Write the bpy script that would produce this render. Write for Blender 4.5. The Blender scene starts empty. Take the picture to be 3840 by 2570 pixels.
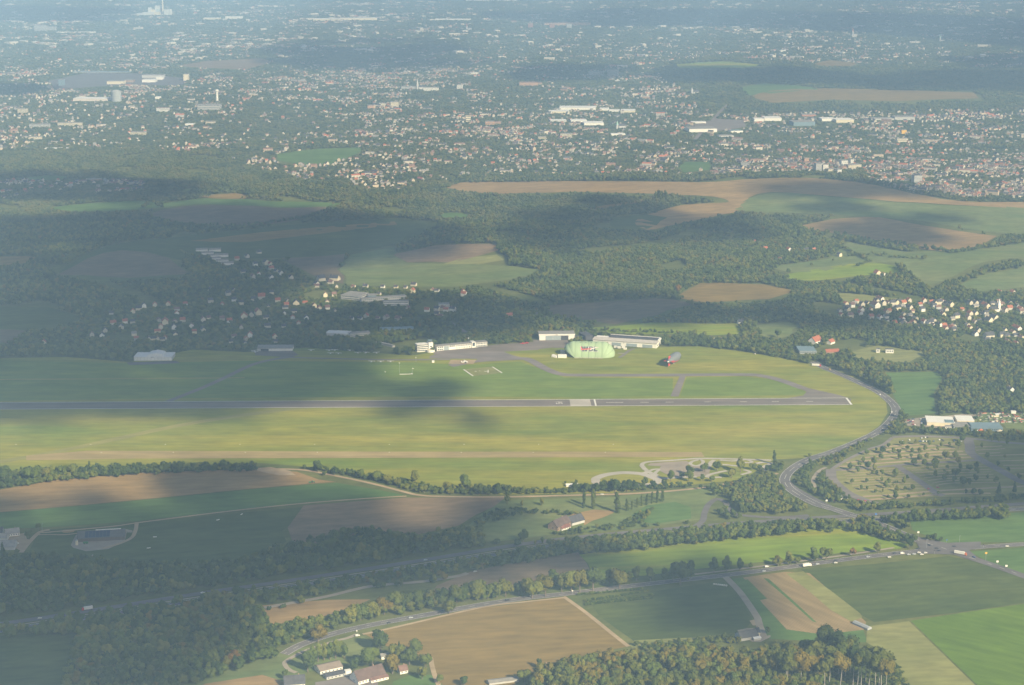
import bpy, bmesh, math, random
import numpy as np
from mathutils import Vector
from mathutils.geometry import delaunay_2d_cdt
random.seed(7); rng = np.random.default_rng(11)
R = math.radians
SC = bpy.context.scene
COL = SC.collection

# ---------------------------------------------------------------- camera, sky, sun, exposure
CAM_H = 740.0; PITCH = R(13.5); FOC = 6700.0; CX, CY = 1920.0, 1285.0
cam_data = bpy.data.cameras.new('camera')
cam_data.sensor_width = 36.0; cam_data.lens = 36.0 * FOC / 3840.0
cam_data.clip_start = 1.0; cam_data.clip_end = 90000.0
cam = bpy.data.objects.new('camera', cam_data); COL.objects.link(cam)
cam.location = (0, 0, CAM_H); cam.rotation_euler = (R(90) - PITCH, 0, 0)
SC.camera = cam
SUN_EL = R(31); SUN_AZ = R(38)            # azimuth: turned right of straight behind the camera
SUN = Vector((math.sin(SUN_AZ) * math.cos(SUN_EL), -math.cos(SUN_AZ) * math.cos(SUN_EL), math.sin(SUN_EL)))
world = bpy.data.worlds.new('World'); SC.world = world; world.use_nodes = True
wn = world.node_tree.nodes; wl = world.node_tree.links
sky = wn.new('ShaderNodeTexSky'); sky.sky_type = 'NISHITA'; sky.sun_disc = False
sky.sun_elevation = SUN_EL; sky.sun_rotation = math.pi - SUN_AZ
sky.air_density = 1.2; sky.dust_density = 2.0; sky.ozone_density = 1.0
wl.new(sky.outputs[0], wn['Background'].inputs[0]); wn['Background'].inputs[1].default_value = 0.07
sun_data = bpy.data.lights.new('sun', 'SUN'); sun_data.energy = 5.0; sun_data.angle = R(0.6); sun_data.color = (1.0, 0.85, 0.56)
sun = bpy.data.objects.new('sun', sun_data); COL.objects.link(sun)
sun.rotation_euler = SUN.to_track_quat('Z', 'Y').to_euler(); sun.location = (0, 0, 3000)
SC.view_settings.view_transform = 'Standard'; SC.view_settings.look = 'None'
SC.view_settings.exposure = 0.76; SC.view_settings.gamma = 1.0
SC.cycles.max_bounces = 6; SC.cycles.diffuse_bounces = 2; SC.cycles.volume_bounces = 0
SC.cycles.transparent_max_bounces = 24; SC.cycles.use_denoising = True
HAZE_DENSITY = 0.000100; HAZE_COLOR = (0.385, 0.62, 0.96); HAZE_G = -0.25

# ---------------------------------------------------------------- picture point -> place on the ground
CROPS = {'D': (0, 0, 3840 / 2343), 'P': (0, 0, 1.0),
         'T0': (0, 0, 1280 / 2334), 'T1': (1280, 0, 1280 / 2334), 'T2': (2560, 0, 1280 / 2334),
         'M0': (0, 850, 1280 / 2334), 'M1': (1280, 850, 1280 / 2334), 'M2': (2560, 850, 1280 / 2334),
         'B0': (0, 1700, 1280 / 2307), 'B1': (1280, 1700, 1280 / 2307), 'B2': (2560, 1700, 1280 / 2307),
         'K': (2980, 1640, 860 / 2343), 'V': (3050, 1080, 790 / 2343), 'Z': (1240, 1040, 580 / 2343),
         'Q': (3020, 560, 340 / 2343), 'A': (2000, 1220, 620 / 2343), 'L': (1500, 1240, 520 / 2343),
         'C': (450, 1260, 700 / 2343), 'G': (3380, 1520, 460 / 2343), 'J': (3300, 1980, 540 / 2343),
         'F': (1040, 2360, 520 / 2343), 'S': (0, 1950, 560 / 2343), 'Y': (2180, 1680, 780 / 2343),
         'H': (2030, 1900, 300 / 2343), 'X': (2700, 2280, 600 / 2343), 'W': (480, 0, 220 / 2343),
         'I': (2560, 1930, 740 / 2343)}
cp, sp = math.cos(PITCH), math.sin(PITCH)
def to_px(c, u, v):
    x0, y0, s = CROPS[c]
    return x0 + u * s, y0 + v * s
def ray(px, py):
    a = (px - CX) / FOC; b = -(py - CY) / FOC
    return (a, cp + b * sp, -sp + b * cp)
def flat(px, py):
    d = ray(px, py); t = CAM_H / -d[2]
    return t * d[0], t * d[1]
def _sm(a, b, x):
    t = np.clip((x - a) / (b - a), 0, 1); return t * t * (3 - 2 * t)
_HILLS = []
for (u, v, h, sx, sy) in [(480, 462, 26, 420, 300), (1800, 428, 30, 560, 380), (200, 600, 22, 260, 230), (1250, 560, 14, 300, 260),
                          (2250, 600, 14, 240, 220), (900, 600, -10, 300, 200), (1900, 212, 34, 900, 620), (700, 350, 12, 400, 300),
                          (1550, 560, -12, 220, 200), (2080, 545, -8, 200, 150), (1200, 330, 16, 700, 500), (500, 235, 18, 700, 600),
                          (1650, 150, 22, 700, 500), (2100, 330, -12, 500, 400), (1680, 655, 7, 130, 110), (1980, 690, 8, 150, 120)]:
    x, y = flat(*to_px('D', u, v)); _HILLS.append((x, y, h, sx, sy))
def height(x, y):
    x = np.asarray(x, float); y = np.asarray(y, float)
    z = np.zeros(np.broadcast(x, y).shape)
    for hx, hy, h, sx, sy in _HILLS:
        z = z + h * np.exp(-((x - hx) / sx) ** 2 - ((y - hy) / sy) ** 2)
    z = z + 5 * np.sin(x / 310 + y / 520) * np.sin(y / 430 - x / 900 + 1.3) * _sm(3900, 5200, y)
    return z * _sm(3250, 3900, y) * (1 - _sm(22000, 30000, y))
def hgt(x, y): return float(height(x, y))
def gp(c, u, v):
    px, py = to_px(c, u, v); d = ray(px, py)
    t0 = t = max(1.0, (CAM_H - 75) / -d[2])
    if hgt(t * d[0], t * d[1]) == 0 and hgt(CAM_H / -d[2] * d[0], CAM_H / -d[2] * d[1]) == 0 and CAM_H / -d[2] * d[1] < 3200:
        t = CAM_H / -d[2]; return t * d[0], t * d[1]
    while CAM_H + t * d[2] > hgt(t * d[0], t * d[1]):
        t0 = t; t *= 1.006
        if t > 80000: break
    for _ in range(24):
        m = (t0 + t) / 2
        if CAM_H + m * d[2] > hgt(m * d[0], m * d[1]): t0 = m
        else: t = m
    return t * d[0], t * d[1]
def slant(x, y): return math.hypot(math.hypot(x, y), CAM_H)
def mpp(x, y, s=1.0):                     # metres per crop pixel, across the line of sight
    return slant(x, y) / FOC * s
def vm(c, x, y, hpx):                     # picture height -> metres for an upright thing
    return hpx * mpp(x, y, CROPS[c][2]) / (math.hypot(x, y) / slant(x, y))
def pts(s):
    c, out = 'D', []
    for w in s.split():
        if ',' in w:
            u, v = w.split(','); out.append(gp(c, float(u), float(v)))
        else: c = w
    return out

# ---------------------------------------------------------------- materials
MATS = {}
def _nodes(name):
    m = bpy.data.materials.new(name); m.use_nodes = True
    nt = m.node_tree; b = nt.nodes['Principled BSDF']; b.inputs['Roughness'].default_value = 0.85
    b.inputs['Specular IOR Level'].default_value = 0.2
    MATS[name] = m
    return m, nt, nt.nodes, nt.links, b
def _ramp(n, stops):
    r = n.new('ShaderNodeValToRGB'); e = r.color_ramp.elements
    while len(e) < len(stops): e.new(0.5)
    for el, (p, c) in zip(e, stops): el.position = p; el.color = (*c, 1)
    return r
def mix(a, b, t): return tuple(a[i] * (1 - t) + b[i] * t for i in range(3))
def plain(name, col, rough=0.8, var=0.10, scale=0.25, metal=0.0, spec=0.25):
    if name in MATS: return MATS[name]
    m, nt, n, l, b = _nodes(name)
    g = n.new('ShaderNodeNewGeometry'); t = n.new('ShaderNodeTexNoise'); t.inputs['Scale'].default_value = scale
    t.inputs['Detail'].default_value = 3
    l.new(g.outputs['Position'], t.inputs['Vector'])
    r = _ramp(n, [(0.3, tuple(c * (1 - var) for c in col)), (0.7, tuple(min(1, c * (1 + var)) for c in col))])
    l.new(t.outputs['Fac'], r.inputs[0]); l.new(r.outputs[0], b.inputs['Base Color'])
    b.inputs['Roughness'].default_value = rough; b.inputs['Metallic'].default_value = metal
    b.inputs['Specular IOR Level'].default_value = spec
    return m
def field(name, c1, c2, c3=None, ang=0.0, scale=0.012, stretch=4.0, furrow=0.0, fw=6.0, fine=0.5):
    """soil / crop / turf seen from the air: drawn-out mottling along the working direction, fine grain, faint tramlines"""
    if name in MATS: return MATS[name]
    c3 = c3 or mix(c1, c2, 0.5)
    m, nt, n, l, b = _nodes(name)
    b.inputs['Specular IOR Level'].default_value = 0.0; b.inputs['Roughness'].default_value = 1.0
    g = n.new('ShaderNodeNewGeometry')
    mp = n.new('ShaderNodeMapping'); mp.inputs['Rotation'].default_value = (0, 0, -ang)
    l.new(g.outputs['Position'], mp.inputs[0])
    mp2 = n.new('ShaderNodeMapping'); mp2.inputs['Scale'].default_value = (1 / stretch, 1, 1); l.new(mp.outputs[0], mp2.inputs[0])
    t = n.new('ShaderNodeTexNoise'); t.inputs['Scale'].default_value = scale; t.inputs['Detail'].default_value = 7; t.inputs['Roughness'].default_value = 0.62
    l.new(mp2.outputs[0], t.inputs['Vector'])
    r = _ramp(n, [(0.32, c1), (0.5, c3), (0.68, c2)]); l.new(t.outputs['Fac'], r.inputs[0])
    t2 = n.new('ShaderNodeTexNoise'); t2.inputs['Scale'].default_value = 0.11; t2.inputs['Detail'].default_value = 4
    l.new(mp2.outputs[0], t2.inputs['Vector'])
    r2 = _ramp(n, [(0.3, (1 - 0.35 * fine,) * 3), (0.7, (1 + 0.25 * fine,) * 3)]); l.new(t2.outputs['Fac'], r2.inputs[0])
    mx = n.new('ShaderNodeMix'); mx.data_type = 'RGBA'; mx.blend_type = 'MULTIPLY'; mx.inputs[0].default_value = 1.0
    l.new(r.outputs[0], mx.inputs[6]); l.new(r2.outputs[0], mx.inputs[7])
    t4 = n.new('ShaderNodeTexNoise'); t4.inputs['Scale'].default_value = 0.032; t4.inputs['Detail'].default_value = 5; t4.inputs['Roughness'].default_value = 0.6
    mp4 = n.new('ShaderNodeMapping'); mp4.inputs['Scale'].default_value = (0.6, 1, 1); l.new(mp.outputs[0], mp4.inputs[0]); l.new(mp4.outputs[0], t4.inputs['Vector'])
    r4 = _ramp(n, [(0.28, (0.84, 0.85, 0.84)), (0.72, (1.14, 1.12, 1.10))]); l.new(t4.outputs['Fac'], r4.inputs[0])
    mx4 = n.new('ShaderNodeMix'); mx4.data_type = 'RGBA'; mx4.blend_type = 'MULTIPLY'; mx4.inputs[0].default_value = 1.0
    l.new(mx.outputs[2], mx4.inputs[6]); l.new(r4.outputs[0], mx4.inputs[7])
    out = mx4.outputs[2]
    if furrow:
        furrow *= 1.7
        w = n.new('ShaderNodeTexWave'); w.bands_direction = 'Y'; w.inputs['Scale'].default_value = 1.0 / fw
        w.inputs['Distortion'].default_value = 1.2; w.inputs['Detail'].default_value = 1
        l.new(mp.outputs[0], w.inputs['Vector'])
        r3 = _ramp(n, [(0.0, (1 - furrow,) * 3), (1.0, (1 + furrow,) * 3)]); l.new(w.outputs['Fac'], r3.inputs[0])
        m2 = n.new('ShaderNodeMix'); m2.data_type = 'RGBA'; m2.blend_type = 'MULTIPLY'; m2.inputs[0].default_value = 1.0
        l.new(out, m2.inputs[6]); l.new(r3.outputs[0], m2.inputs[7]); out = m2.outputs[2]
    l.new(out, b.inputs['Base Color'])
    return m
def leaf(name, cols, transl=0.25):
    """foliage: colour differs from tree to tree and, a little, through the crown"""
    m, nt, n, l, b = _nodes(name)
    oi = n.new('ShaderNodeObjectInfo'); g = n.new('ShaderNodeNewGeometry')
    t = n.new('ShaderNodeTexNoise'); t.inputs['Scale'].default_value = 0.22; t.inputs['Detail'].default_value = 3
    l.new(g.outputs['Position'], t.inputs['Vector'])
    a = n.new('ShaderNodeMath'); a.operation = 'MULTIPLY_ADD'; a.inputs[1].default_value = 0.30; 
    l.new(t.outputs['Fac'], a.inputs[0])
    s = n.new('ShaderNodeMath'); s.operation = 'MULTIPLY_ADD'; s.inputs[1].default_value = 0.9; s.inputs[2].default_value = -0.10
    l.new(oi.outputs['Random'], s.inputs[0]); l.new(s.outputs[0], a.inputs[2])
    t2 = n.new('ShaderNodeTexNoise'); t2.inputs['Scale'].default_value = 0.011; t2.inputs['Detail'].default_value = 4
    l.new(g.outputs['Position'], t2.inputs['Vector'])
    a2 = n.new('ShaderNodeMath'); a2.operation = 'MULTIPLY_ADD'; a2.inputs[1].default_value = 2.4; a2.inputs[2].default_value = -1.15
    l.new(t2.outputs['Fac'], a2.inputs[0]); a3 = n.new('ShaderNodeMath'); a3.operation = 'ADD'; l.new(a.outputs[0], a3.inputs[0]); l.new(a2.outputs[0], a3.inputs[1]); a = a3
    k = len(cols); r = _ramp(n, [(i / (k - 1), c) for i, c in enumerate(cols)]); l.new(a.outputs[0], r.inputs[0])
    l.new(r.outputs[0], b.inputs['Base Color']); b.inputs['Roughness'].default_value = 0.7; b.inputs['Specular IOR Level'].default_value = 0.1
    tr = n.new('ShaderNodeBsdfTranslucent'); l.new(r.outputs[0], tr.inputs[0])
    ms = n.new('ShaderNodeMixShader'); ms.inputs[0].default_value = transl
    l.new(b.outputs[0], ms.inputs[1]); l.new(tr.outputs[0], ms.inputs[2]); l.new(ms.outputs[0], n['Material Output'].inputs[0])
    return m
GREEN_SOIL = field('wild_meadow', (0.095, 0.12, 0.036), (0.16, 0.165, 0.052), ang=0.3, scale=0.008, stretch=1.5)
AIRTURF = field('airfield_turf', (0.155, 0.21, 0.032), (0.35, 0.305, 0.055), (0.245, 0.25, 0.04), ang=0.0, scale=0.010, stretch=5.0, fine=0.45)
TURF2 = field('infield_turf', (0.13, 0.20, 0.035), (0.20, 0.25, 0.045), ang=0.0, scale=0.02, stretch=5.0, fine=0.4)
STRIP = field('dry_strip_turf', (0.31, 0.245, 0.105), (0.38, 0.29, 0.135), ang=0.0, scale=0.02, stretch=8.0, fine=0.35)
TRACK = field('worn_turf', (0.30, 0.27, 0.13), (0.36, 0.32, 0.15), ang=0.4, scale=0.02, stretch=6.0, fine=0.3)
SOIL = field('bare_soil', (0.285, 0.19, 0.085), (0.345, 0.235, 0.105), ang=0.12, scale=0.012, stretch=4, furrow=0.06, fw=9)
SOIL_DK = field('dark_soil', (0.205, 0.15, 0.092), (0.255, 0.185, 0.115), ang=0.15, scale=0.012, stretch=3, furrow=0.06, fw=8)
STUBBLE = field('stubble', (0.205, 0.145, 0.046), (0.26, 0.182, 0.062), (0.23, 0.162, 0.053), ang=0.12, scale=0.010, stretch=5, furrow=0.06, fw=7)
STUBBLE2 = field('stubble_steep', (0.245, 0.19, 0.095), (0.34, 0.24, 0.125), ang=-0.95, scale=0.012, stretch=7, furrow=0.09, fw=9)
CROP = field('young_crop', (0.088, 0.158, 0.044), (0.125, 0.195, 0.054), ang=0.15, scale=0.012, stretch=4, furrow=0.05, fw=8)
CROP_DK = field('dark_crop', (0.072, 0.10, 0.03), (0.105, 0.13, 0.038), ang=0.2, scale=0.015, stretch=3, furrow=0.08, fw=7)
CROP_BR = field('mustard_crop', (0.16, 0.245, 0.026), (0.36, 0.31, 0.042), (0.21, 0.27, 0.03), ang=0.13, scale=0.009, stretch=6, furrow=0.03, fw=9)
CROP_LM = field('lush_crop', (0.105, 0.178, 0.018), (0.135, 0.208, 0.022), ang=-0.6, scale=0.010, stretch=5, furrow=0.05, fw=10)
MEADOW = field('meadow', (0.12, 0.17, 0.055), (0.20, 0.215, 0.08), ang=0.1, scale=0.010, stretch=2.5)
PARK = field('parking_turf', (0.20, 0.205, 0.07), (0.27, 0.25, 0.09), ang=0.1, scale=0.03, stretch=4, fine=0.4)
SHADED_SOIL = field('shaded_soil', (0.145, 0.115, 0.075), (0.19, 0.15, 0.095), ang=0.2, scale=0.012, stretch=3, furrow=0.05, fw=9)  # brown soil with the shade of shadowed fields put into its colour
WORN = field('worn_grass', (0.24, 0.235, 0.07), (0.30, 0.275, 0.085), ang=0.4, scale=0.02, stretch=6.0, fine=0.3)
YARD_P = field('training_yard', (0.28, 0.235, 0.19), (0.34, 0.285, 0.23), ang=0.2, scale=0.05, stretch=2, fine=0.3)
MEADOW_Y = field('dry_meadow', (0.21, 0.225, 0.075), (0.27, 0.26, 0.10), ang=0.1, scale=0.010, stretch=3)
YARD = field('gravel_yard', (0.30, 0.255, 0.20), (0.36, 0.31, 0.25), ang=0.1, scale=0.05, stretch=1.5, fine=0.3)
ASPH = field('asphalt', (0.18, 0.155, 0.135), (0.235, 0.20, 0.172), ang=0.0, scale=0.03, stretch=10, fine=0.35)
ASPH2 = field('road_asphalt', (0.14, 0.13, 0.13), (0.18, 0.165, 0.165), ang=0.0, scale=0.03, stretch=3, fine=0.3)
ASPH3 = field('old_asphalt', (0.20, 0.175, 0.165), (0.25, 0.22, 0.20), ang=0.0, scale=0.03, stretch=6, fine=0.3)
CONC = field('pale_concrete', (0.40, 0.37, 0.32), (0.47, 0.43, 0.38), ang=0.0, scale=0.05, stretch=2, fine=0.25)
DIRT = field('dirt_track', (0.35, 0.265, 0.165), (0.43, 0.33, 0.21), ang=0.0, scale=0.05, stretch=2, fine=0.25)
PAINT = plain('white_road_paint', (0.72, 0.70, 0.64), var=0.08)
WHITE = plain('white_render', (0.76, 0.73, 0.67), var=0.05)
CREAM = plain('cream_render', (0.66, 0.58, 0.42), var=0.06)
GREYW = plain('grey_render', (0.46, 0.45, 0.43), var=0.06)
BRICK = plain('brown_brick', (0.32, 0.22, 0.15), var=0.15)
R_RED = plain('red_roof_tiles', (0.36, 0.125, 0.07), var=0.18)
R_BRN = plain('brown_roof_tiles', (0.20, 0.12, 0.10), var=0.18)
TOWN_W = plain('town_white', (0.54, 0.49, 0.40), var=0.1); TOWN_C = plain('town_cream', (0.50, 0.41, 0.30), var=0.1); TOWN_G = plain('town_grey', (0.34, 0.32, 0.29), var=0.1)
R_DRK = plain('dark_roof_tiles', (0.075, 0.075, 0.085), var=0.2)
R_GRY = plain('grey_roof_felt', (0.26, 0.245, 0.225), var=0.15)
R_WHT = plain('white_roof_sheet', (0.72, 0.70, 0.66), var=0.05)
GLASS = plain('window_glass', (0.07, 0.09, 0.11), rough=0.2, var=0.1, spec=0.5)
DARK = plain('dark_metal', (0.06, 0.06, 0.065), var=0.1)
STEEL = plain('grey_steel', (0.33, 0.35, 0.36), var=0.06)
BLUEST = plain('blue_grey_sheet', (0.17, 0.24, 0.28), var=0.08)
BARK = plain('bark', (0.16, 0.13, 0.10), var=0.2, scale=1.0)
BEECH = plain('beech_bark', (0.30, 0.28, 0.24), var=0.15, scale=0.6)
LEAF_G = leaf('leaf_green', [(0.069, 0.102, 0.021), (0.108, 0.146, 0.028), (0.146, 0.172, 0.030), (0.189, 0.187, 0.032)])
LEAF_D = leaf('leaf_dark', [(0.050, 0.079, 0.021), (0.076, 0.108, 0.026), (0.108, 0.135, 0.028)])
LEAF_A = leaf('leaf_autumn', [(0.081, 0.104, 0.020), (0.108, 0.127, 0.023), (0.140, 0.144, 0.025), (0.162, 0.146, 0.025), (0.194, 0.148, 0.025)])
LEAF_O = leaf('leaf_orange', [(0.19, 0.115, 0.03), (0.24, 0.14, 0.035)])
LEAF_F = leaf('leaf_far', [(0.055, 0.085, 0.03), (0.092, 0.122, 0.039), (0.13, 0.152, 0.046), (0.17, 0.165, 0.055)])

# ---------------------------------------------------------------- mesh helpers
class MB:
    def __init__(s): s.v = []; s.f = []; s.m = []; s.mi = 0
    def poly(s, vs):
        b = len(s.v); s.v += [tuple(p) for p in vs]; s.f.append(tuple(range(b, b + len(vs)))); s.m.append(s.mi); return s
    def box(s, x0, x1, y0, y1, z0, z1, rot=0.0, o=(0, 0, 0)):
        b = len(s.v); c, n = math.cos(rot), math.sin(rot)
        for z in (z0, z1):
            for x, y in ((x0, y0), (x1, y0), (x1, y1), (x0, y1)):
                s.v.append((o[0] + x * c - y * n, o[1] + x * n + y * c, o[2] + z))
        for f in ((3, 2, 1, 0), (4, 5, 6, 7), (0, 1, 5, 4), (1, 2, 6, 5), (2, 3, 7, 6), (3, 0, 4, 7)):
            s.f.append(tuple(b + i for i in f)); s.m.append(s.mi)
        return s
    def prism(s, prof, y0, y1):            # outline in x,z pulled along y
        n = len(prof); b = len(s.v)
        s.v += [(x, y0, z) for x, z in prof] + [(x, y1, z) for x, z in prof]
        s.f.append(tuple(range(b, b + n))); s.m.append(s.mi)
        s.f.append(tuple(range(b + 2 * n - 1, b + n - 1, -1))); s.m.append(s.mi)
        for i in range(n):
            j = (i + 1) % n; s.f.append((b + j, b + i, b + n + i, b + n + j)); s.m.append(s.mi)
        return s
    def tube(s, p0, p1, r0, r1=None, n=8, cap=True):
        r1 = r0 if r1 is None else r1
        p0, p1 = Vector(p0), Vector(p1); d = (p1 - p0).normalized()
        a = d.orthogonal().normalized(); c = d.cross(a); b = len(s.v)
        for p, r in ((p0, r0), (p1, r1)):
            for i in range(n):
                q = 2 * math.pi * i / n; s.v.append(tuple(p + a * r * math.cos(q) + c * r * math.sin(q)))
        for i in range(n):
            j = (i + 1) % n; s.f.append((b + i, b + j, b + n + j, b + n + i)); s.m.append(s.mi)
        if cap:
            s.f.append(tuple(range(b + n - 1, b - 1, -1))); s.m.append(s.mi)
            s.f.append(tuple(range(b + n, b + 2 * n))); s.m.append(s.mi)
        return s
    def mesh(s, name, mats, smooth=False):
        me = bpy.data.meshes.new(name); me.from_pydata(s.v, [], s.f)
        for m in (mats if isinstance(mats, (list, tuple)) else [mats]): me.materials.append(m)
        if any(s.m): me.polygons.foreach_set('material_index', s.m)
        if smooth: me.polygons.foreach_set('use_smooth', [True] * len(s.f))
        me.update(); return me
    def build(s, name, mats, parent=None, smooth=False):
        return link(name, s.mesh(name, mats, smooth), parent)
def link(name, me, parent=None):
    o = bpy.data.objects.new(name, me); COL.objects.link(o); o.parent = parent; return o
def tag(o, label=None, cat=None, group=None, kind=None):
    if label: o['label'] = label
    if cat: o['category'] = cat
    if group: o['group'] = group
    if kind: o['kind'] = kind
    return o
def thing(name, label, cat, loc, rot=0.0, group=None):
    o = bpy.data.objects.new(name, None); COL.objects.link(o); o.empty_display_size = 2
    o.location = (loc[0], loc[1], loc[2] if len(loc) > 2 else hgt(loc[0], loc[1])); o.rotation_euler = (0, 0, rot)
    return tag(o, label, cat, group)
def resample(P, step, closed):
    out = []; n = len(P)
    for i in range(n if closed else n - 1):
        a, b = P[i], P[(i + 1) % n]; k = max(1, int(math.dist(a, b) / step))
        out += [(a[0] + (b[0] - a[0]) * j / k, a[1] + (b[1] - a[1]) * j / k) for j in range(k)]
    if not closed: out.append(P[-1])
    return out
def smooth_line(P, k=6):
    out = []; n = len(P)
    for i in range(n - 1):
        p0, p1, p2, p3 = P[max(i - 1, 0)], P[i], P[i + 1], P[min(i + 2, n - 1)]
        for j in range(k):
            t = j / k
            out.append(tuple(0.5 * (2 * p1[a] + (p2[a] - p0[a]) * t + (2 * p0[a] - 5 * p1[a] + 4 * p2[a] - p3[a]) * t * t
                                    + (3 * p1[a] - p0[a] - 3 * p2[a] + p3[a]) * t ** 3) for a in (0, 1)))
    out.append(P[-1]); return out
def inside(poly, x, y):
    x = np.asarray(x); y = np.asarray(y); c = np.zeros(x.shape, bool); n = len(poly)
    for i in range(n):
        (x1, y1), (x2, y2) = poly[i], poly[(i + 1) % n]
        if y1 == y2: continue
        k = ((y1 > y) != (y2 > y)) & (x < (x2 - x1) * (y - y1) / (y2 - y1) + x1); c ^= k
    return c
_LAYER = [0]
def layer():
    _LAYER[0] += 1; return 0.0013 * (_LAYER[0] % 40)
OPEN = []                                   # ground kept free of woodland
def sheet(name, mat, P, lvl=1, label=None, curve=False, keep=True, wob=0.0):
    """a field or yard laid over the terrain"""
    if isinstance(P, str): P = pts(P)
    if keep: OPEN.append(P)
    if curve: P = smooth_line(P + [P[0]], 4)[:-1]
    xs = [p[0] for p in P]; ys = [p[1] for p in P]; d = sum(ys) / len(ys)
    step = max(18.0, d * 0.012)
    B = resample(P, step, True)
    if wob: B = [(x + wob * math.sin(x * 0.09 + y * 0.05), y + wob * math.sin(y * 0.07 - x * 0.04)) for x, y in B]
    inner = []
    if max(ys) > 3200:
        gx, gy = np.meshgrid(np.arange(min(xs), max(xs), step), np.arange(min(ys), max(ys), step))
        gx, gy = gx.ravel(), gy.ravel(); k = inside(B, gx, gy); inner = list(zip(gx[k], gy[k]))
    nb = len(B)
    vs, _, fs, *_ = delaunay_2d_cdt([Vector(p) for p in B + inner], [(i, (i + 1) % nb) for i in range(nb)], [], 1, 1e-4)
    V = np.array([(v.x, v.y) for v in vs]); off = 0.10 + 0.06 * lvl + (0.35 if d > 3200 else 0) + layer()
    Z = height(V[:, 0], V[:, 1]) + off
    me = bpy.data.meshes.new(name); me.from_pydata([(a[0], a[1], z) for a, z in zip(V, Z)], [], [tuple(f) for f in fs])
    me.materials.append(mat); me.update()
    o = link(name, me); tag(o, label, None, None, 'structure'); return o
def ribbon_mesh(P, w, z, w2=None):
    n = len(P); L, Rr = [], []
    for i, p in enumerate(P):
        a = P[max(i - 1, 0)]; b = P[min(i + 1, n - 1)]; dx, dy = b[0] - a[0], b[1] - a[1]; q = math.hypot(dx, dy) or 1
        ww = w if w2 is None else w + (w2 - w) * i / (n - 1)
        nx, ny = -dy / q * ww / 2, dx / q * ww / 2
        L.append((p[0] + nx, p[1] + ny)); Rr.append((p[0] - nx, p[1] - ny))
    v = [(x, y, hgt(x, y) + z) for x, y in L + Rr]
    return v, [(n + i, n + i + 1, i + 1, i) for i in range(n - 1)]
ROADS = []                                   # (points, half width): kept clear of trees
def road(name, mat, P, w, lvl=4, label=None, curve=True, clear=2.0, w2=None):
    if isinstance(P, str): P = pts(P)
    if curve: P = smooth_line(P, 8)
    far = max(p[1] for p in P) > 3200
    P = resample(P, 15 if not far else 40, False)
    v, f = ribbon_mesh(P, w, 0.10 + 0.06 * lvl + (0.4 if far else 0) + layer(), w2)
    me = bpy.data.meshes.new(name); me.from_pydata(v, [], f); me.materials.append(mat); me.update()
    o = link(name, me); tag(o, label, None, None, 'structure'); ROADS.append((np.array(P), w / 2 + clear)); return o
def offset_line(P, d):
    n = len(P); out = []
    for i, p in enumerate(P):
        a = P[max(i - 1, 0)]; b = P[min(i + 1, n - 1)]; dx, dy = b[0] - a[0], b[1] - a[1]; q = math.hypot(dx, dy) or 1
        out.append((p[0] - dy / q * d, p[1] + dx / q * d))
    return out
def dashes(P, d, w, z, on=None, off=None):
    """painted line at distance d from a centre line, solid or dashed"""
    P = offset_line(resample(P, 3.0, False), d); V, Fc = [], []
    if on is None: segs = [P]
    else:
        k1, k2 = max(1, round(on / 3)), max(1, round(off / 3)); segs = [P[i:i + k1 + 1] for i in range(0, len(P) - k1, k1 + k2)]
    for s in segs:
        if len(s) < 2: continue
        v, f = ribbon_mesh(s, w, z); b = len(V); V += v; Fc += [tuple(b + i for i in q) for q in f]
    return V, Fc
def paint(parent, P, d, w, z, on=None, off=None, name='painted_line', mat=None):
    v, f = dashes(P, d, w, z, on, off)
    me = bpy.data.meshes.new(name); me.from_pydata(v, [], f); me.materials.append(mat or PAINT); me.update()
    return link(name, me, parent)

# ---------------------------------------------------------------- the ground sheet
def ground():
    ys = [-3500, -1500, 0, 500, 900] + list(np.geomspace(1150, 19000, 300)) + [21000, 24000, 28000, 34000, 44000]
    us = [-4.5, -2.6, -1.6, -1.1, -0.8, -0.6] + list(np.linspace(-0.45, 0.45, 110)) + [0.6, 0.8, 1.1, 1.6, 2.6, 4.5]
    ys = np.array(ys); us = np.array(us)
    X = np.clip(np.maximum(ys, 1600)[:, None] * us[None, :], -26000, 26000); Y = np.repeat(ys[:, None], len(us), 1)
    Z = height(X, Y); n, k = X.shape
    me = bpy.data.meshes.new('ground')
    idx = np.arange(n * k).reshape(n, k)
    F = np.stack([idx[:-1, :-1], idx[:-1, 1:], idx[1:, 1:], idx[1:, :-1]], -1).reshape(-1, 4)
    me.from_pydata(np.stack([X, Y, Z], -1).reshape(-1, 3).tolist(), [], F.tolist()); me.materials.append(GREEN_SOIL); me.update()
    tag(link('ground', me), 'rolling green ground under fields, woods and towns', None, None, 'structure')
ground()
# ---------------------------------------------------------------- fields, from the foreground to the far hills
sheet('airfield_meadow', AIRTURF, "D 0,820 150,817 300,829 440,800 560,806 700,796 940,814 1000,806 1230,790 1420,800 1540,794 1600,793 1700,805 1800,822 1880,840 1950,862 2000,890 2027,920 2031,945 2012,975 1968,1005 1900,1030 1850,1048 1770,1052 1700,1098 1400,1128 1150,1132 1000,1122 880,1097 720,1070 600,1060 420,1066 200,1074 0,1088", 0, 'mown yellow-green airfield meadow on both sides of the runway')
sheet('infield_grass', TURF2, "D 1571,864 1700,862 1760,868 1810,882 1845,897 1838,905 1556,908", 1, 'greener grass infield enclosed by the taxiway loop', keep=False)
sheet('grass_band', TURF2, "D 0,826 300,832 560,826 940,830 1080,835 1190,828 1250,850 1290,864 1540,866 1538,908 900,908 400,912 0,918", 1, 'greener grass between the apron and the runway', keep=False)
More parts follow.
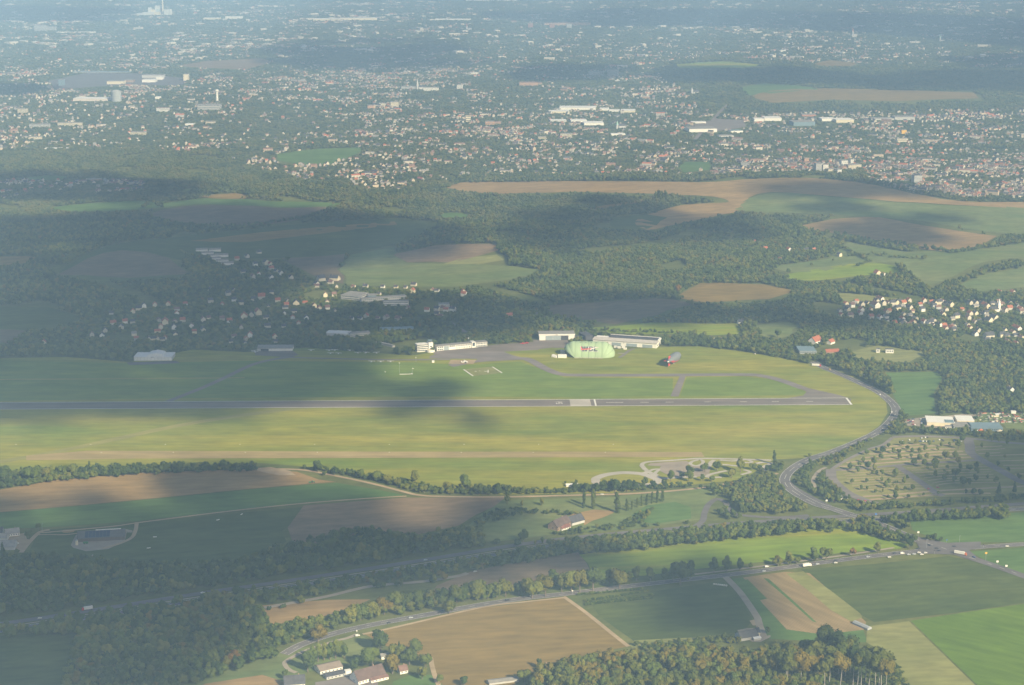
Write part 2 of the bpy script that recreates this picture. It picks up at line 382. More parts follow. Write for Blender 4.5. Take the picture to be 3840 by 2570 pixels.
sheet('dry_strip', STRIP, "D 60,1043 200,1032 900,1034 1300,1034 1605,1035 1612,1046 1000,1048 300,1050 60,1054", 2, 'long tan strip of dry grass parallel to the runway', keep=False)
road('worn_path', WORN, "D -30,1062 150,1030 390,978 560,950 720,930", 16, 1, 'pale worn track crossing the airfield meadow diagonally', clear=0)
road('mown_path', WORN, "D -20,869 300,867 560,865", 6, 2, 'faint mown line left of the diagonal taxiway', clear=0)
sheet('soil_field', SOIL, "D -40,1128 130,1098 330,1082 590,1073 680,1080 730,1098 770,1103 700,1108 560,1120 380,1138 200,1155 -40,1176", 1, 'long tan harvested field below the hedge')
sheet('crop_field', CROP, "D -40,1177 200,1157 380,1140 560,1122 770,1105 870,1122 935,1136 700,1150 520,1170 320,1192 150,1205 -40,1213", 1, 'long green field between tan field and farm track')
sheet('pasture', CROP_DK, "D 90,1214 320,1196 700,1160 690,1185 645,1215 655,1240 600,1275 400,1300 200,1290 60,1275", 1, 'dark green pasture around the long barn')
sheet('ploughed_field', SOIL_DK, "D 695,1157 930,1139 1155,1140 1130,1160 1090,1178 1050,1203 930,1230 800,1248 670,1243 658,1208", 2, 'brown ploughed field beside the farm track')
sheet('rough_meadow', MEADOW, "D 1060,1218 1092,1182 1150,1145 1400,1138 1660,1112 1640,1135 1600,1190 1450,1210 1250,1225 1120,1242", 1, 'rough meadow around the brick farmhouse')
sheet('orchard_meadow', CROP, "D 1447,1178 1480,1157 1545,1149 1580,1161 1582,1187 1500,1199 1450,1192", 2, 'small bright green orchard meadow')
sheet('sandy_yard', SOIL, "H 750,260 1100,180 1550,95 2140,130 2100,200 1800,330 1500,420 1250,560 1240,430 1260,300", 2, 'sandy yard behind the brick farmhouse')
sheet('mustard_field', CROP_BR, "D 1325,1270 1400,1258 1600,1235 1800,1213 1920,1204 1990,1225 2080,1246 2060,1256 1950,1263 1750,1286 1600,1302 1400,1327 1360,1322 1345,1290", 2, 'bright yellow-green field above the tree-lined road')
sheet('fallow_field', SOIL_DK, "D 985,1362 1000,1340 1080,1307 1180,1287 1323,1264 1343,1290 1358,1322 1250,1337 1100,1352", 1, 'dark brown field left of the bright green one')
sheet('corner_field', SOIL, "D 600,1386 640,1382 750,1373 848,1372 810,1389 740,1411 660,1434 622,1432 606,1410", 1, 'small tan field enclosed by woods')
sheet('stubble_field', STUBBLE, "D 835,1452 900,1437 1100,1392 1290,1369 1340,1402 1436,1480 1330,1502 1250,1522 1190,1558 1140,1600 1030,1600 992,1540 985,1512 890,1482", 1, 'large tan stubble field beside the road')
sheet('nursery_field', CROP_DK, "D 1345,1371 1480,1357 1600,1337 1652,1331 1692,1362 1722,1420 1700,1447 1550,1462 1450,1467 1372,1411", 1, 'dark green nursery field with plant rows')
sheet('nursery_meadow', MEADOW_Y, "D 1440,1478 1452,1466 1550,1461 1600,1459 1600,1468 1450,1486", 2, 'yellowish grass strip below the nursery field')
sheet('striped_field', STUBBLE2, "D 1700,1322 1795,1309 1852,1312 1982,1424 1976,1442 1880,1452 1800,1441 1745,1382", 2, 'tan field striped down its length')
sheet('green_wedge', CROP, "D 1668,1326 1700,1322 1746,1382 1800,1441 1880,1452 1975,1442 1985,1470 1900,1470 1760,1462 1745,1440 1730,1400", 1, 'green verge around the striped field')
sheet('green_wedge', CROP, "B2 395,860 440,855 570,985 500,1000 420,930", 3, 'bright green wedge at the top of the striped field', keep=False)
sheet('olive_strip', MEADOW_Y, "B2 700,815 815,800 1000,930 1200,1085 1215,1110 1140,1140 1000,1060 850,930", 3, 'olive strip along the right side of the striped field', keep=False)
sheet('green_stripe', CROP, "B2 545,845 580,850 760,1010 905,1145 880,1140 720,995", 3, 'narrow green stripe in the striped field', keep=False)
sheet('beet_field', CROP_DK, "D 1832,1303 2000,1291 2170,1273 2260,1291 2380,1336 2380,1374 2200,1401 2000,1424 1978,1412", 1, 'dark green crop field right of the striped field')
sheet('lush_field', CROP_LM, "D 2084,1421 2200,1403 2380,1377 2380,1620 2290,1620", 1, 'vivid green field in the lower right corner')
sheet('pale_meadow', MEADOW_Y, "D 1984,1434 2080,1422 2285,1620 2060,1620 2030,1500 1982,1470", 1, 'pale green meadow beside the autumn wood')
sheet('wedge_field', CROP, "D 2082,1191 2200,1179 2380,1171 2380,1239 2160,1243 2088,1213", 1, 'green field right of the road junction')
sheet('wedge_field', CROP, "D 2218,1263 2380,1251 2380,1328 2275,1292", 1, 'green field below the side road at the right edge')
sheet('corner_meadow', CROP_DK, "D -40,1458 100,1448 200,1446 190,1480 162,1540 155,1620 -40,1620", 1, 'dull green field in the lower left corner')
sheet('farm_meadow', MEADOW, "D 330,1600 480,1547 650,1491 830,1457 852,1470 842,1500 780,1524 700,1540 640,1600", 1, 'green meadow inside the curved farm drive')
sheet('farm_soil', SOIL, "D 380,1610 470,1565 600,1545 650,1560 640,1610", 2, 'bare soil patch at the lower edge', keep=False)
sheet('farm_lawn', CROP, "D 880,1610 900,1560 940,1545 990,1545 1015,1570 1010,1610", 2, 'green lawn right of the long red-roofed farmhouse')
sheet('farm_yard', ASPH3, "F 640,900 900,860 1250,780 1700,760 1700,980 640,1010", 2, 'grey paved yard between the farm buildings')
sheet('roadside_meadow', CROP, "D 2014,853 2150,851 2156,866 2136,900 2141,946 2066,953 2056,925 2036,890", 1, 'green meadow between road bend and wood')
sheet('parking_meadow', PARK, "K 365,330 480,255 760,130 900,80 1000,-10 1300,-15 1760,10 2420,60 2420,600 1500,610 700,640 560,560 370,440", 1, 'olive parking meadow striped with tan rows')
sheet('garden_yard', YARD, "G 0,290 500,220 760,215 1170,170 1440,185 1400,290 1340,300 900,470 720,440 380,410 0,390", 3, 'grey yard around the garden centre')
sheet('nursery_beds', MEADOW, "G 1400,290 1480,140 2420,190 2420,480 2250,470 2000,440 1950,370 1340,350", 2, 'plant beds with red and green stock behind the garden centre')
sheet('training_ground', YARD_P, "Y 740,200 780,175 1000,160 1180,150 1230,170 1180,210 1350,190 1460,200 1440,300 1300,330 1060,325 980,310 860,250 900,210", 3, 'pale paved traffic training yard')
sheet('hedge_meadow', MEADOW, "D 1400,1139 1620,1118 1760,1085 1770,1092 1650,1125 1500,1142", 1, 'narrow grass strip below the training ground lane')
# the farther fields
NF = [("field", CROP, "D 110,476 200,466 330,460 372,466 470,455 560,457 640,462 792,466 782,474 640,474 480,468 350,476 240,484 130,482", 'sunlit green brow of the western hill'),
 ("field", STUBBLE, "D 452,449 500,445 542,443 575,452 560,456 470,454", 'tan cap on top of the western hill'),
 ("field", SHADED_SOIL, "D 335,490 420,474 520,470 640,476 780,476 640,510 500,516 390,505", 'brown slope in shade below the western hill brow'),
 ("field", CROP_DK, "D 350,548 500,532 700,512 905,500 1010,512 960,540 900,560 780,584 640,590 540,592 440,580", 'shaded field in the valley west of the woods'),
 ("field", STUBBLE, "D 440,552 600,532 800,515 900,508 905,514 800,526 560,556", 'tan band across the shaded valley field'),
 ("field", SHADED_SOIL, "D 130,629 200,592 280,573 330,578 390,592 442,629 300,637", 'brown rounded field on the wooded western slope'),
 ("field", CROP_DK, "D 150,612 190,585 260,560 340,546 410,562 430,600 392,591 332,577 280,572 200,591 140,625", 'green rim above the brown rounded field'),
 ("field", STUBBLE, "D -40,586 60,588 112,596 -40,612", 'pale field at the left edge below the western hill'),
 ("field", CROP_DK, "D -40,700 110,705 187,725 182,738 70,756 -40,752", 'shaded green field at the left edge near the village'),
 ("field", SHADED_SOIL, "D -40,754 70,757 30,785 -40,800", 'brown field at the left edge behind the hedge'),
 ("field", MEADOW, "D 800,585 900,565 925,602 1130,606 1252,620 1165,640 1050,657 900,657 795,652 780,615", 'shaded green valley field behind the village school'),
 ("field", SHADED_SOIL, "D 650,592 790,582 795,586 776,616 790,651 730,640 690,615", 'purple-brown field left of the valley field'),
 ("field", SOIL_DK, "D 900,582 1000,561 1135,558 1142,574 1040,600 930,601", 'reddish brown field on the slope below the woods'),
 ("field", MEADOW_Y, "D 1010,604 1060,590 1140,582 1150,596 1090,606", 'pale meadow beside the reddish brown field'),
 ("field", SOIL, "D 1020,431 1060,418 1300,415 1600,417 1700,412 1800,407 1900,411 2000,424 2120,449 2200,461 2380,465 2380,478 2200,470 2000,458 1760,440 1700,468 1690,484 1600,502 1480,528 1460,500 1560,470 1670,462 1600,448 1300,440 1120,444", 'long brown field along the hilltop'),
 ("field", MEADOW, "D 1690,472 1765,441 2000,460 2200,472 2380,480 2380,545 2300,536 2100,506 1960,496 1900,491 1700,484", 'broad green field on the eastern hillside'),
 ("field", SOIL, "D 1822,521 1900,501 2000,496 2282,541 2230,566 2160,575 2072,568 1940,540", 'brown field below the broad green one'),
 ("field", MEADOW, "D 1755,612 1900,591 1940,553 2080,577 2250,570 2380,548 2380,585 2250,600 2170,640 2120,656 2090,640 2050,602 1950,604 1850,632", 'green meadow curving down the eastern valley'),
 ("field", MEADOW, "D 2185,656 2260,626 2380,608 2380,654 2240,669", 'rounded meadow at the right edge above the village'),
 ("field", STUBBLE, "D 1545,682 1600,649 1750,651 1818,666 1765,686 1600,692", 'yellowish field beyond the long white hangar'),
 ("field", MEADOW_Y, "D 1910,682 1916,670 2050,683 2072,687 1990,692 1960,697", 'pale meadow above the white village'),
 ("field", SHADED_SOIL, "D 1250,702 1500,682 1590,694 1500,722 1400,742 1260,722", 'brown field behind the small white hangar'),
 ("field", CROP_BR, "D 1310,752 1500,739 1692,741 1692,766 1560,766 1400,762", 'bright green field behind the long white hangar'),
 ("field", MEADOW_Y, "D 1935,806 2010,791 2120,807 2080,830 1960,822", 'green paddock left of the modern white house'),
 ("field", STUBBLE, "D 1340,477 1480,455 1480,462 1362,481", 'small tan field in front of the poplars'),
 ("field", CROP, "D 1552,384 1565,371 1625,371 1625,389 1562,396", 'small green field at the edge of the town'),
 ("field", CROP, "D 630,354 730,341 822,338 832,345 762,375 700,379 640,368", 'green meadow in a clearing at the edge of the town'),
 ("field", MEADOW, "D 400,437 440,431 455,432 430,440", 'small meadow in the woods above the western hill'),
 ("field", CROP, "D 40,409 110,402 155,404 155,411 60,412", 'small meadow in the woods at the left'),
 ("field", CROP, "D 1000,489 1050,487 1100,497 1020,499", 'narrow green clearing in the central woods'),
 ("field", CROP_DK, "D 1395,500 1470,490 1530,498 1480,525 1400,525", 'shaded green clearing below the poplars'),
 ("field", STUBBLE, "D 1712,222 1760,208 1880,203 2000,205 2230,212 2242,225 2050,232 1900,229 1770,236", 'tan fields on the far eastern rise'),
 ("field", CROP, "D 1692,202 1750,191 1860,200 1870,205 1760,214 1710,218", 'green field on the far eastern rise'),
 ("field", CROP_BR, "D 1540,149 1650,141 1752,149 1700,156 1560,156", 'far green field with a row of trees'),
 ("field", STUBBLE, "D 1858,146 1900,138 1962,145 1950,152 1870,153", 'far tan field beside the green one'),
 ("field", ASPH2, "D 130,206 250,196 420,196 432,180 300,168 200,166 110,186", 'grey freight yard beside the far works'),
 ("field", SOIL_DK, "D 400,152 470,140 600,134 625,142 560,160", 'brown waste ground in the far town'),
 ("field", ASPH3, "D 1575,288 1640,272 1700,275 1710,290 1620,305", 'grey parking ground among the far white halls'),
 ("field", CROP_BR, "D 1780,634 1850,618 1950,604 2040,606 2060,622 1960,634 1850,644", 'green hillside meadow with lone trees'),
 ("field", MEADOW, "D 1725,745 1800,735 1835,745 1790,775 1740,770", 'small meadow by the wood above the airfield road')]
for nm, m, P, lb in NF: sheet(nm, m, P, 2 if 'tan cap' in lb or 'rim' in lb or 'band across' in lb else 1, lb, curve=('hill' in lb), wob=5.0)

# ---------------------------------------------------------------- the runway and its taxiways
rw0 = Vector(gp('P', -120, 1524)); rw1 = Vector(gp('P', 3188, 1506)); rdir = (rw1 - rw0).normalized(); RW_W = 41.0
RWL = [tuple(rw0), tuple(rw1)]
runway = road('runway', ASPH, RWL, RW_W, 5, 'straight grey asphalt runway with white edge lines', curve=False)
Zr = 0.10 + 0.06 * 5 + 0.06
paint(runway, RWL, RW_W / 2 - 1.2, 1.5, Zr + 0.06, name='edge_line'); paint(runway, RWL, -RW_W / 2 + 1.2, 1.5, Zr + 0.06, name='edge_line')
def on_rw(px): 
    a = Vector(gp('P', px, 1508)); return (a - rw0).dot(rdir)
def rw_box(s0, s1, d0, d1, mat, name, z=0.06):
    n = Vector((-rdir.y, rdir.x)); q = [rw0 + rdir * s + n * d for s, d in ((s0, d0), (s1, d0), (s1, d1), (s0, d1))]
    me = bpy.data.meshes.new(name); me.from_pydata([(p.x, p.y, Zr + z) for p in q], [], [(0, 1, 2, 3)]); me.materials.append(mat); me.update()
    return link(name, me, runway)
s_end = (rw1 - rw0).length
rw_box(on_rw(2137), on_rw(2214), -RW_W / 2 + 0.5, RW_W / 2 - 0.5, CONC, 'concrete_slab', 0.05)
rw_box(on_rw(2228), on_rw(2234), -RW_W / 2 + 1, RW_W / 2 - 1, PAINT, 'threshold_bar', 0.08)
rw_box(s_end - 3.5, s_end - 0.5, -RW_W / 2 + 1, RW_W / 2 - 1, PAINT, 'end_bar', 0.08)
for a, b in ((2272, 2336), (2400, 2432), (2495, 2525), (2640, 2666), (2775, 2800), (2895, 2920), (3024, 3050)):
    rw_box(on_rw(a), on_rw(b), -0.7, 0.7, PAINT, 'centre_dash', 0.08)
for a in range(-60, 2050, 120): rw_box(on_rw(a), on_rw(a + 62), -0.55, 0.55, ASPH3, 'centre_dash', 0.08)
# the runway number, read from the right: 2 4
sx = on_rw(2084)
for ox, segs in ((0, [(0, 1.5, -6, -1.2), (4, 5.5, -6, -1.2), (8.5, 10, -6, -1.2), (0, 5.5, -6, -5), (4, 10, -2.2, -1.2)]),
                 (0, [(0, 10, 4.2, 5.4), (4, 5.5, 1, 5), (4, 10, 1, 2)])):
    for (a, b, c, d) in segs: rw_box(sx + a, sx + b, c, d, PAINT, 'number_stroke', 0.08 + 0.01 * random.random())
road('taxiway', ASPH3, "D 1030,838 1100,826 1190,821 1215,826 1250,845 1285,857 1330,859 1500,859 1700,858 1745,861 1790,872 1840,890", 17, 4, 'pale taxiway curving from the apron to the runway end')
sheet('runway_fillet', ASPH, "D 1838,906 1846,897 1810,880 1838,886 1890,898 1925,906 1948,914 1946,920 1800,912", 6, 'dark asphalt fan where taxiway meets runway end', keep=False)
road('link_taxiway', ASPH3, "D 1563,860 1554,882 1543,908", 9, 6, 'short pale taxiway linking loop and runway', w2=13)
road('cross_taxiway', ASPH3, "D 385,919 420,905 470,885 520,862 570,838 610,826 660,818", 11, 4, 'diagonal taxiway crossing the grass on the left')
sheet('apron', ASPH3, "L 500,440 600,405 1000,385 1400,360 1740,355 1900,420 2100,465 2160,490 1340,530 1300,480 800,478 500,470", 2, 'pinkish paved apron in front of the terminal', keep=True)
sheet('apron', ASPH, "L 560,390 620,345 1200,300 1500,255 1800,225 2343,190 2343,330 1900,350 1740,360 1400,362 1000,388 600,408", 3, 'dark asphalt apron along the terminal building')
sheet('apron', ASPH, "A 0,210 500,205 560,235 480,330 270,320 0,350", 4, 'dark asphalt apron in front of the small hangar')
sheet('helicopter_pad', DIRT, "L 860,500 1290,500 1240,566 815,566", 5, 'tan landing pad with a parked white aeroplane', keep=False)
road('perimeter_path', ASPH3, "D 640,818 760,821 900,824 1030,823", 7, 4, 'pale path along the parked aeroplanes')
sheet('hangar_forecourt', ASPH, "C 1690,195 2170,190 2240,240 2160,270 1700,245", 3, 'dark forecourt of the left flat hangar')
sheet('hangar_forecourt', ASPH2, "C 80,335 700,315 760,345 120,370", 3, 'dark asphalt strip before the grey-white hangar')
road('hangar_path', ASPH3, "A 1220,460 1280,420 1360,360 1430,335", 6, 3, 'curved pale path beside the green hangar')
road('hangar_path', YARD, "A 1200,400 1290,402", 5, 4, 'short path to the green hangar')
sheet('signal_area', MEADOW_Y, "L 1075,660 1560,615 1725,720 1235,772", 3, 'square signal area on the grass', keep=False)
for a in ("L 1075,662 1235,772", "L 1562,617 1725,720"): road('signal_line', PAINT, a, 2.2, 5, 'white line at the side of the signal area', curve=False)
road('signal_line', TRACK, "L 1100,660 1555,620", 1.5, 5, 'thin line along the back of the signal area', curve=False)

# ---------------------------------------------------------------- public roads
RP1 = pts("D 1860,828 1885,842 1920,856 1965,876 2010,898 2040,922 2050,940 2040,962 2010,988 1960,1012 1900,1036 1850,1052 1815,1072 1797,1092 1800,1112 1830,1135 1870,1155 1905,1165 1945,1178 2000,1195 2060,1220 2120,1245")
ring = road('airfield_road', ASPH2, RP1, 15, 5, 'grey road curving around the end of the airfield')
RPs = smooth_line(RP1, 8); Z5 = 0.10 + 0.06 * 5 + 0.07
RPs_flat = [p for p in RPs]
def rpaint(parent, P, specs, z):
    for d, w, on, off in specs: paint(parent, P, d, w, z, on, off)
rpaint(ring, RPs, ((6.6, 0.35, None, None), (-6.6, 0.35, None, None), (0, 0.4, 12, 9)), 0.10 + 0.06 * 5 + 0.13)
RP2 = pts("D -20,1468 200,1440 420,1410 640,1492 670,1480 760,1452 850,1432 980,1408 1100,1386 1200,1371 1300,1360 1450,1342 1600,1325 1700,1313 1800,1300 1950,1280 2100,1262 2190,1258 2280,1252 2380,1247")
RP2 = pts("D 650,1498 690,1476 760,1452 850,1431 980,1407 1100,1385 1200,1370 1300,1359 1450,1341 1600,1324 1700,1312 1800,1299 1950,1279 2100,1262 2190,1257 2280,1250 2400,1243")
country = road('country_road', ASPH2, RP2, 12, 6, 'grey country road lined with trees')
C2 = smooth_line(RP2, 8)
rpaint(country, C2, ((5.2, 0.28, None, None), (-5.2, 0.28, None, None), (0, 0.28, 6, 9)), 0.10 + 0.06 * 6 + 0.13)
road('cycle_path', YARD, [p for p in offset_line(pts("D 1600,1324 1700,1312 1800,1299 1950,1279 2060,1262"), 13)], 4, 5, 'pale path beside the country road')
RP3 = pts("D 2060,1222 2110,1240 2160,1256 2210,1274 2280,1297 2400,1340")
side = road('junction_road', ASPH2, RP3, 13, 7, 'grey road running through the junction to the right edge')
rpaint(side, smooth_line(RP3, 8), ((0, 0.4, 6, 9),), 0.10 + 0.06 * 7 + 0.13)
sheet('junction', ASPH2, "J 420,90 760,190 1100,250 1640,230 1640,330 1450,370 1600,500 1500,480 1180,440 890,430 540,420 640,330 560,180", 8, 'grey asphalt of the wide road junction')
# motorway in the cutting
MW1 = pts("D -40,1442 60,1428 180,1410 320,1388 480,1363 640,1340 800,1316 960,1291 1100,1268 1200,1252 1330,1236 1480,1222 1640,1208 1800,1196 1960,1186 2120,1176 2250,1166 2400,1155")
road('motorway_carriageway', ASPH2, offset_line(smooth_line(MW1, 6), 9.5), 11, 5, 'far carriageway of the motorway half hidden by trees', curve=False, clear=3)
mw = road('motorway_carriageway', ASPH2, offset_line(smooth_line(MW1, 6), -9.5), 11, 5, 'near carriageway of the motorway half hidden by trees', curve=False, clear=3)
paint(mw, smooth_line(MW1, 6), -9.5, 0.4, 0.53, 6, 12); paint(mw, smooth_line(MW1, 6), -4.6, 0.4, 0.53); paint(mw, smooth_line(MW1, 6), -14.5, 0.4, 0.53)
road('guard_strip', YARD, smooth_line(MW1, 6), 2.5, 5, 'pale median strip of the motorway', curve=False, clear=0)
road('slip_road', ASPH2, "D 1590,1206 1608,1192 1612,1175 1622,1155 1640,1143 1660,1150 1672,1172 1700,1180 1780,1185 1850,1180", 8, 5, 'grey slip road looping beside the wood')
road('slip_road', ASPH2, "D 1797,1085 1810,1110 1850,1135 1900,1160", 7, 6, 'inner lane of the bend above the wood')
road('slip_road', YARD, "D 1868,1118 1860,1100 1872,1080 1890,1070", 5, 4, 'narrow path between wood and parking meadow')
road('gravel_road', YARD, "D 600,1392 680,1378 750,1365 850,1342 960,1332 1040,1320 1070,1312", 7, 3, 'pale farm road along the motorway woods')
road('gravel_road', DIRT, "D 590,1073 690,1076 760,1088 850,1107 920,1125 960,1134 1020,1137 1150,1138 1320,1134 1450,1130 1560,1122 1640,1112 1720,1096 1780,1084", 6, 5, 'pale gravel lane along the airfield hedge')
road('farm_track', DIRT, "D 95,1220 250,1206 330,1195 520,1171 700,1152 860,1140 930,1136", 4, 4, 'thin pale track between the green fields')
road('farm_track', DIRT, "D 313,1196 310,1215 300,1232 270,1246 235,1256", 5, 5, 'pale track from the lane to the barn yard')
road('farm_track', DIRT, "S 330,520 420,400 500,310 570,240 650,185 780,160", 6, 5, 'pale drive of the left farm')
road('farm_track', DIRT, "S 600,238 800,235 1000,238 1230,215", 3, 5, 'thin track from the left farm to the barn')
road('farm_track', DIRT, "D 830,1452 900,1437 1100,1391 1200,1378 1292,1368", 4, 3, 'tan dirt track along the top of the stubble field', clear=0)
road('farm_track', DIRT, "D 1290,1366 1340,1402 1400,1450 1438,1480", 5, 3, 'tan dirt track down the right side of the stubble field', clear=0)
road('farm_track', DIRT, "D 985,1505 990,1530 1000,1560 1020,1600", 5, 3, 'tan dirt track by the farm trees', clear=0)
road('farm_drive', YARD, "F 1340,90 1200,150 1000,200 700,290 450,380 250,480 130,560 150,640 220,700 320,740", 5, 4, 'curved pale drive to the lower farm')
road('farm_drive', YARD, "D 1660,1321 1690,1352 1715,1386 X 545,140 560,190 590,290 620,370 640,430", 8, 4, 'grey drive to the farm in the autumn wood')
sheet('gravel_yard', YARD, "S 1190,240 1300,200 1900,160 1990,150 2080,170 2080,200 1990,200 1960,330 1700,460 1350,495 1150,440 1110,400 1160,290", 2, 'gravel yard around the long barn', keep=True)
sheet('farm_court', DIRT, "S -60,260 230,230 400,210 420,300 480,320 440,360 350,500 250,450 100,320 -60,330", 3, 'sandy courtyard of the left farm')
sheet('sand_oval', SOIL, "S 960,180 1000,158 1150,155 1170,180 1120,200 1000,205", 3, 'oval sand patch beside the farm track', curve=True)
sheet('spoil_patch', DIRT, "B0 1700,105 1830,95 1960,120 2000,150 1880,150 1780,130", 3, 'pale churned soil at the corner of the tan field')
sheet('woodland_yard', YARD, "X 250,330 400,300 580,300 640,420 740,400 740,430 600,500 470,500 330,420", 3, 'grey yard of the farm in the autumn wood')
sheet('dirt_patch', DIRT, "X 430,190 520,170 540,260 480,260", 3, 'bare patch beside the woodland farm drive', keep=False)
# lanes of the parking meadow
for P, w, lb in (("K 370,330 380,420 450,500 560,580 700,640 830,680", 14, 'along its left side'), ("K 1040,290 1200,400 1330,490 1450,575 1520,600", 11, 'diagonally through it'),
              ("K 1770,10 1790,90 1800,160 1900,230 2100,340 2280,440 2400,490", 14, 'through its right part'), ("K 1000,0 1300,-8 1760,12 2100,50 2420,75", 9, 'along its top'),
              ("K 370,340 700,320 1040,290 1300,270 1880,235", 7, 'across its middle'), ("K 380,330 520,240 760,125 900,80 1000,5", 6, 'along its upper left edge')):
    road('parking_lane', ASPH3, P, w, 4, 'grey lane of the parking meadow ' + lb, clear=0)
rows = ["880,105 1100,85 1350,70", "915,135 1100,112 1350,95 1640,70", "760,175 1000,160 1300,130 1640,118", "680,215 900,195 1200,180 1400,155 1720,145",
        "530,262 760,240 1000,222 1300,195 1500,180 1760,178", "450,302 700,290 880,268 1200,245 1400,230 1800,205",
        "700,608 1000,590 1400,555 1800,530 2400,500", "760,640 1000,625 1300,600 1600,580 2000,575", "1840,103 2000,98 2120,90", "1850,135 2060,125 2150,118",
        "1880,170 2100,160", "1990,190 2200,182 2400,175", "2100,245 2250,240 2400,235", "2130,290 2400,285", "2170,320 2400,318", "2250,380 2400,375"]
for i, r in enumerate(rows): road('parking_row', DIRT, 'K ' + r, 5.4 if i < 8 else 3.2, 3, 'tan wheel-worn row in the parking meadow', clear=0)
for k in range(9):
    road('parking_row', DIRT, f"K {480 + k * 18},{345 + k * 26} 900,{330 + k * 25} {1060 + k * 45},{322 + k * 25}", 2.0, 3, 'faint worn row in the lower parking meadow', clear=0)
    if k < 8: road('parking_row', DIRT, f"K {1150 + k * 42},{315 + k * 26} 1600,{290 + k * 26} {1950 + k * 20},{275 + k * 27}", 2.0, 3, 'faint worn row right of the diagonal parking lane', clear=0)
# traffic training ground: pale loops
for P, w, lb in (("Y 680,200 700,175 780,158 1000,145 1200,130 1350,122 1700,128 2140,142", 6, 'long upper straight'), ("Y 680,200 720,245 790,290 850,325 930,345 1100,335 1300,325", 7, 'lower curve'),
              ("Y 1330,135 1250,155 1230,185 1290,205 1360,185 1370,150 1330,135", 5, 'small teardrop loop'), ("Y 1500,140 1460,165 1440,210", 6, 'short link'),
              ("Y 1560,140 1700,150 1850,135 1920,160 1880,170 1760,160", 5, 'inner loop'), ("Y 1590,190 1700,200 1780,210", 5, 'inner lane'), ("Y 1640,260 1560,275 1460,300 1420,330 1580,335", 6, 'looped lane behind the trees'),
              ("Y 1970,180 2050,165 2130,175 2060,215 2100,245 2020,255", 6, 'end loop'), ("Y 1830,250 1900,275 1800,305", 5, 'short spur'), ("Y 720,290 800,250 870,245 830,290 860,310", 5, 'tight turn')):
    road('training_lane', CONC, P, w, 5, 'pale lane of the traffic training ground, ' + lb, clear=0)
oval = pts("Y 160,370 170,345 260,310 420,285 580,285 700,300 790,330 860,365 800,410 600,430 300,425 180,400 160,370")
road('training_oval', CONC, oval, 12, 4, 'pale skid oval left of the traffic training ground', clear=0)
road('training_lane', CONC, "Y 600,285 700,285 760,262", 6, 5, 'pale lane joining the skid oval', clear=0)
# far road
road('far_road', ASPH3, "D 1590,320 1640,265 1665,240", 14, 3, 'grey road rising between the far woods')
road('village_road', ASPH3, "D 1000,720 1040,745 1075,768", 9, 3, 'grey street behind the terminal')
# ---------------------------------------------------------------- trees
def leaf_cards(pos, size, nrm_out, r):
    n = len(pos); a = r.normal(0, 1, (n, 3)); nr = nrm_out + 0.75 * a / np.linalg.norm(a, axis=1)[:, None]
    nr /= np.linalg.norm(nr, axis=1)[:, None]
    t = np.cross(nr, r.normal(0, 1, (n, 3))); t /= np.linalg.norm(t, axis=1)[:, None]; b = np.cross(nr, t)
    s = (size * r.uniform(0.6, 1.3, n))[:, None]
    V = np.stack([pos - t * s, pos - b * s * 0.7, pos + t * s, pos + b * s * 0.7], 1).reshape(-1, 3)
    return V, np.arange(n * 4).reshape(n, 4)
def crown_mesh(name, mat, seed, n, rx, rz, shape='round', card=0.13, lobes=9, core=True):
    """leaf clumps around a handful of boughs; unit tree: crown about rx wide and rz high, its middle at z=0"""
    r = np.random.default_rng(seed); V, Fq, Ft = [], [], []
    if shape == 'round':
        L = r.normal(0, 1, (lobes, 3)); L /= np.linalg.norm(L, axis=1)[:, None]; L *= (0.62 * r.uniform(0.55, 1.05, lobes))[:, None]; L[:, 2] *= 0.9
        LR = r.uniform(0.34, 0.52, lobes)
    elif shape == 'column':
        L = np.stack([r.uniform(-0.3, 0.3, lobes), r.uniform(-0.3, 0.3, lobes), np.linspace(-0.85, 0.8, lobes)], 1); LR = r.uniform(0.34, 0.6, lobes) * np.linspace(1, 0.65, lobes)
    else:                                   # cone
        L = np.stack([r.uniform(-0.1, 0.1, lobes), r.uniform(-0.1, 0.1, lobes), np.linspace(-0.85, 0.85, lobes)], 1); LR = np.linspace(0.95, 0.12, lobes)
    k = r.integers(0, lobes, n); d = r.normal(0, 1, (n, 3)); d /= np.linalg.norm(d, axis=1)[:, None]
    rad = LR[k] * r.uniform(0.55, 1.12, n) ** 0.6; flatz = 1.0 if shape != 'cone' else 0.35
    p = L[k] + d * rad[:, None] * np.array([1, 1, flatz]); out = p / (np.linalg.norm(p, axis=1)[:, None] + 1e-6) * 0.6 + d
    S = np.array([rx, rx, rz])
    v, f = leaf_cards(p * S, card * (rx + rz) / 2, out, r); V.append(v); Fq = f.tolist(); nb = len(v)
    if core:
        for i in range(lobes):
            dd = 1 + 0.22 * np.sin(ICO1_V @ r.normal(0, 4, 3) + r.uniform(0, 6))
            v = (L[i] + ICO1_V * dd[:, None] * LR[i] * 0.86 * np.array([1, 1, flatz])) * S; V.append(v); Ft += (ICO1_F + nb).tolist(); nb += len(v)
    me = bpy.data.meshes.new(name); me.from_pydata(np.concatenate(V).tolist(), [], Fq + Ft); me.materials.append(mat); me.update(); return me
_bm = bmesh.new(); bmesh.ops.create_icosphere(_bm, subdivisions=1, radius=1.0)
ICO1_V = np.array([v.co[:] for v in _bm.verts]); ICO1_F = np.array([[v.index for v in f.verts] for f in _bm.faces]); _bm.free()
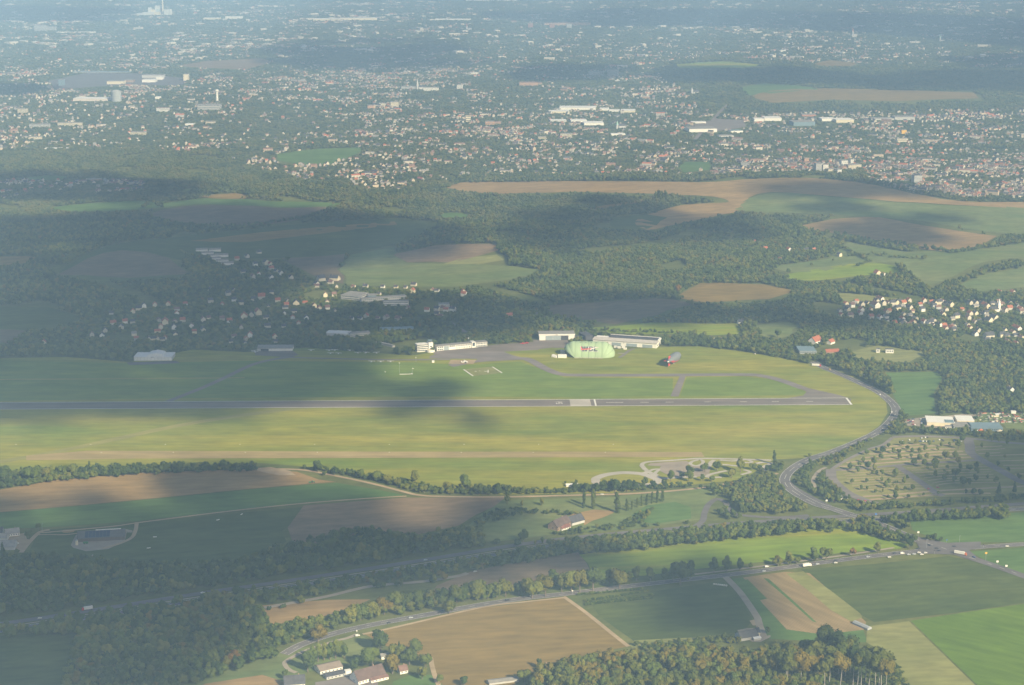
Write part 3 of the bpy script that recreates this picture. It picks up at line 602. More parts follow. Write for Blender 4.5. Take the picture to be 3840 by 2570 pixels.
def trunk_mesh(name, mat, h, r0, limbs=4, seed=0, spread=0.25):
    r = random.Random(seed); m = MB(); b = (r.uniform(-.03, .03) * h, r.uniform(-.03, .03) * h, h * 0.62)
    m.tube((0, 0, -0.3), b, r0, r0 * 0.6, 7); m.tube(b, (b[0] * 1.5, b[1] * 1.5, h * 0.9), r0 * 0.58, r0 * 0.2, 6)
    for i in range(limbs):
        a = 2 * math.pi * i / limbs + r.uniform(-.4, .4); z = h * r.uniform(0.4, 0.6); f = z / (h * 0.62)
        m.tube((b[0] * f, b[1] * f, z), (math.cos(a) * spread * h, math.sin(a) * spread * h, z + h * r.uniform(.12, .22)), r0 * 0.4, r0 * 0.15, 5)
    return m.mesh(name, mat)
# a kind of tree: list of (crown mesh, trunk mesh) for a tree 10 m high
KINDS = {}
def kind(name, mat, shape, n, rx, rz, zc, card, var=4, bark=None, lobes=9, r0=0.32, tr=6.5):
    KINDS[name] = [(crown_mesh('crown_' + name, mat, 100 + 7 * i + len(KINDS) * 31, n, rx * (0.9 + 0.07 * i), rz, shape, card, lobes), trunk_mesh('trunk_' + name, bark or BARK, tr, r0, (0 if name.startswith('beech') else 4) if shape == 'round' else 2, i), zc) for i in range(var)]
kind('round', LEAF_G, 'round', 520, 4.6, 4.4, 5.7, 0.12)
kind('dark', LEAF_D, 'round', 520, 4.3, 4.5, 5.6, 0.12)
kind('autumn', LEAF_A, 'round', 520, 4.4, 4.5, 5.6, 0.12)
kind('orange', LEAF_O, 'round', 420, 4.4, 4.5, 5.6, 0.12, 2)
kind('upright', LEAF_G, 'round', 420, 3.7, 4.6, 5.5, 0.12)
kind('column', LEAF_D, 'column', 420, 2.2, 4.9, 5.1, 0.13, 3, lobes=10)
kind('conifer', LEAF_D, 'cone', 420, 2.6, 4.7, 5.2, 0.13, 3, lobes=10)
kind('sapling', LEAF_G, 'round', 260, 3.9, 4.5, 5.8, 0.16, 3, lobes=6, r0=0.18)
kind('beech', LEAF_A, 'round', 520, 2.6, 2.7, 7.3, 0.11, 4, BEECH, r0=0.13, tr=8.5)
kind('beech_dark', LEAF_D, 'round', 520, 2.5, 2.7, 7.4, 0.11, 3, BEECH, r0=0.13, tr=8.5)
TREE_SPOTS = []
def tree(c, u, v, hpx, k, label, group, name='tree', hmax=44):
    x, y = gp(c, u, v); h = min(hmax, vm(c, x, y, hpx) * 1.15); s = h / 10.0
    o = thing(name, label, 'tree', (x, y), random.uniform(0, 6.28), group); o.scale = (s * random.uniform(.92, 1.08), s * random.uniform(.92, 1.08), s)
    cm, tm, zc = random.choice(KINDS[k])
    a = link('crown', cm, o); a.location = (0, 0, zc); a.rotation_euler = (0, 0, random.uniform(0, 6.28)); link('trunk', tm, o)
    TREE_SPOTS.append((x, y)); return o
def trees(c, spec, k, label, group, name='tree'):
    for w in spec.split():
        q = w.split(','); kk = q[3] if len(q) > 3 else k
        tree(c, float(q[0]), float(q[1]), float(q[2]) * (1.2 if 'country road' in group else 1.25 if 'lower farm' in group else 1.0), kk, label, group, name)
KP = "565,340,60 640,375,60 660,310,50 700,260,45 745,325,60 812,290,70 812,350,60 735,190,50,round 830,150,35 880,240,60 895,170,60 960,110,40,round 1005,170,50 1065,170,40 1070,230,50 1090,90,50,round 1150,130,40 1190,220,40 1200,160,40 1275,170,50 1278,240,60 1215,290,65 1325,315,70 1350,245,65 1355,340,35 1370,95,50 1330,150,50 1430,300,70 1435,345,60 1440,415,60 1460,145,40 1540,230,80,round 1640,225,65 1670,120,70 1580,100,40 1495,100,40 1560,340,45 1530,370,35 1560,410,50 1525,445,50 1630,475,60 1645,400,70 1665,280,60,autumn 1690,330,50 1785,355,70,round 1855,320,55 1860,390,70 1845,455,60 1720,510,90,round 1780,510,70 585,485,50 735,465,35 680,540,40 740,540,35 830,570,35 900,565,30 930,525,60 960,490,55 890,400,55 890,455,40 840,385,40 798,395,40 1025,410,70 1040,475,30 1005,515,35 1045,560,50 1030,635,70 1150,430,35 1115,480,55 1125,545,35 1205,545,50 955,640,40 1160,625,35 1315,610,35 1465,605,45 1970,425,35 2055,480,60 2085,570,80,conifer 2245,560,80,conifer 2295,430,50 1965,235,60 2075,300,45 2145,225,35 2180,360,45 1910,110,40 1940,45,40 2015,45,30 2080,55,35 2170,90,50 1900,600,60 1825,600,60 1750,580,40 475,265,55,round 1240,80,50,round 1715,50,60,round"
_kp = sorted((tuple(w.split(',')) for w in KP.split()), key=lambda q: float(q[0]))
for q in _kp:
    u, v, h = float(q[0]), float(q[1]), float(q[2])
    where = 'in the tan-striped upper part of the parking meadow' if v < 260 and u < 1780 else 'in the lower left part of the parking meadow' if u < 1250 and v >= 260 else 'right of the diagonal lane in the parking meadow' if u < 1890 else 'in the shaded right part of the parking meadow'
    size = 'small slim' if h < 42 else 'mid-sized upright' if h < 60 else 'taller bushy'
    tree('K', u, v, h * 1.2, q[3] if len(q) > 3 else random.choice(['sapling', 'sapling', 'upright', 'dark']), f'{size} tree {where}', 'trees dotted over the parking meadow')
trees('B2', "210,815,80 297,800,80 385,795,65 458,785,35 640,765,55,autumn 722,755,70 775,750,45,round 890,735,75 970,725,75,round 1150,700,45,orange 1320,675,55 1533,645,55,dark 40,860,105,dark 5,850,90,dark", 'upright', 'tree standing between the country road and the bright yellow-green field', 'trees lining the country road')
trees('B1', "2290,890,130,dark 2240,860,70 2190,860,65 2090,865,70 1995,860,75 1950,865,50 1880,915,105,autumn 1815,885,85", 'upright', 'roadside tree at the left end of the bright yellow-green field', 'trees lining the country road')
trees('B1', "1700,930,130,dark 1610,940,120 1555,930,110,round 1490,940,95 1440,890,90,round 1380,970,110 1290,980,120,round 1200,955,70,dark 1235,955,60", 'autumn', 'tall roadside tree above the corner of the large stubble field', 'trees lining the country road')
trees('B1', "1110,970,95 1050,975,90 990,985,90 920,990,110 730,1085,80,autumn 830,1000,90 780,1010,90 690,1010,80,dark 600,1020,80 520,1035,90 440,1050,95 360,1070,100 290,1090,100,autumn 210,1110,90 130,1130,100 60,1150,95", 'round', 'broad tree in the dense belt above the country road', 'tree belt along the country road')
trees('B1', "1640,370,90 1705,375,110 1865,405,120", 'column', 'tall narrow poplar behind the brick farmhouse', 'poplars behind the farmhouse', 'poplar')
trees('B1', "1930,390,70 1965,380,50 2000,365,55 2030,355,60 2065,350,65 2100,340,65 2135,335,70 2170,325,70", 'column', 'narrow tree in the close row left of the orchard meadow', 'row of narrow trees by the orchard', 'poplar')
trees('B1', "1120,345,60 1220,360,40 1355,355,50 1230,600,80,dark 1190,640,60,dark 1360,610,45 1310,620,30", 'upright', 'single tree in the rough meadow left of the brick farmhouse', 'meadow trees by the farmhouse')
trees('B0', "30,200,110 230,200,120 315,170,75 430,150,70 490,150,75 605,120,55,column 1005,110,40 1110,140,80,dark 1205,130,85,dark 1395,110,55 1510,110,60 1640,105,40", 'round', 'rounded tree rising from the hedge above the long tan field', 'hedge trees along the airfield')
trees('B0', "2060,110,35 2150,130,80 2260,150,60", 'dark', 'tree by the gravel lane at the corner of the tan field', 'hedge trees along the airfield')
trees('B1', "130,170,60 240,190,75 310,210,70 380,225,60 500,210,85 560,270,60 715,260,70 840,255,105,upright 930,280,85,dark 980,280,70,dark 1050,275,75,dark", 'round', 'tree of the hedge between the gravel lane and the airfield meadow', 'hedge trees along the airfield')
trees('B1', "1515,210,22 1585,210,30 1660,265,70 1720,270,70 1790,260,80 1850,265,100 1930,260,90 1970,255,70 2050,220,55 2110,240,55 2225,190,70,upright 2300,170,40 2180,230,50", 'dark', 'tree in front of the pale skid oval', 'trees around the training ground')
trees('B2', "50,150,70 40,190,70 135,190,45 195,195,45 150,130,65 230,120,70 390,130,95,upright 475,115,50 525,115,35 620,80,85,column 330,170,70 860,30,30 1060,70,35", 'round', 'tree among the pale lanes of the training ground', 'trees around the training ground')
trees('B1', "265,1340,110,dark 210,1450,105 95,1480,75,dark 345,1490,100,autumn 380,1400,90 390,1310,30,conifer 510,1370,95,dark 570,1450,80 460,1430,80,dark 545,1530,70 665,1560,50 20,1390,80", 'round', 'leafy tree around the lower farm beside the stubble field', 'trees of the lower farm')
trees('B1', "1335,1455,60,dark 1240,1550,90 830,1570,60", 'round', 'tree by the cottage at the edge of the autumn wood', 'trees by the cottage')
trees('B0', "2080,1480,100,dark 1930,1530,50,dark", 'round', 'dark tree above the dark-roofed house at the lower edge', 'trees of the lower farm')
trees('B0', "2150,1280,95", 'autumn', 'big autumn-tinged tree on the verge of the country road', 'trees lining the country road')
trees('B0', "2110,1420,80 2150,1410,85 2190,1400,85 2230,1395,85 2270,1390,90 2300,1380,80", 'upright', 'dark tree in the close row behind the white farm shed', 'tree row at the lower farm')
trees('B0', "1585,1440,100", 'orange', 'orange autumn tree at the edge of the dark wood', 'wood edge trees')
trees('B0', "20,690,75,conifer 195,580,60 260,520,45", 'round', 'tree in the yard of the left farm', 'trees of the left farm')
trees('B2', "575,1220,45 1000,540,40 1700,595,50 1740,600,35 1660,590,40", 'dark', 'small dark tree by the road junction verge', 'verge trees')
for w in "945,1430,240,beech_dark 965,1425,235,beech_dark 1053,1500,300,beech_dark 1075,1545,330,beech_dark 1098,1520,290,beech 1180,1590,310,beech 1205,1600,320,beech_dark 1255,1600,300,beech 1300,1580,270,beech 690,1600,260,beech 705,1600,240,beech 765,1600,200,beech 793,1610,230,beech 865,1590,200,beech 930,1580,190,beech 560,1560,170,beech 1340,1600,260,beech 1130,1500,280,beech_dark 1020,1470,250,beech_dark 1235,1560,270,beech 1150,1570,280,beech_dark 990,1560,250,beech 900,1540,230,beech 850,1560,220,beech 740,1560,230,beech 620,1570,200,beech 1320,1620,230,beech 1370,1640,220,beech 1060,1610,260,beech 960,1620,220,beech".split():
    u, v, h, k = w.split(','); u = float(u)
    tree('B2', u, float(v), float(h), k, ('dark-crowned' if k == 'beech_dark' else 'autumn-tinged') + ' tall beech with pale trunk, ' + ('left' if u < 780 else 'middle' if u < 1010 else 'right' if u < 1160 else 'outermost right') + ' part of the autumn wood edge', 'tall beeches at the wood edge', 'beech_tree')
# trees of the hills
trees('M2', "1030,240,22 882,275,30 722,325,40 650,760,60 80,750,45 150,755,40 20,770,50", 'round', 'lone tree on the hillside meadow above the airfield', 'lone hillside trees')
trees('T1', "2150,1380,60 2165,1378,64 2180,1380,66 2195,1378,62 2210,1380,66 2222,1382,60", 'column', 'dark poplar in the clump beside the hilltop farm', 'poplars by the hilltop farm', 'poplar')
trees('M1', "1980,500,35 2020,515,45 2165,465,50 2245,470,60 2300,455,55,orange 2325,450,40", 'round', 'tree at the edge of the yellowish field', 'lone hillside trees')

# ---------------------------------------------------------------- woodland masses (uncountable crowns)
def clump_collection(name, kinds):
    col = bpy.data.collections.new(name); i = 0
    for kn, mat, shape, n, rx, rz, card, lobes, var in kinds:
        for j in range(var):
            me = crown_mesh(f'{name}_crown', mat, 500 + 13 * i, n, rx, rz, shape, card, lobes); i += 1
            o = bpy.data.objects.new(f'{name}_crown', me); col.objects.link(o)
    return col, i
COL_MIX = clump_collection('mixed_wood', [('g', LEAF_G, 'round', 170, 5, 5, 0.17, 7, 5), ('d', LEAF_D, 'round', 170, 4.6, 5.4, 0.17, 7, 4), ('a', LEAF_A, 'round', 170, 4.8, 5, 0.17, 7, 1)])
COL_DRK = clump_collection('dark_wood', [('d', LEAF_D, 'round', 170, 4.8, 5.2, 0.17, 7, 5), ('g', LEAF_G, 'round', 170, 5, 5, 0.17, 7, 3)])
COL_AUT = clump_collection('autumn_wood', [('a', LEAF_A, 'round', 230, 5, 5, 0.15, 8, 6), ('g', LEAF_G, 'round', 230, 4.6, 5.4, 0.15, 8, 3)])
COL_FAR = clump_collection('far_wood', [('f', LEAF_F, 'round', 46, 5, 4.2, 0.26, 5, 8)])
def scatter_group(colinfo):
    col, n = colinfo
    ng = bpy.data.node_groups.new('scatter_' + col.name, 'GeometryNodeTree')
    ng.interface.new_socket('Geometry', in_out='INPUT', socket_type='NodeSocketGeometry'); ng.interface.new_socket('Geometry', in_out='OUTPUT', socket_type='NodeSocketGeometry')
    N, Lk = ng.nodes, ng.links
    gi, go = N.new('NodeGroupInput'), N.new('NodeGroupOutput'); ci = N.new('GeometryNodeCollectionInfo')
    ci.inputs['Collection'].default_value = col; ci.inputs['Separate Children'].default_value = True; ci.inputs['Reset Children'].default_value = True
    ip = N.new('GeometryNodeInstanceOnPoints'); ip.inputs['Pick Instance'].default_value = True
    def attr(nm, ty):
        a = N.new('GeometryNodeInputNamedAttribute'); a.data_type = ty; a.inputs[0].default_value = nm
        return next(s for s in a.outputs if s.name == 'Attribute' and s.enabled)
    er = N.new('FunctionNodeEulerToRotation'); Lk.new(attr('rot', 'FLOAT_VECTOR'), er.inputs[0])
    Lk.new(gi.outputs[0], ip.inputs['Points']); Lk.new(ci.outputs[0], ip.inputs['Instance']); Lk.new(attr('pick', 'INT'), ip.inputs['Instance Index'])
    Lk.new(er.outputs[0], ip.inputs['Rotation']); Lk.new(attr('size', 'FLOAT_VECTOR'), ip.inputs['Scale'])
    Lk.new(ip.outputs[0], go.inputs[0]); return ng
GROUPS = {c[0].name: (scatter_group(c), c[1]) for c in (COL_MIX, COL_DRK, COL_AUT, COL_FAR)}
def wood(name, X, Y, Hh, Wd, gname, label, sink=0.0):
    n = len(X); Z = height(X, Y); Cz = np.minimum(Hh, np.maximum(Wd * 1.05, Hh * 0.72))
    me = bpy.data.meshes.new(name); me.from_pydata(np.stack([X, Y, Z + Hh - Cz * 0.5 - sink], 1).tolist(), [], [])
    ng, k = GROUPS[gname]
    a = me.attributes.new('rot', 'FLOAT_VECTOR', 'POINT'); r = np.zeros((n, 3)); r[:, 2] = rng.uniform(0, 6.28, n); r[:, :2] = rng.normal(0, 0.12, (n, 2)); a.data.foreach_set('vector', r.ravel().astype('f'))
    a = me.attributes.new('size', 'FLOAT_VECTOR', 'POINT'); s = np.stack([Wd / 10, Wd / 10, Cz / 10], 1); a.data.foreach_set('vector', s.ravel().astype('f'))
    a = me.attributes.new('pick', 'INT', 'POINT'); a.data.foreach_set('value', rng.integers(0, k, n).astype('i'))
    o = link(name, me); md = o.modifiers.new('crowns', 'NODES'); md.node_group = ng
    return tag(o, label, None, None, 'stuff')
def free_of_roads(X, Y, ok, extra=0.0):
    for P, hw in ROADS:
        x0, y0 = P.min(0) - hw - 12; x1, y1 = P.max(0) + hw + 12
        k = np.where(ok & (X > x0) & (X < x1) & (Y > y0) & (Y < y1))[0]
        if len(k) == 0: continue
        d = np.full(len(k), 1e9)
        for i in range(0, len(P) - 1):
            a, b = P[i], P[i + 1]; ab = b - a; t = np.clip(((X[k] - a[0]) * ab[0] + (Y[k] - a[1]) * ab[1]) / (ab @ ab + 1e-9), 0, 1)
            d = np.minimum(d, np.hypot(X[k] - a[0] - t * ab[0], Y[k] - a[1] - t * ab[1]))
        ok[k[d < hw + extra]] = False
    return ok
def near_wood(P, gname, label, sp=7.0, h=(11, 17), w=(8, 12), name='woodland', clear=3.0, dens=1.0, thin=True):
    P = pts(P); xs = [p[0] for p in P]; ys = [p[1] for p in P]; ys.append(min(ys) - h[1] * min(ys) / CAM_H)
    gx, gy = np.meshgrid(np.arange(min(xs), max(xs), sp), np.arange(min(ys), max(ys), sp)); gx = gx.ravel() + rng.uniform(-.5, .5, gx.size) * sp; gy = gy.ravel() + rng.uniform(-.5, .5, gy.size) * sp
    hh = rng.uniform(*h, gx.size); lift = hh * gy / CAM_H            # the outline is that of the crowns, not of the stems
    ok = inside(P, gx, gy + lift * 0.5) & (rng.random(gx.size) < dens)
    if not thin: ok &= inside(P, gx, gy + lift * 0.9)
    ok = free_of_roads(gx, gy, ok, clear); gx, gy, hh = gx[ok], gy[ok], hh[ok]; n = len(gx)
    if n == 0: print('empty wood', label); return
    return wood(name, gx, gy, hh, rng.uniform(*w, n), gname, label)
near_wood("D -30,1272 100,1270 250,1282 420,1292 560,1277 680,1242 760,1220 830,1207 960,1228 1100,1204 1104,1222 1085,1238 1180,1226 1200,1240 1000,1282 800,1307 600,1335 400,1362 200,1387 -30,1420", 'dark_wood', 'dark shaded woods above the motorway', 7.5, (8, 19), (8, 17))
near_wood("D -30,1440 100,1425 225,1398 400,1362 600,1332 600,1385 622,1432 685,1457 655,1488 480,1543 330,1590 150,1600 190,1446 60,1447", 'mixed_wood', 'large dark wood in the lower left below the motorway', 7.5, (8, 20), (8, 17))
near_wood("D 600,1347 800,1320 1000,1292 1200,1255 1320,1245 1322,1260 1180,1284 1080,1304 1000,1327 850,1340 750,1362 680,1374 600,1385", 'mixed_wood', 'strip of shrubs and trees below the motorway', 6.5, (8, 14), (8, 12), dens=0.9, clear=0.5)
near_wood("D 625,1434 740,1412 850,1385 960,1358 1100,1346 1172,1346 1160,1366 1000,1392 850,1425 750,1450 690,1462", 'mixed_wood', 'dense tree belt above the country road', 6.5, (9, 15), (8, 12))
near_wood("D 1640,1132 1700,1112 1790,1128 1850,1165 1905,1188 1830,1202 1700,1197 1645,1172", 'mixed_wood', 'round wood inside the slip road loop', 6.5, (9, 14), (8, 11))
near_wood("D 1250,1243 1340,1232 1600,1212 1700,1199 1900,1192 1925,1202 1700,1225 1400,1256 1325,1262", 'mixed_wood', 'trees between the motorway and the bright yellow-green field', 6.0, (12, 17), (9, 13), clear=0.0)
near_wood("D 1100,1250 1340,1212 1480,1200 1600,1192 1600,1205 1340,1232 1200,1250 1120,1262", 'dark_wood', 'shrubs above the motorway by the brick farmhouse', 6.5, (5, 10), (6, 9), dens=0.7)
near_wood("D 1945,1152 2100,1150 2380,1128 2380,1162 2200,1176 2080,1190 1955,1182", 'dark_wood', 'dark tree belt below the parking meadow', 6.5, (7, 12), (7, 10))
near_wood("D 1955,1170 2120,1166 2300,1160 2300,1180 2120,1184 1960,1196", 'mixed_wood', 'tree belt between the motorway and the green wedge field', 6.0, (11, 16), (9, 12), clear=0.0)
near_wood("D 1960,1182 2060,1190 2092,1222 2082,1240 2010,1226 1930,1204", 'mixed_wood', 'trees left of the road junction', 6.5, (8, 14), (7, 11))
near_wood("D 1240,1512 1330,1490 1440,1484 1600,1462 1690,1482 1760,1468 1870,1456 1915,1462 1900,1500 1880,1530 1860,1660 1400,1660 1200,1600", 'autumn_wood', 'autumn-coloured wood along the lower edge', 8.0, (16, 25), (12, 18), thin=False)
near_wood("D 1740,1530 1900,1500 2040,1500 2075,1560 2085,1660 1740,1660", 'dark_wood', 'dark undergrowth below the tall beeches', 5.0, (2, 5), (5, 8), name='undergrowth')
near_wood("D 1450,1470 1600,1460 1700,1449 1695,1470 1600,1468 1480,1488", 'mixed_wood', 'shrubs between the nursery field and the autumn wood', 5.0, (4, 8), (5, 8), dens=0.7)
near_wood("D -30,1078 200,1068 420,1060 590,1062 590,1072 330,1081 130,1097 -30,1122", 'dark_wood', 'hedge belt between the airfield and the tan field', 6.0, (6, 11), (6, 10), name='hedge')
near_wood("D 700,1066 800,1075 960,1102 1000,1114 1150,1112 1310,1122 1310,1130 1150,1134 1000,1128 860,1106 720,1078", 'dark_wood', 'hedge belt between the airfield and the gravel lane', 6.0, (5, 10), (6, 9), name='hedge')
near_wood("D 1310,1110 1500,1110 1640,1104 1700,1094 1690,1104 1640,1115 1400,1129 1310,1130", 'dark_wood', 'hedge belt below the training ground', 6.0, (6, 11), (6, 9), name='hedge')
near_wood("D 1700,1096 1770,1062 1830,1052 1850,1056 1795,1080 1780,1100 1790,1125 1690,1115 1640,1130 1625,1142 1600,1150 1640,1120", 'mixed_wood', 'trees inside the bend of the airfield road', 6.0, (7, 13), (7, 10))
near_wood("D 1815,1092 1840,1065 1900,1042 1960,1016 1985,1000 1990,1006 1930,1040 1896,1062 1896,1100 1935,1136 1960,1150 1900,1145 1850,1128 1825,1118", 'mixed_wood', 'trees between the airfield road and the parking meadow', 6.0, (6, 11), (6, 9))
near_wood("D 1940,852 2010,868 2035,892 2052,914 2050,922 2020,895 1985,878 1940,866", 'mixed_wood', 'roadside trees at the end of the airfield', 6.0, (6, 10), (6, 9))
near_wood("D 600,1395 660,1385 640,1382 605,1386", 'mixed_wood', 'bushes at the corner field', 5, (4, 7), (4, 7))
near_wood("D 1090,1185 1150,1160 1250,1165 1330,1172 1330,1178 1200,1172 1130,1190 1085,1200", 'dark_wood', 'hedge across the rough meadow', 5.5, (4, 8), (5, 8), dens=0.7, name='hedge')
near_wood("D 1255,1220 1330,1205 1420,1197 1450,1180 1490,1160 1500,1165 1460,1200 1340,1225", 'dark_wood', 'bushes around the brick farmhouse', 5.5, (4, 8), (5, 8), dens=0.7)
near_wood("G 380,440 500,420 720,445 1000,470 1350,520 1950,540 2343,480 2343,640 1900,640 1300,600 800,560 400,490", 'mixed_wood', 'trees and shrubs along the front of the garden centre', 5.5, (4, 8), (5, 8), dens=0.6)
for w in ("B1 1600,962 2030,925", "B1 1650,1005 2070,940", "B1 1655,1022 2100,965", "B1 1650,1030 2100,985"):
    a, b = pts(w); n = 40; t = np.linspace(0, 1, n); wood('plant_row', a[0] + (b[0] - a[0]) * t, a[1] + (b[1] - a[1]) * t, rng.uniform(2.8, 4.2, n), rng.uniform(3.0, 4.4, n), 'dark_wood', 'clipped row of young plants in the nursery field')
_bm = bmesh.new(); bmesh.ops.create_icosphere(_bm, subdivisions=2, radius=1.0)
ICO_SMALL = np.array([v.co[:] for v in _bm.verts]); ICO_SF = [tuple(v.index for v in f.verts) for f in _bm.faces]; _bm.free()
# ---------------------------------------------------------------- buildings
BUILT = []; VILLAGES = []
def front(c, u0, v0, u1, v1):
    a = Vector(gp(c, u0, v0)); b = Vector(gp(c, u1, v1)); d = b - a
    return a, d.length, math.atan2(d.y, d.x)
def clear_spot(x, y, r): BUILT.append((x, y, r))
_UNIT = {}
def unit_box(mat):
    if mat.name not in _UNIT: _UNIT[mat.name] = MB().box(0, 1, 0, 1, 0, 1).mesh('window', mat)
    return _UNIT[mat.name]
def put_box(name, parent, mat, x0, x1, y0, y1, z0, z1):
    o = link(name, unit_box(mat), parent); o.location = (x0, y0, z0); o.scale = (x1 - x0, y1 - y0, z1 - z0); return o
def windows(parent, x0, x1, n, z0, z1, w, y=-0.12, mat=None, name='window'):
    for i in range(n):
        cx = x0 + (x1 - x0) * (i + 0.5) / n; put_box(name, parent, mat or GLASS, cx - w / 2, cx + w / 2, y, y + 0.2, z0, z1)
def flat_block(name, label, cat, fr, depth, h, wall=None, roof=None, floors=0, wn=0, group=None, over=0.4, parapet=True, band=None, side=True):
    """block on a base line; x runs along the front, y away from it"""
    a, L, ang = fr; o = thing(name, label, cat, (a.x, a.y), ang, group); wall = wall or WHITE; roof = roof or R_GRY
    MB().box(0, L, 0, depth, -2, h).build('wall', wall, o)
    m = MB().box(-over, L + over, -over, depth + over, h + 0.01, h + 0.5)
    rf = m.build('roof', roof, o)
    if parapet: MB().box(-over, L + over, -over - 0.02, -over + 0.3, h + 0.52, h + 0.9).build('parapet', wall, rf)
    if floors:
        fh = h / floors
        for k in range(floors):
            if wn: windows(o, 1, L - 1, wn, k * fh + fh * 0.35, k * fh + fh * 0.78, (L - 2) / wn * 0.55)
            else: put_box('window_row', o, band or GLASS, 0.8, L - 0.8, -0.08, 0.1, k * fh + fh * 0.4, k * fh + fh * 0.75)
            if side: put_box('window_row', o, band or GLASS, L - 0.1, L + 0.08, 1, depth - 1, k * fh + fh * 0.4, k * fh + fh * 0.75)
    n = max(1, int(L / 12)); c, s = math.cos(ang), math.sin(ang)
    for i in range(n):
        q = L * (i + .5) / n; clear_spot(a.x + q * c - depth / 2 * s, a.y + q * s + depth / 2 * c, max(8, depth * 0.6))
    return o, L
_HM = {}
def house_meshes(L, W, E, G, wall, roof):
    key = (round(L * 2), round(W * 2), round(E * 2), round(G * 2), wall.name, roof.name)
    if key not in _HM:
        m = MB(); w, l = W / 2, L / 2
        prof = [(-w, -2), (w, -2), (w, E), (0, E + G), (-w, E)]
        m.v = []; b = MB().prism(prof, -l, l); b.v = [(y, x, z) for x, y, z in b.v]; b.f = [tuple(reversed(f)) for f in b.f]
        wm = b.mesh('wall', wall)
        r = MB(); k = G / w; e = 0.6; t = 0.28
        for s in (-1, 1):
            q = MB().prism([(0.0, E + G + 0.04), (0.0, E + G + 0.04 + t), (s * (w + e), E - k * e + 0.04 + t), (s * (w + e), E - k * e + 0.04)], -l - 0.45, l + 0.45)
            b0 = len(r.v); r.v += [(y, x, z) for x, y, z in q.v]; r.f += [tuple(b0 + i for i in f) for f in q.f]; r.m += q.m
        rm = r.mesh('roof', roof); cm = MB().box(-0.45, 0.45, -0.45, 0.45, -1.2, 1.3).mesh('chimney', BRICK)
        _HM[key] = (wm, rm, cm)
    return _HM[key]
def house(x, y, rot, L=11, W=9, E=5.5, G=4.2, wall=None, roof=None, label='', group=None, name='house', chimney=True, wins=0):
    wm, rm, cm = house_meshes(L, W, E, G, wall or WHITE, roof or R_DRK)
    o = thing(name, label, 'house' if name != 'barn' else 'barn', (x, y), rot, group); link('wall', wm, o); r = link('roof', rm, o)
    if chimney: c = link('chimney', cm, r); c.location = (L * 0.22, 0.9, E + G)
    for i in range(wins):
        cx = -L / 2 + L * (i + .5) / wins
        for sgn in (-1, 1): put_box('window', o, GLASS, cx - .7, cx + .7, sgn * W / 2 - .1, sgn * W / 2 + .1, E * .35, E * .68)
    if wins:
        for sgn in (-1, 1): put_box('window', o, GLASS, sgn * L / 2 - .1, sgn * L / 2 + .1, -.8, .8, E * .4, E * .7)
    clear_spot(x, y, max(9, L * 0.62)); return o
ROOFN = {'red_roof_tiles': 'red', 'brown_roof_tiles': 'brown', 'dark_roof_tiles': 'dark', 'grey_roof_felt': 'grey'}
WALLN = {'town_white': 'off-white', 'white_render': 'white', 'cream_render': 'cream', 'grey_render': 'grey', 'brown_brick': 'brick'}
def village(c, spec, where, group, base=0.3, roofs=(R_DRK, R_DRK, R_BRN, R_RED), walls=(WHITE, TOWN_W, TOWN_W, CREAM)):
    r = random.Random(len(spec))
    for w in spec.split():
        q = w.split(','); x, y = gp(c, float(q[0]), float(q[1])); f = q[2] if len(q) > 2 else ''
        roof = R_RED if 'r' in f else r.choice(roofs); wall = CREAM if 'c' in f else r.choice(walls); s = 1.3 if 'l' in f else 0.65 if 's' in f else 0.85
        L = round(s * r.choice([10.5, 12, 13.5])); W = round(min(s, 1.2) * r.choice([9, 10])); E = 5.5 * min(s, 1.2); rot = base + r.choice([0, 1.57, 1.57]) + r.uniform(-.12, .12)
        if 'm' in f: E, L = 3.5, 18
        size = 'large' if 'l' in f else 'small' if 's' in f else 'low' if 'm' in f else r.choice(['tall', 'plain'])
        if size == 'tall': E += 1.5
        house(x, y, rot, L, W, E, W * 0.46, wall, roof, f'{size} {WALLN[wall.name]} house with {ROOFN[roof.name]} gabled roof {where}', group)
VILLAGES += [pts("V 180,330 260,190 500,120 760,110 1250,130 1800,160 2400,180 2400,680 2050,600 1700,480 1300,470 900,440 500,380"),
             pts("M0 560,770 700,600 1000,520 1400,480 1700,440 2100,340 2334,340 2334,640 1900,830 1500,840 900,820"),
             pts("M0 1350,160 1560,150 1760,170 2000,260 2000,380 1680,370 1500,280"), pts("Z 0,0 700,80 1700,150 2100,260 1900,640 1300,720 200,720 0,640")]
village('V', "410,330 430,215 380,255,c 520,300 530,265 600,190 540,205 640,255,s 690,215,l 700,170 740,130,m 780,190 830,185 880,190 920,185,c 960,180 1000,190 1060,155 640,345 740,345,r", 'at the left end of the white village', 'houses of the white village', 0.35)
village('V', "935,245 1070,240 1100,275,s 1210,260 810,290 805,345 900,410 985,370 1000,395 990,430 1060,430 1110,400,r 1230,165,r 1310,180 1350,195,c 1400,180 1480,190 1530,205 1230,400 1170,455 1300,410 1330,440 1400,440 1450,440 1470,470 1540,470,r 1560,480", 'in the middle of the white village', 'houses of the white village', 0.35)
village('V', "1440,310 1590,335 1740,300 1720,355 1740,190 1800,190 1900,200,r 1930,225 1800,300 1890,310 1950,390,lc 2010,360,l 2130,270 2180,240,r 2300,260,r 2310,285 1740,465,c 1830,490 1800,530 1950,560,l 1930,590,s 2100,545 2150,550 2150,615 2240,455 2280,470 2310,575 2250,640 2060,65,r 2210,70,r", 'at the right end of the white village', 'houses of the white village', 0.35)
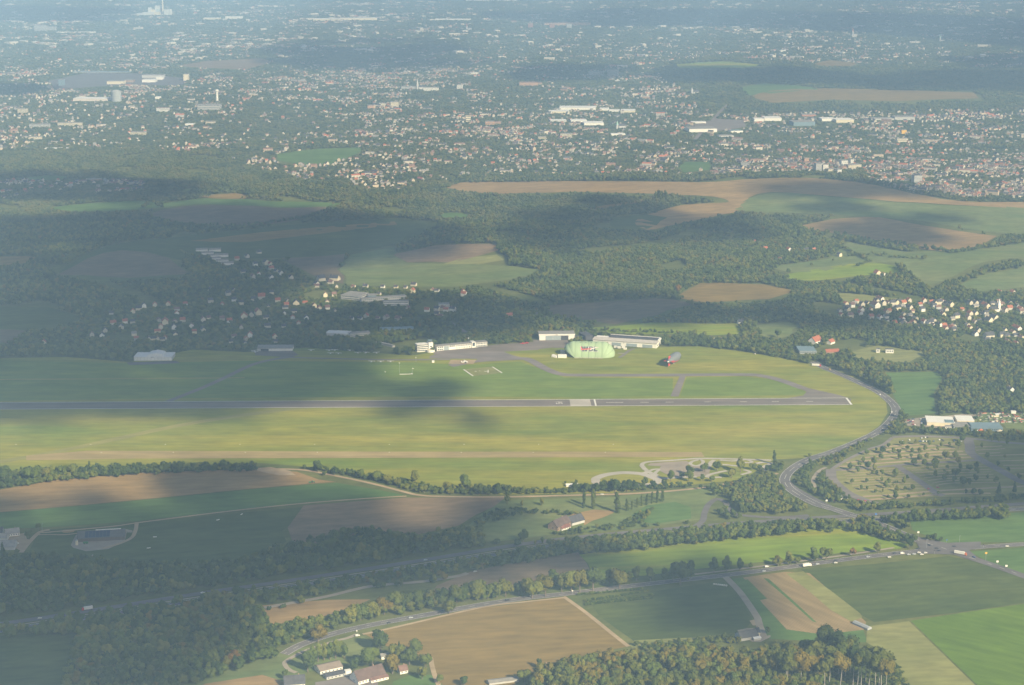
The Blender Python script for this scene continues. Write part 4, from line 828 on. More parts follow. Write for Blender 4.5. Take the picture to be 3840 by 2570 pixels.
village('M0', "910,590,r 950,570 1060,550 1150,540,c 985,555 830,700 720,720 775,670,r 1130,665,lc 1250,650 1210,605,r 1190,700 1100,700 1020,775,s 1050,775,s 1080,775,s 1110,780,s 1130,770,s 630,750 700,755 855,660,r 765,815,s 300,810,r 1310,690 1390,710,m 1390,650", 'in the left part of the shaded village', 'houses of the shaded village', 0.2)
village('M0', "1520,640 1570,655 1600,515 1650,535 1520,545 1440,520 1670,630,rl 1720,615 1765,600,l 1820,640 1790,495,rl 1735,505 1960,545,r 2025,540,l 1900,520 2010,590 2150,555 2185,570 2240,565 2225,480 2095,635 2285,475 1830,690 1940,690,s 1945,600,s 1580,795,s 1685,780 1880,770 1885,795,s 1710,755", 'in the right part of the shaded village', 'houses of the shaded village', 0.2)
village('M0', "2195,370,l 2250,390 2300,365 2165,400 1770,185 1690,215 1620,230 1745,270 1820,260,l 1850,270 1855,295 1770,330,s 1730,355 1855,360 1990,360 1890,320 1920,330 1665,320 1560,470 1600,440,s 1440,440", 'on the slope above the shaded village', 'hillside houses above the village', 0.5)
for i, (u, v) in enumerate(((1380, 170), (1470, 170), (1420, 192), (1460, 210), (1520, 207), (1470, 230), (1520, 245), (1555, 262))):
    x, y = gp('M0', u, v); house(x, y, 0.25, 26, 8, 5, 2.5, WHITE, R_GRY, 'long white terrace of row houses on the shaded slope', 'terraces on the slope', 'terrace', False)
village('Z', "1460,520 1610,510 1710,505 1750,515 1850,515 540,610,r 840,645 1025,660 440,645,s 315,645,s 715,640,s 1240,235,r 1260,135 1540,210,s 1610,220,s 530,160 2020,285 1170,480,s 60,50,l 100,45 0,100 735,270,s 1660,635 1610,580 345,160,s 790,160,s 990,165,s 1135,170,s", 'around the school in the valley', 'houses around the school', 1.2)
village('M2', "565,165,r 725,170 845,170,c 895,175,c 1070,205 665,240,r 500,305 545,315,s 380,330,s 1330,335,rl 1370,340,r 490,110,s", 'scattered on the wooded hillside', 'scattered hillside houses', 0.4)
village('M2', "395,665 205,775,s 270,785,s 2240,1135 2165,465,r 2255,465,r", 'alone among trees near the airfield road', 'single houses by the woods', 0.4)
village('M1', "1150,625,r 1345,620 1400,640,s 835,460,r", 'in the trees behind the apron', 'single houses by the woods', 0.3)
x, y = gp('M2', 905, 795); house(x, y, 0.9, 24, 15, 5, 7, WHITE, R_RED, 'large farmhouse with steep red roof by the airfield road', None, 'farmhouse')
x, y = gp('M2', 1010, 800); house(x, y, 0.9, 15, 10, 4, 4, WHITE, R_RED, 'small red-roofed building right of the steep red farmhouse', None, 'outbuilding')
x, y = gp('M2', 1020, 862); house(x, y, 0.15, 24, 14, 3, 3.5, BRICK, R_RED, 'low barn with wide red roof below the farmhouse', None, 'barn', False)
for u0, u1, v, lb in ((1322, 1348, 863, 'small cubic white house on the green paddock'), (1388, 1442, 866, 'modern white flat-roofed house on the green paddock')):
    flat_block('villa', lb, 'house', front('M2', u0, v, u1, v + 1), 9, 6, WHITE, R_DRK, 1, 4)
flat_block('greenhouse', 'long grey glasshouse beside the red-roofed farm', 'greenhouse', front('M2', 800, 872, 915, 872), 40, 4.5, STEEL, BLUEST, 1, 12)
def fill_village(P, n, where, group, seed, base):
    r = random.Random(seed); xs = [q[0] for q in P]; ys = [q[1] for q in P]; k = 0
    while k < n:
        x, y = r.uniform(min(xs), max(xs)), r.uniform(min(ys), max(ys))
        if not inside(P, np.array([x]), np.array([y]))[0] or any((x - a) ** 2 + (y - b) ** 2 < 170 for a, b, _ in BUILT): continue
        roof = r.choice((R_DRK, R_DRK, R_BRN, R_RED, R_GRY)); wall = r.choice((TOWN_W, TOWN_W, CREAM, GREYW)); k += 1
        house(x, y, base + r.choice([0, 1.57]) + r.uniform(-.1, .1), r.choice([8, 9, 11]), r.choice([6, 7, 8]), r.choice([3, 4, 5]), 2.8, wall, roof, f'small {WALLN[wall.name]} side house with {ROOFN[roof.name]} roof {where}', group)
fill_village(VILLAGES[0], 42, 'between the larger houses of the white village', 'houses of the white village', 3, .35)
fill_village(VILLAGES[1], 26, 'between the larger houses of the shaded village', 'houses of the shaded village', 4, .2)
# church with its spire in the white village
x, y = gp('V', 2060, 262); o = thing('church', 'white church with a pointed spire in the white village', 'church', (x, y), 0.3)
MB().box(-2.6, 2.6, -2.6, 2.6, -1, 13).build('tower', WHITE, o)
m = MB(); b = [(-2.9, -2.9, 13), (2.9, -2.9, 13), (2.9, 2.9, 13), (-2.9, 2.9, 13)]
for i in range(4): m.poly([b[i], b[(i + 1) % 4], (0, 0, 25)])
m.build('spire', WHITE, o); q = house_meshes(16, 10, 6, 4.5, WHITE, R_DRK); a1 = link('nave', q[0], o); a1.location = (-10.7, 0, 0); a2 = link('nave_roof', q[1], o); a2.location = (-10.7, 0, 0); clear_spot(x, y, 16)
# school and larger village blocks
flat_block('school', 'flat-roofed school wing with a glazed courtyard', 'school', front('Z', 155, 330, 430, 355), 40, 8, GREYW, R_GRY, 2, 0)
flat_block('school', 'long two-storey school wing in the trees', 'school', front('Z', 470, 395, 1150, 345), 14, 8, GREYW, R_GRY, 2, 22)
flat_block('school', 'lower school wing with pale end wall', 'school', front('Z', 800, 430, 1180, 425), 16, 7, WHITE, R_GRY, 2, 0)
flat_block('school', 'small glazed block joining the school wings', 'school', front('Z', 560, 335, 690, 335), 20, 7, BLUEST, R_GRY, 1, 0)
flat_block('sports_hall', 'long hall with blue-grey roof in the village trees', 'hall', front('M1', 270, 727, 500, 718), 22, 5, STEEL, BLUEST)
flat_block('workshop', 'grey-roofed workshop behind the parked aeroplanes', 'workshop', front('M1', 60, 762, 205, 750), 20, 6, GREYW, R_GRY, 2, 0)
flat_block('workshop', 'pale grey-roofed hall left of the workshop', 'workshop', front('M0', 2225, 752, 2380, 758), 24, 6, GREYW, R_WHT)
flat_block('inn', 'low white building with a bright eave behind the terminal', 'inn', front('Z', 1640, 465, 1800, 462), 18, 6, WHITE, R_GRY, 1, 8)
flat_block('cabin', 'white low cabins on the grass left of the tower', 'cabin', front('M1', 235, 800, 350, 828), 6, 3.2, GREYW, R_GRY)

# ---------------------------------------------------------------- airfield buildings
DOOR = plain('hangar_door', (0.28, 0.33, 0.35), var=0.06)
a = front('A', 85, 217, 583, 212); o = thing('white_hangar', 'white hangar with wide blue-grey sliding doors and tan roof', 'hangar', (a[0].x, a[0].y), a[2]); L = a[1]
MB().box(0, L, 0.6, 26, -1, 9.2).build('wall', WHITE, o); MB().box(-1, L + 1, -0.5, 27, 9.21, 11.4).build('roof', R_GRY, o); MB().box(-1.05, L + 1.05, -0.65, -0.52, 9.0, 11.5).build('fascia', WHITE, o)
for i in range(3):
    d = put_box('sliding_door', o, DOOR if i < 2 else DARK, L * (0.175 + 0.217 * i), L * (0.175 + 0.217 * (i + 1)) - .3, 0.35 + .1 * i, 0.58, 0.1, 8.0)  # last one is a dark sheet standing for the unlit opening
put_box('side_pier', o, WHITE, 0.02, L * 0.17, -0.1, 0.55, 0, 8.98); put_box('side_pier', o, WHITE, L * 0.83, L - 0.02, -0.1, 0.55, 0, 8.98); put_box('name_plate', o, DARK, L * 0.47, L * 0.52, -0.75, -0.66, 9.6, 10.4)
clear_spot(a[0].x + 15, a[0].y + 12, 22); clear_spot(a[0].x + 45, a[0].y + 12, 22)
a = front('A', 842, 268, 1745, 330); o = thing('long_hangar', 'long white hangar with three grey doors and flat pale roof', 'hangar', (a[0].x, a[0].y), a[2]); L = a[1]
MB().box(0, L, 0.5, 34, -1, 8.4).build('wall', WHITE, o)
m = MB(); m.v = [(-1, -0.9, 8.42), (L + 1, -0.9, 8.42), (L + 1, 17, 9.6), (-1, 17, 9.6), (-1, -0.9, 9.0), (L + 1, -0.9, 9.0), (L + 1, 17, 10.2), (-1, 17, 10.2)]
m.f = [(3, 2, 1, 0), (4, 5, 6, 7), (0, 1, 5, 4), (1, 2, 6, 5), (2, 3, 7, 6), (3, 0, 4, 7)]; m.m = [0] * 6; m.build('roof', plain('pale_felt', (0.52, 0.48, 0.43)), o)
MB().box(L * .22, L - 2, 17.2, 35, 8.42, 11.4).build('clerestory', R_DRK, o); MB().box(L * .22 - 1, L - 1, 34.2, 36, 11.42, 12.0).build('roof_edge', R_WHT, o); MB().box(L - 1.9, L + 1, 17.3, 36, 8.42, 11.3).build('end_gable', WHITE, o)
for f0, f1 in ((0.30, 0.445), (0.53, 0.695), (0.78, 0.935)): put_box('sliding_door', o, DOOR, L * f0, L * f1, 0.2, 0.48, 0.1, 5.6)
put_box('name_plate', o, DARK, L * .475, L * .5, 0.3, 0.48, 5.6, 6.3); put_box('end_window', o, GLASS, L - .1, L + .12, 6, 14, 3, 4.4)
for i in range(8): clear_spot(a[0].x + i * 15, a[0].y + 18 - i * 4, 22)
flat_block('workshop', 'dark-roofed workshop behind the green hangar', 'workshop', front('A', 740, 215, 845, 205), 30, 8, R_DRK, R_DRK, parapet=False)
flat_block('workshop', 'low dark annex right of the small white hangar', 'workshop', front('A', 590, 200, 735, 195), 12, 4, GREYW, R_DRK, 1, 6)
for i, (u, v) in enumerate(((1165, 320), (1215, 328), (1275, 325), (1300, 345))):
    flat_block('container', 'white container in the row beside the green hangar', 'container', front('A', u - 24, v, u + 20, v + 3), 3, 2.8, WHITE, R_WHT, group='containers by the green hangar', over=0.05, parapet=False)
flat_block('container', 'long white trailer at the open end of the green hangar', 'trailer', front('A', 348, 465, 472, 466), 4, 5.5, WHITE, R_WHT, over=0.05, parapet=False)
flat_block('mast_truck', 'white mast vehicle beside the green hangar', 'vehicle', front('A', 385, 405, 450, 405), 4, 5.5, WHITE, R_WHT, over=0.05, parapet=False)
x, y = gp('A', 308, 452); o = thing('tarpaulin_cover', 'small white rounded cover left of the trailer', 'cover', (x, y), 0.9)
m = MB(); prof = [(4.0 * math.cos(t), 4.4 * math.sin(t)) for t in np.linspace(0, math.pi, 9)]; m.prism(prof, -5, 5); m.build('shell', WHITE, o)
# --- control tower
a = front('L', 288, 366, 480, 352); o = thing('control_tower', 'white terraced control tower with dark window bands and glass cab', 'tower', (a[0].x, a[0].y), a[2]); L = a[1]
for k in range(4):
    put_box('floor_slab', o, WHITE, 0, L, 0, 12, k * 3.2 - (1 if k == 0 else 0), k * 3.2 + 1.5); put_box('window_row', o, GLASS, 0.3, L - 0.3, 0.5, 11.5, k * 3.2 + 1.51, k * 3.2 + 3.19)
put_box('floor_slab', o, WHITE, -0.3, L + .3, -0.3, 12.3, 12.8, 13.6)
MB().box(L + 0.1, L + 8, -2, 10, -1, 15.5).build('stair_tower', WHITE, o); put_box('window', o, GLASS, L + 2, L + 6.5, -2.1, -1.9, 8, 9.6); put_box('window', o, GLASS, L + 2, L + 6.5, -2.1, -1.9, 4.5, 5.8)
m = MB()
for z0, z1, r0, r1 in ((15.6, 16.4, 2.0, 2.0),): m.tube((L + 4, 4, z0), (L + 4, 4, z1), r0, r1, 8)
m.build('cab_base', WHITE, o); cb = MB().tube((L + 4, 4, 16.4), (L + 4, 4, 18.6), 3.4, 4.2, 8).build('glass_cab', GLASS, o); MB().tube((L + 4, 4, 18.62), (L + 4, 4, 19.2), 4.6, 4.6, 8).build('cab_roof', BLUEST, o)
MB().tube((L + 3, -4, -0.5), (L + 3, -4, 3.6), 7.2, 7.2, 16).build('round_hall', WHITE, o); MB().tube((L + 3, -4, 3.61), (L + 3, -4, 4.4), 6.2, 5.6, 16).build('round_roof', CREAM, o)
clear_spot(a[0].x + 10, a[0].y + 6, 20)
# --- terminal
a = front('L', 625, 350, 1475, 266); o = thing('terminal', 'long white two-storey terminal with rows of windows and stair tower', 'terminal', (a[0].x, a[0].y), a[2]); L = a[1]
MB().box(0, L, 0.4, 12, -1, 8.2).build('wall', WHITE, o); MB().box(-.6, L + .6, -.4, 12.6, 8.21, 8.9).build('roof', R_GRY, o)
put_box('gateway', o, DOOR, L * .135, L * .235, 0.1, 0.38, 0, 7.4)
windows(o, L * .01, L * .125, 3, 5.2, 7.4, 2.6, .2); windows(o, L * .01, L * .125, 3, 1.2, 3.4, 2.6, .2); windows(o, L * .245, L * .36, 3, 5.2, 7.4, 2.6, .2); windows(o, L * .37, L * .67, 9, 5.2, 7.0, 2.0, .2); windows(o, L * .37, L * .67, 6, 1.4, 3.0, 1.6, .2)
windows(o, L * .775, L * .99, 7, 5.2, 7.0, 1.9, .2); windows(o, L * .775, L * .99, 7, 0.6, 3.0, 2.0, .2)
for x0 in (0, .127, .235, .36, .675, .765, .985): put_box('pier', o, WHITE, L * x0, L * x0 + 0.9, -0.05, 0.38, 0, 8.19)
tw = MB().box(L * .685, L * .76, -1.6, 10, -1, 10.6).build('stair_tower', WHITE, o); put_box('tower_glazing', o, GLASS, L * .70, L * .745, -1.75, -1.58, 3.4, 9.2)
m = MB().tube((L * .65, 6, 8.9), (L * .65, 6, 15.5), .18, .12, 6); m.build('radar_mast', STEEL, o); m = MB(); m.v = (ICO_SMALL * 1.1 + np.array([L * .65, 6, 16.2])).tolist(); m.f = ICO_SF; m.m = [0] * len(ICO_SF); m.build('radar_dome', WHITE, o)
for i in range(7): q = L * (i + .5) / 7; clear_spot(a[0].x + q * math.cos(a[2]), a[0].y + 8 + q * math.sin(a[2]), 16)
# --- hangars on the left
a = front('C', 176, 313, 650, 312); o = thing('storage_hangar', 'grey-white panelled hangar with raised middle roof on the left', 'hangar', (a[0].x, a[0].y), a[2]); L = a[1]
MB().box(0, L, 0, 34, -1, 6.2).build('wall', GREYW, o); MB().box(-.4, L + .4, -.4, 34.4, 6.21, 6.7).build('roof', R_WHT, o)
for i in range(11): put_box('panel', o, WHITE, L * i / 11 + .15, L * (i + 1) / 11 - .15, -.15, -.02, .1, 6.0)
m = MB(); x0, x1 = L * .30, L * .76; xm = L * .56
m.prism([(x0, 6.72), (x1, 6.72), (x1 - .5, 9.8), (xm, 12.2), (x0 + 6, 10.2)], 4, 30); m.build('raised_roof', R_WHT, o); put_box('name_plate', o, DARK, L * .45, L * .53, -.55, -.42, 6.0, 6.6)
a = front('C', 1722, 192, 2165, 191); o = thing('flat_hangar', 'low white flat hangar with one dark doorway', 'hangar', (a[0].x, a[0].y), a[2]); L = a[1]
MB().box(0, L, 0.4, 24, -1, 4.6).build('wall', WHITE, o); MB().box(-.6, L + .6, -.2, 25, 4.61, 5.6).build('roof', R_GRY, o); put_box('doorway', o, DARK, L * .10, L * .325, .15, .38, 0, 4.0); put_box('side_stripe', o, GREYW, 0, L * .1, .2, .39, 0, 4.4)
for u in (300, 500): x, y = gp('C', u, 300); clear_spot(x, y + 18, 30)
for u in (1800, 1950, 2100): x, y = gp('C', u, 185); clear_spot(x, y + 12, 22)
# --- the green airship hall
HGREEN = plain('green_fabric', (0.34, 0.45, 0.275), var=0.05, scale=0.08, rough=0.75); HRIB = plain('green_seam', (0.22, 0.29, 0.17), var=0.05); LOGO = plain('logo_black', (0.09, 0.095, 0.10), var=0.05); LOGO_R = plain('logo_red', (0.55, 0.06, 0.05), var=0.05); LOGO_W = plain('logo_white', (0.78, 0.77, 0.74), var=0.03)
pl = Vector(gp('A', 590, 466)); pr = Vector(gp('A', 972, 470)); d = pr - pl; BL = d.length; ang = math.atan2(d.y, d.x)
o = thing('airship_hangar', 'pale green ribbed fabric airship hall lettered WDL', 'hangar', (pl.x, pl.y), ang); HW, HH = 21.0, 24.0
def arch(t): return (HW - HW * math.cos(t), HH * math.sin(t))       # front edge (y=0) over the ridge to the back edge
NT = 40; TT = [math.pi * i / NT for i in range(NT + 1)]
def barrel(x, t, off=0.0, bulge=0.0):
    y, z = arch(t); k = 1 + bulge; return (x, HW + (y - HW) * k - off * math.cos(t), z * k + off * math.sin(t))
def grid_mesh(rows):
    n = len(rows[0]); v = [p for r in rows for p in r]; return v, [(i * n + j, i * n + j + 1, (i + 1) * n + j + 1, (i + 1) * n + j) for i in range(len(rows) - 1) for j in range(n - 1)]
def addgrid(name, rows, mat, parent, smooth=True):
    v, f = grid_mesh(rows); m = MB(); m.v = v; m.f = f; m.m = [0] * len(f); return m.build(name, mat, parent, smooth)
NS = 4
for s in range(NS):                                   # fabric bays of the barrel, each bellied a little between its ribs
    x0, x1 = BL * s / NS, BL * (s + 1) / NS
    addgrid('fabric_bay', [[barrel(x0 + (x1 - x0) * k / 6, t, 0, 0.018 * math.sin(math.pi * k / 6)) for t in TT] for k in range(7)], HGREEN, o)
def gore(cx, sgn, ph, t, bulge=0.0, off=0.0):         # doors swing about the pins at the two base corners
    y, z = arch(t); rr = z * (1 + bulge); ex = 0.93
    return (cx + sgn * (rr * ex + off) * math.sin(ph), HW + (y - HW) * (1 + bulge * 0.4), (rr + off) * math.cos(ph))
for sgn, cx, phs in ((1, BL, (0, 31, 60, 90)), (-1, 0.0, (0, 30, 56))):
    for p0, p1 in zip(phs, phs[1:]):
        addgrid('door_gore', [[gore(cx, sgn, R(p0 + (p1 - p0) * k / 6), t, 0.03 * math.sin(math.pi * k / 6)) for t in TT] for k in range(7)], HGREEN, o)
    for p in phs[1:]:
        addgrid('door_rib', [[gore(cx, sgn, R(p + e), t, 0, 0.22) for t in TT] for e in (-1.0, 1.0)], HRIB, o)
for s in range(NS + 1): addgrid('rib', [[barrel(BL * s / NS + e, t, 0.22) for t in TT] for e in (-.35, .35)], HRIB, o)
MB().box(-1, BL + 1, -0.9, 0.3, -0.5, 1.0).build('base_wall', CONC, o); MB().box(-1, BL + 1, 2 * HW - .3, 2 * HW + .9, -0.5, 1.0).build('base_wall', CONC, o)
for i in range(4): x = BL * (.2 + .2 * i); put_box('roof_vent', o, DARK, x - .5, x + .5, HW - 6, HW - 5, HH - .6, HH + .3)
for i in range(7):
    if i not in (2,): put_box('base_vent', o, DARK, BL * (.16 + .11 * i), BL * (.16 + .11 * i) + 1.5, -1.0, -.88, .2, .8)
def on_shell(u, h, off):                              # u along the hall, h up the curved side, both in metres
    t = 0.42 + h / 34.0; return barrel(u, t, off, 0.02)
def decal(name, poly, mat, off, parent):
    us = [p[0] for p in poly]; m = MB(); P3 = [Vector(p) for p in resample(poly, 1.2, True)]
    n = len(P3); inner = [(x, y) for x in np.arange(min(us), max(us), 1.4) for y in np.arange(min(p[1] for p in poly), max(p[1] for p in poly), 1.4) if inside([tuple(q) for q in P3], np.array([x]), np.array([y]))[0]]
    vs, _, fs, *_ = delaunay_2d_cdt(P3 + [Vector(q) for q in inner], [(i, (i + 1) % n) for i in range(n)], [], 1, 1e-4)
    m.v = [on_shell(q.x, q.y, off) for q in vs]; m.f = [tuple(f) for f in fs]; m.m = [0] * len(m.f); return m.build(name, mat, parent)
lu, lw, lh = BL * .20, BL * .64, 13.5                # lettering: W D L with a red stylised aircraft across it
def fr(P, e=0.0): return [(lu + x * lw, 2 + y * lh) for x, y in P]
W_ = [(0.02, 1), (0.13, 1), (0.16, .42), (0.20, 1), (0.29, 1), (0.32, .42), (0.36, 1), (0.47, 1), (0.38, 0), (0.28, 0), (0.245, .5), (0.21, 0), (0.10, 0)]
D_ = [(0.50, 1), (0.64, 1), (0.72, .86), (0.74, .5), (0.72, .14), (0.64, 0), (0.50, 0)]; D_in = [(0.585, .78), (0.625, .78), (0.655, .5), (0.625, .22), (0.585, .22)]
L_ = [(0.77, 1), (0.86, 1), (0.86, .24), (1.0, .24), (1.0, 0), (0.77, 0)]
def grow(P, e): 
    cx = sum(p[0] for p in P) / len(P); cy = sum(p[1] for p in P) / len(P); return [(cx + (x - cx) * (1 + e), cy + (y - cy) * (1 + e * .7)) for x, y in P]
lg = decal('letter_outline', fr(grow(W_, .08)), LOGO_W, .30, o)
for P in (D_, L_): decal('letter_outline', fr(grow(P, .13)), LOGO_W, .31, o)
decal('letter', fr(W_), LOGO, .40, o); decal('letter', fr(D_), LOGO, .41, o); decal('letter', fr(L_), LOGO, .42, o); decal('letter_counter', fr(D_in), LOGO_W, .50, o)
PL = [(0.0, .88), (0.05, .88), (0.12, .46), (0.5, .54), (1.06, .86), (0.55, .40), (0.16, .27), (0.02, .24), (0.05, .5)]
decal('emblem_outline', fr(grow(PL, .10)), LOGO_W, .60, o); decal('emblem', fr(PL), LOGO_R, .70, o); decal('emblem_stripe', fr([(0.62, .56), (1.02, .88), (0.68, .44)]), LOGO_W, .80, o)
for i in range(6): clear_spot(pl.x + i * 15 - 15, pl.y + 20, 30)
# --- the moored airship
SKIN = plain('airship_skin', (0.17, 0.185, 0.20), var=0.04, rough=0.55); FINR = plain('airship_red', (0.55, 0.07, 0.06), var=0.05)
ta = Vector(gp('A', 1905, 605)); na = Vector(gp('A', 2095, 520)); dd = na - ta; ang = math.atan2(dd.y, dd.x) + .14
o = thing('airship', 'grey airship with red tail fins moored on the grass', 'airship', (ta.x, ta.y), ang); AL, AR, AZ = 57.0, 8.4, 10.5
rows = []
for i in range(33):
    s = i / 32; rad = AR * (math.sin(math.pi * min(1, s ** 0.62 * 1.0)) ** 0.62 if 0 < s < 1 else 0); rad = AR * 1.0 * (4 * s * (1 - s)) ** 0.5 * (0.72 + 0.42 * s) if 0 < s < 1 else 0.02
    rows.append([(s * AL, rad * math.cos(q), AZ + rad * math.sin(q)) for q in np.linspace(0, 2 * math.pi, 25)])
env = addgrid('envelope', rows, SKIN, o)
def env_r(s): return AR * (4 * s * (1 - s)) ** 0.5 * (0.72 + 0.42 * s)
def band(name, s0, s1, q0, q1, mat, off=.15, parent=None):
    return addgrid(name, [[(s * AL, (env_r(s) + off) * math.cos(q), AZ + (env_r(s) + off) * math.sin(q)) for q in np.linspace(q0, q1, 8)] for s in np.linspace(s0, s1, 14)], mat, parent or env)
band('red_stripe', .12, .62, R(205), R(222), FINR); band('red_stripe', .12, .62, R(318), R(335), FINR); band('lettering_panel', .72, .88, R(175), R(225), LOGO); band('lettering_panel', .72, .88, R(-45), R(5), LOGO)
for q in (90, 0, 180, 270):
    m = MB(); c, s = math.cos(R(q)), math.sin(R(q)); out = [(3, 3.2), (12.5, 5.0), (10.5, 8.4), (2.5, 8.4)]; nrm = (0, -s, c)
    for e in (-.22, .22): m.v += [(x, r * c + e * nrm[1], AZ + r * s + e * nrm[2]) for x, r in out]
    m.f = [(3, 2, 1, 0), (4, 5, 6, 7)] + [(i, (i + 1) % 4, 4 + (i + 1) % 4, 4 + i) for i in range(4)]; m.m = [0] * 6; f = m.build('tail_fin', FINR, o)
m = MB(); m.v = (ICO_SMALL * 1.3 + np.array([0.4, 0, AZ])).tolist(); m.f = ICO_SF; m.m = [0] * len(ICO_SF); m.build('tail_cone', LOGO_W, o)
m = MB(); m.v = (ICO_SMALL * np.array([4.8, 1.3, 1.5]) + np.array([AL * .55, 0, 1.9])).tolist(); m.f = ICO_SF; m.m = [0] * len(ICO_SF); g = m.build('gondola', LOGO_W, o); put_box('gondola_window', g, GLASS, AL * .55 - 3, AL * .55 + 3, -1.32, 1.32, 2.0, 2.7)
for s in (-1, 1): MB().tube((AL * .55 - 3.4, s * 2.6, 2.2), (AL * .55 - 1.2, s * 2.6, 2.2), .5, .4, 8).build('engine', DARK, o)
MB().tube((AL * .55, -.2, .45), (AL * .55, .2, .45), .45, .45, 10).build('wheel', DARK, o)
nx, ny = ta.x + math.cos(ang) * AL, ta.y + math.sin(ang) * AL; o = thing('mooring_mast', 'thin mooring mast at the nose of the airship', 'mast', (nx, ny), 0); m = MB().tube((0, 0, 0), (0, 0, AZ + .6), .3, .15, 6); m.build('pole', STEEL, o)
m = MB()
for k in range(3): m.tube((3 * math.cos(k * 2.1), 3 * math.sin(k * 2.1), 0), (0, 0, 7), .1, .1, 5)
m.build('stay', STEEL, o); MB().box(-1.2, 1.2, -.9, .9, 0, .5).build('foot', DARK, o)
# --- light aeroplanes
def plane_mesh_set(span=10.0, twin=False, col=None):
    S = span / 10; col = col or WHITE; f = MB(); pr_ = [(-3.6, .12, .9), (-2.2, .35, .95), (-.4, .62, 1.0), (1.2, .62, 1.0), (2.4, .5, .95), (3.0, .2, .95)]
    for (x0, r0, z0), (x1, r1, z1) in zip(pr_, pr_[1:]): f.tube((x0 * S, 0, z0 * S), (x1 * S, 0, z1 * S), r0 * S, r1 * S, 8)
    w = MB().box(.1 * S, 1.6 * S, -5 * S, 5 * S, 1.45 * S, 1.62 * S); t = MB().box(-3.6 * S, -2.8 * S, -1.7 * S, 1.7 * S, 1.0 * S, 1.1 * S); fn = MB().prism([(-3.7 * S, 1.1 * S), (-2.5 * S, 1.1 * S), (-3.3 * S, 2.4 * S), (-3.8 * S, 2.4 * S)], -.06, .06)
    c = MB().box(.4 * S, 1.5 * S, -.5 * S, .5 * S, 1.0 * S, 1.44 * S); g = MB()
    for x, y in ((1.9, 0), (-.1, .9), (-.1, -.9)): g.tube((x * S, (y - .08) * S, .22 * S), (x * S, (y + .08) * S, .22 * S), .22 * S, .22 * S, 8)
    p = MB().box(3.02 * S, 3.08 * S, -.08 * S, .08 * S, .05 * S, 1.85 * S)
    out = [('fuselage', f.mesh('fuselage', col)), ('wing', w.mesh('wing', col)), ('tailplane', t.mesh('tailplane', col)), ('fin', fn.mesh('fin', col)), ('canopy', c.mesh('canopy', GLASS)), ('undercarriage', g.mesh('undercarriage', DARK)), ('propeller', p.mesh('propeller', DARK))]
    if twin:
        e = MB()
        for y in (-2, 2): e.tube((.2 * S, y * S, 1.35 * S), (2.2 * S, y * S, 1.35 * S), .35 * S, .28 * S, 8)
        out.append(('engine', e.mesh('engine', col)))
    return out
PLW = plane_mesh_set(11.5); PLT = plane_mesh_set(17, True); PLR = plane_mesh_set(11, False, FINR)
def aeroplane(c, u, v, rot, ms, label, group=None):
    x, y = gp(c, u, v); o = thing('light_aeroplane', label, 'aeroplane', (x, y, 0.25), rot, group)
    for n, me in ms: link(n, me, o)
for i, u in enumerate((207, 270, 337)): aeroplane('M1', u, 928, 1.4 + .1 * i, PLW, ['left', 'middle', 'right'][i] + ' of three white aeroplanes in a row beside the path', 'three aeroplanes beside the path')
aeroplane('M1', 845, 933, 0.35, PLT, 'large white aeroplane parked on the tan pad')
for c, u, v in (('M1', 60, 852), ('M1', 113, 868), ('M1', 170, 867), ('M1', 240, 868), ('M0', 2128, 851), ('M0', 2250, 852), ('M0', 2290, 850), ('M0', 2260, 872), ('M0', 2315, 873)):
    aeroplane(c, u, v, 1.5 + random.uniform(-.3, .3), PLW, 'white aeroplane parked on the shaded grass near the low hangar', 'aeroplanes parked on the shaded grass')
aeroplane('C', 1690, 196, 1.9, PLW, 'white aeroplane at the left corner of the low hangar'); aeroplane('C', 1695, 213, 1.8, PLW, 'lower white aeroplane beside the low hangar forecourt')
aeroplane('L', 2075, 232, 0.3, PLR, 'left red and white aeroplane on the dark apron'); aeroplane('L', 2145, 222, 0.4, PLR, 'right red and white aeroplane on the dark apron')
# --- marks and small gear on the grass
for (a0, b0) in (((-4, -3), (.7, 2.2)), ((4, 10), (-.6, .6)), ((9.5, 11), (-4.5, 4.5)), ((-12, -9), (-.6, .6))):
    x, y = gp('L', 1385, 693); MB().box(x + a0[0], x + a0[1], y + b0[0] * 2, y + b0[1] * 2, .42, .5).build('signal_mark', PAINT, bpy.data.objects['signal_area'])
def pole(name, c, u, v, h, head, mat, label, group=None, cat=None):
    x, y = gp(c, u, v); o = thing(name, label, cat or 'sign', (x, y), 0.1, group); MB().tube((0, 0, 0), (0, 0, h), .14, .1, 6).build('pole', STEEL, o)
    if head == 'sock': MB().tube((0, 0, h - .3), (2.6, 0, h - .7), .5, .25, 8).build('sock', mat, o)
    elif head == 'box': MB().box(-1.3, 1.3, -.25, .25, h - 2, h).build('panel', mat, o)
    elif head == 'small': MB().box(-.7, .7, -.12, .12, h - 1.2, h).build('panel', mat, o)
    elif head == 'lamp': MB().box(-.2, 1.4, -.15, .15, h, h + .22).build('lamp_head', STEEL, o)
    return o
pole('flag_mast', 'M1', 398, 1003, 18, 'small', WHITE, 'tall white mast in the grass signal field', cat='mast'); pole('wind_sock', 'L', 210, 715, 8, 'sock', LOGO_W, 'wind sock on a short pole beside the signal field', cat='wind sock'); pole('mast', 'L', 270, 535, 9, 'small', WHITE, 'short mast on the grass near the path', cat='mast'); pole('marker', 'M1', 300, 1003, 3, 'small', WHITE, 'small white marker at the left of the signal field', cat='marker')
o = flat_block('trailer', 'white box trailer standing on the grass before the apron', 'trailer', front('L', 540, 545, 580, 545), 3, 3.2, WHITE, R_WHT, over=.05, parapet=False)
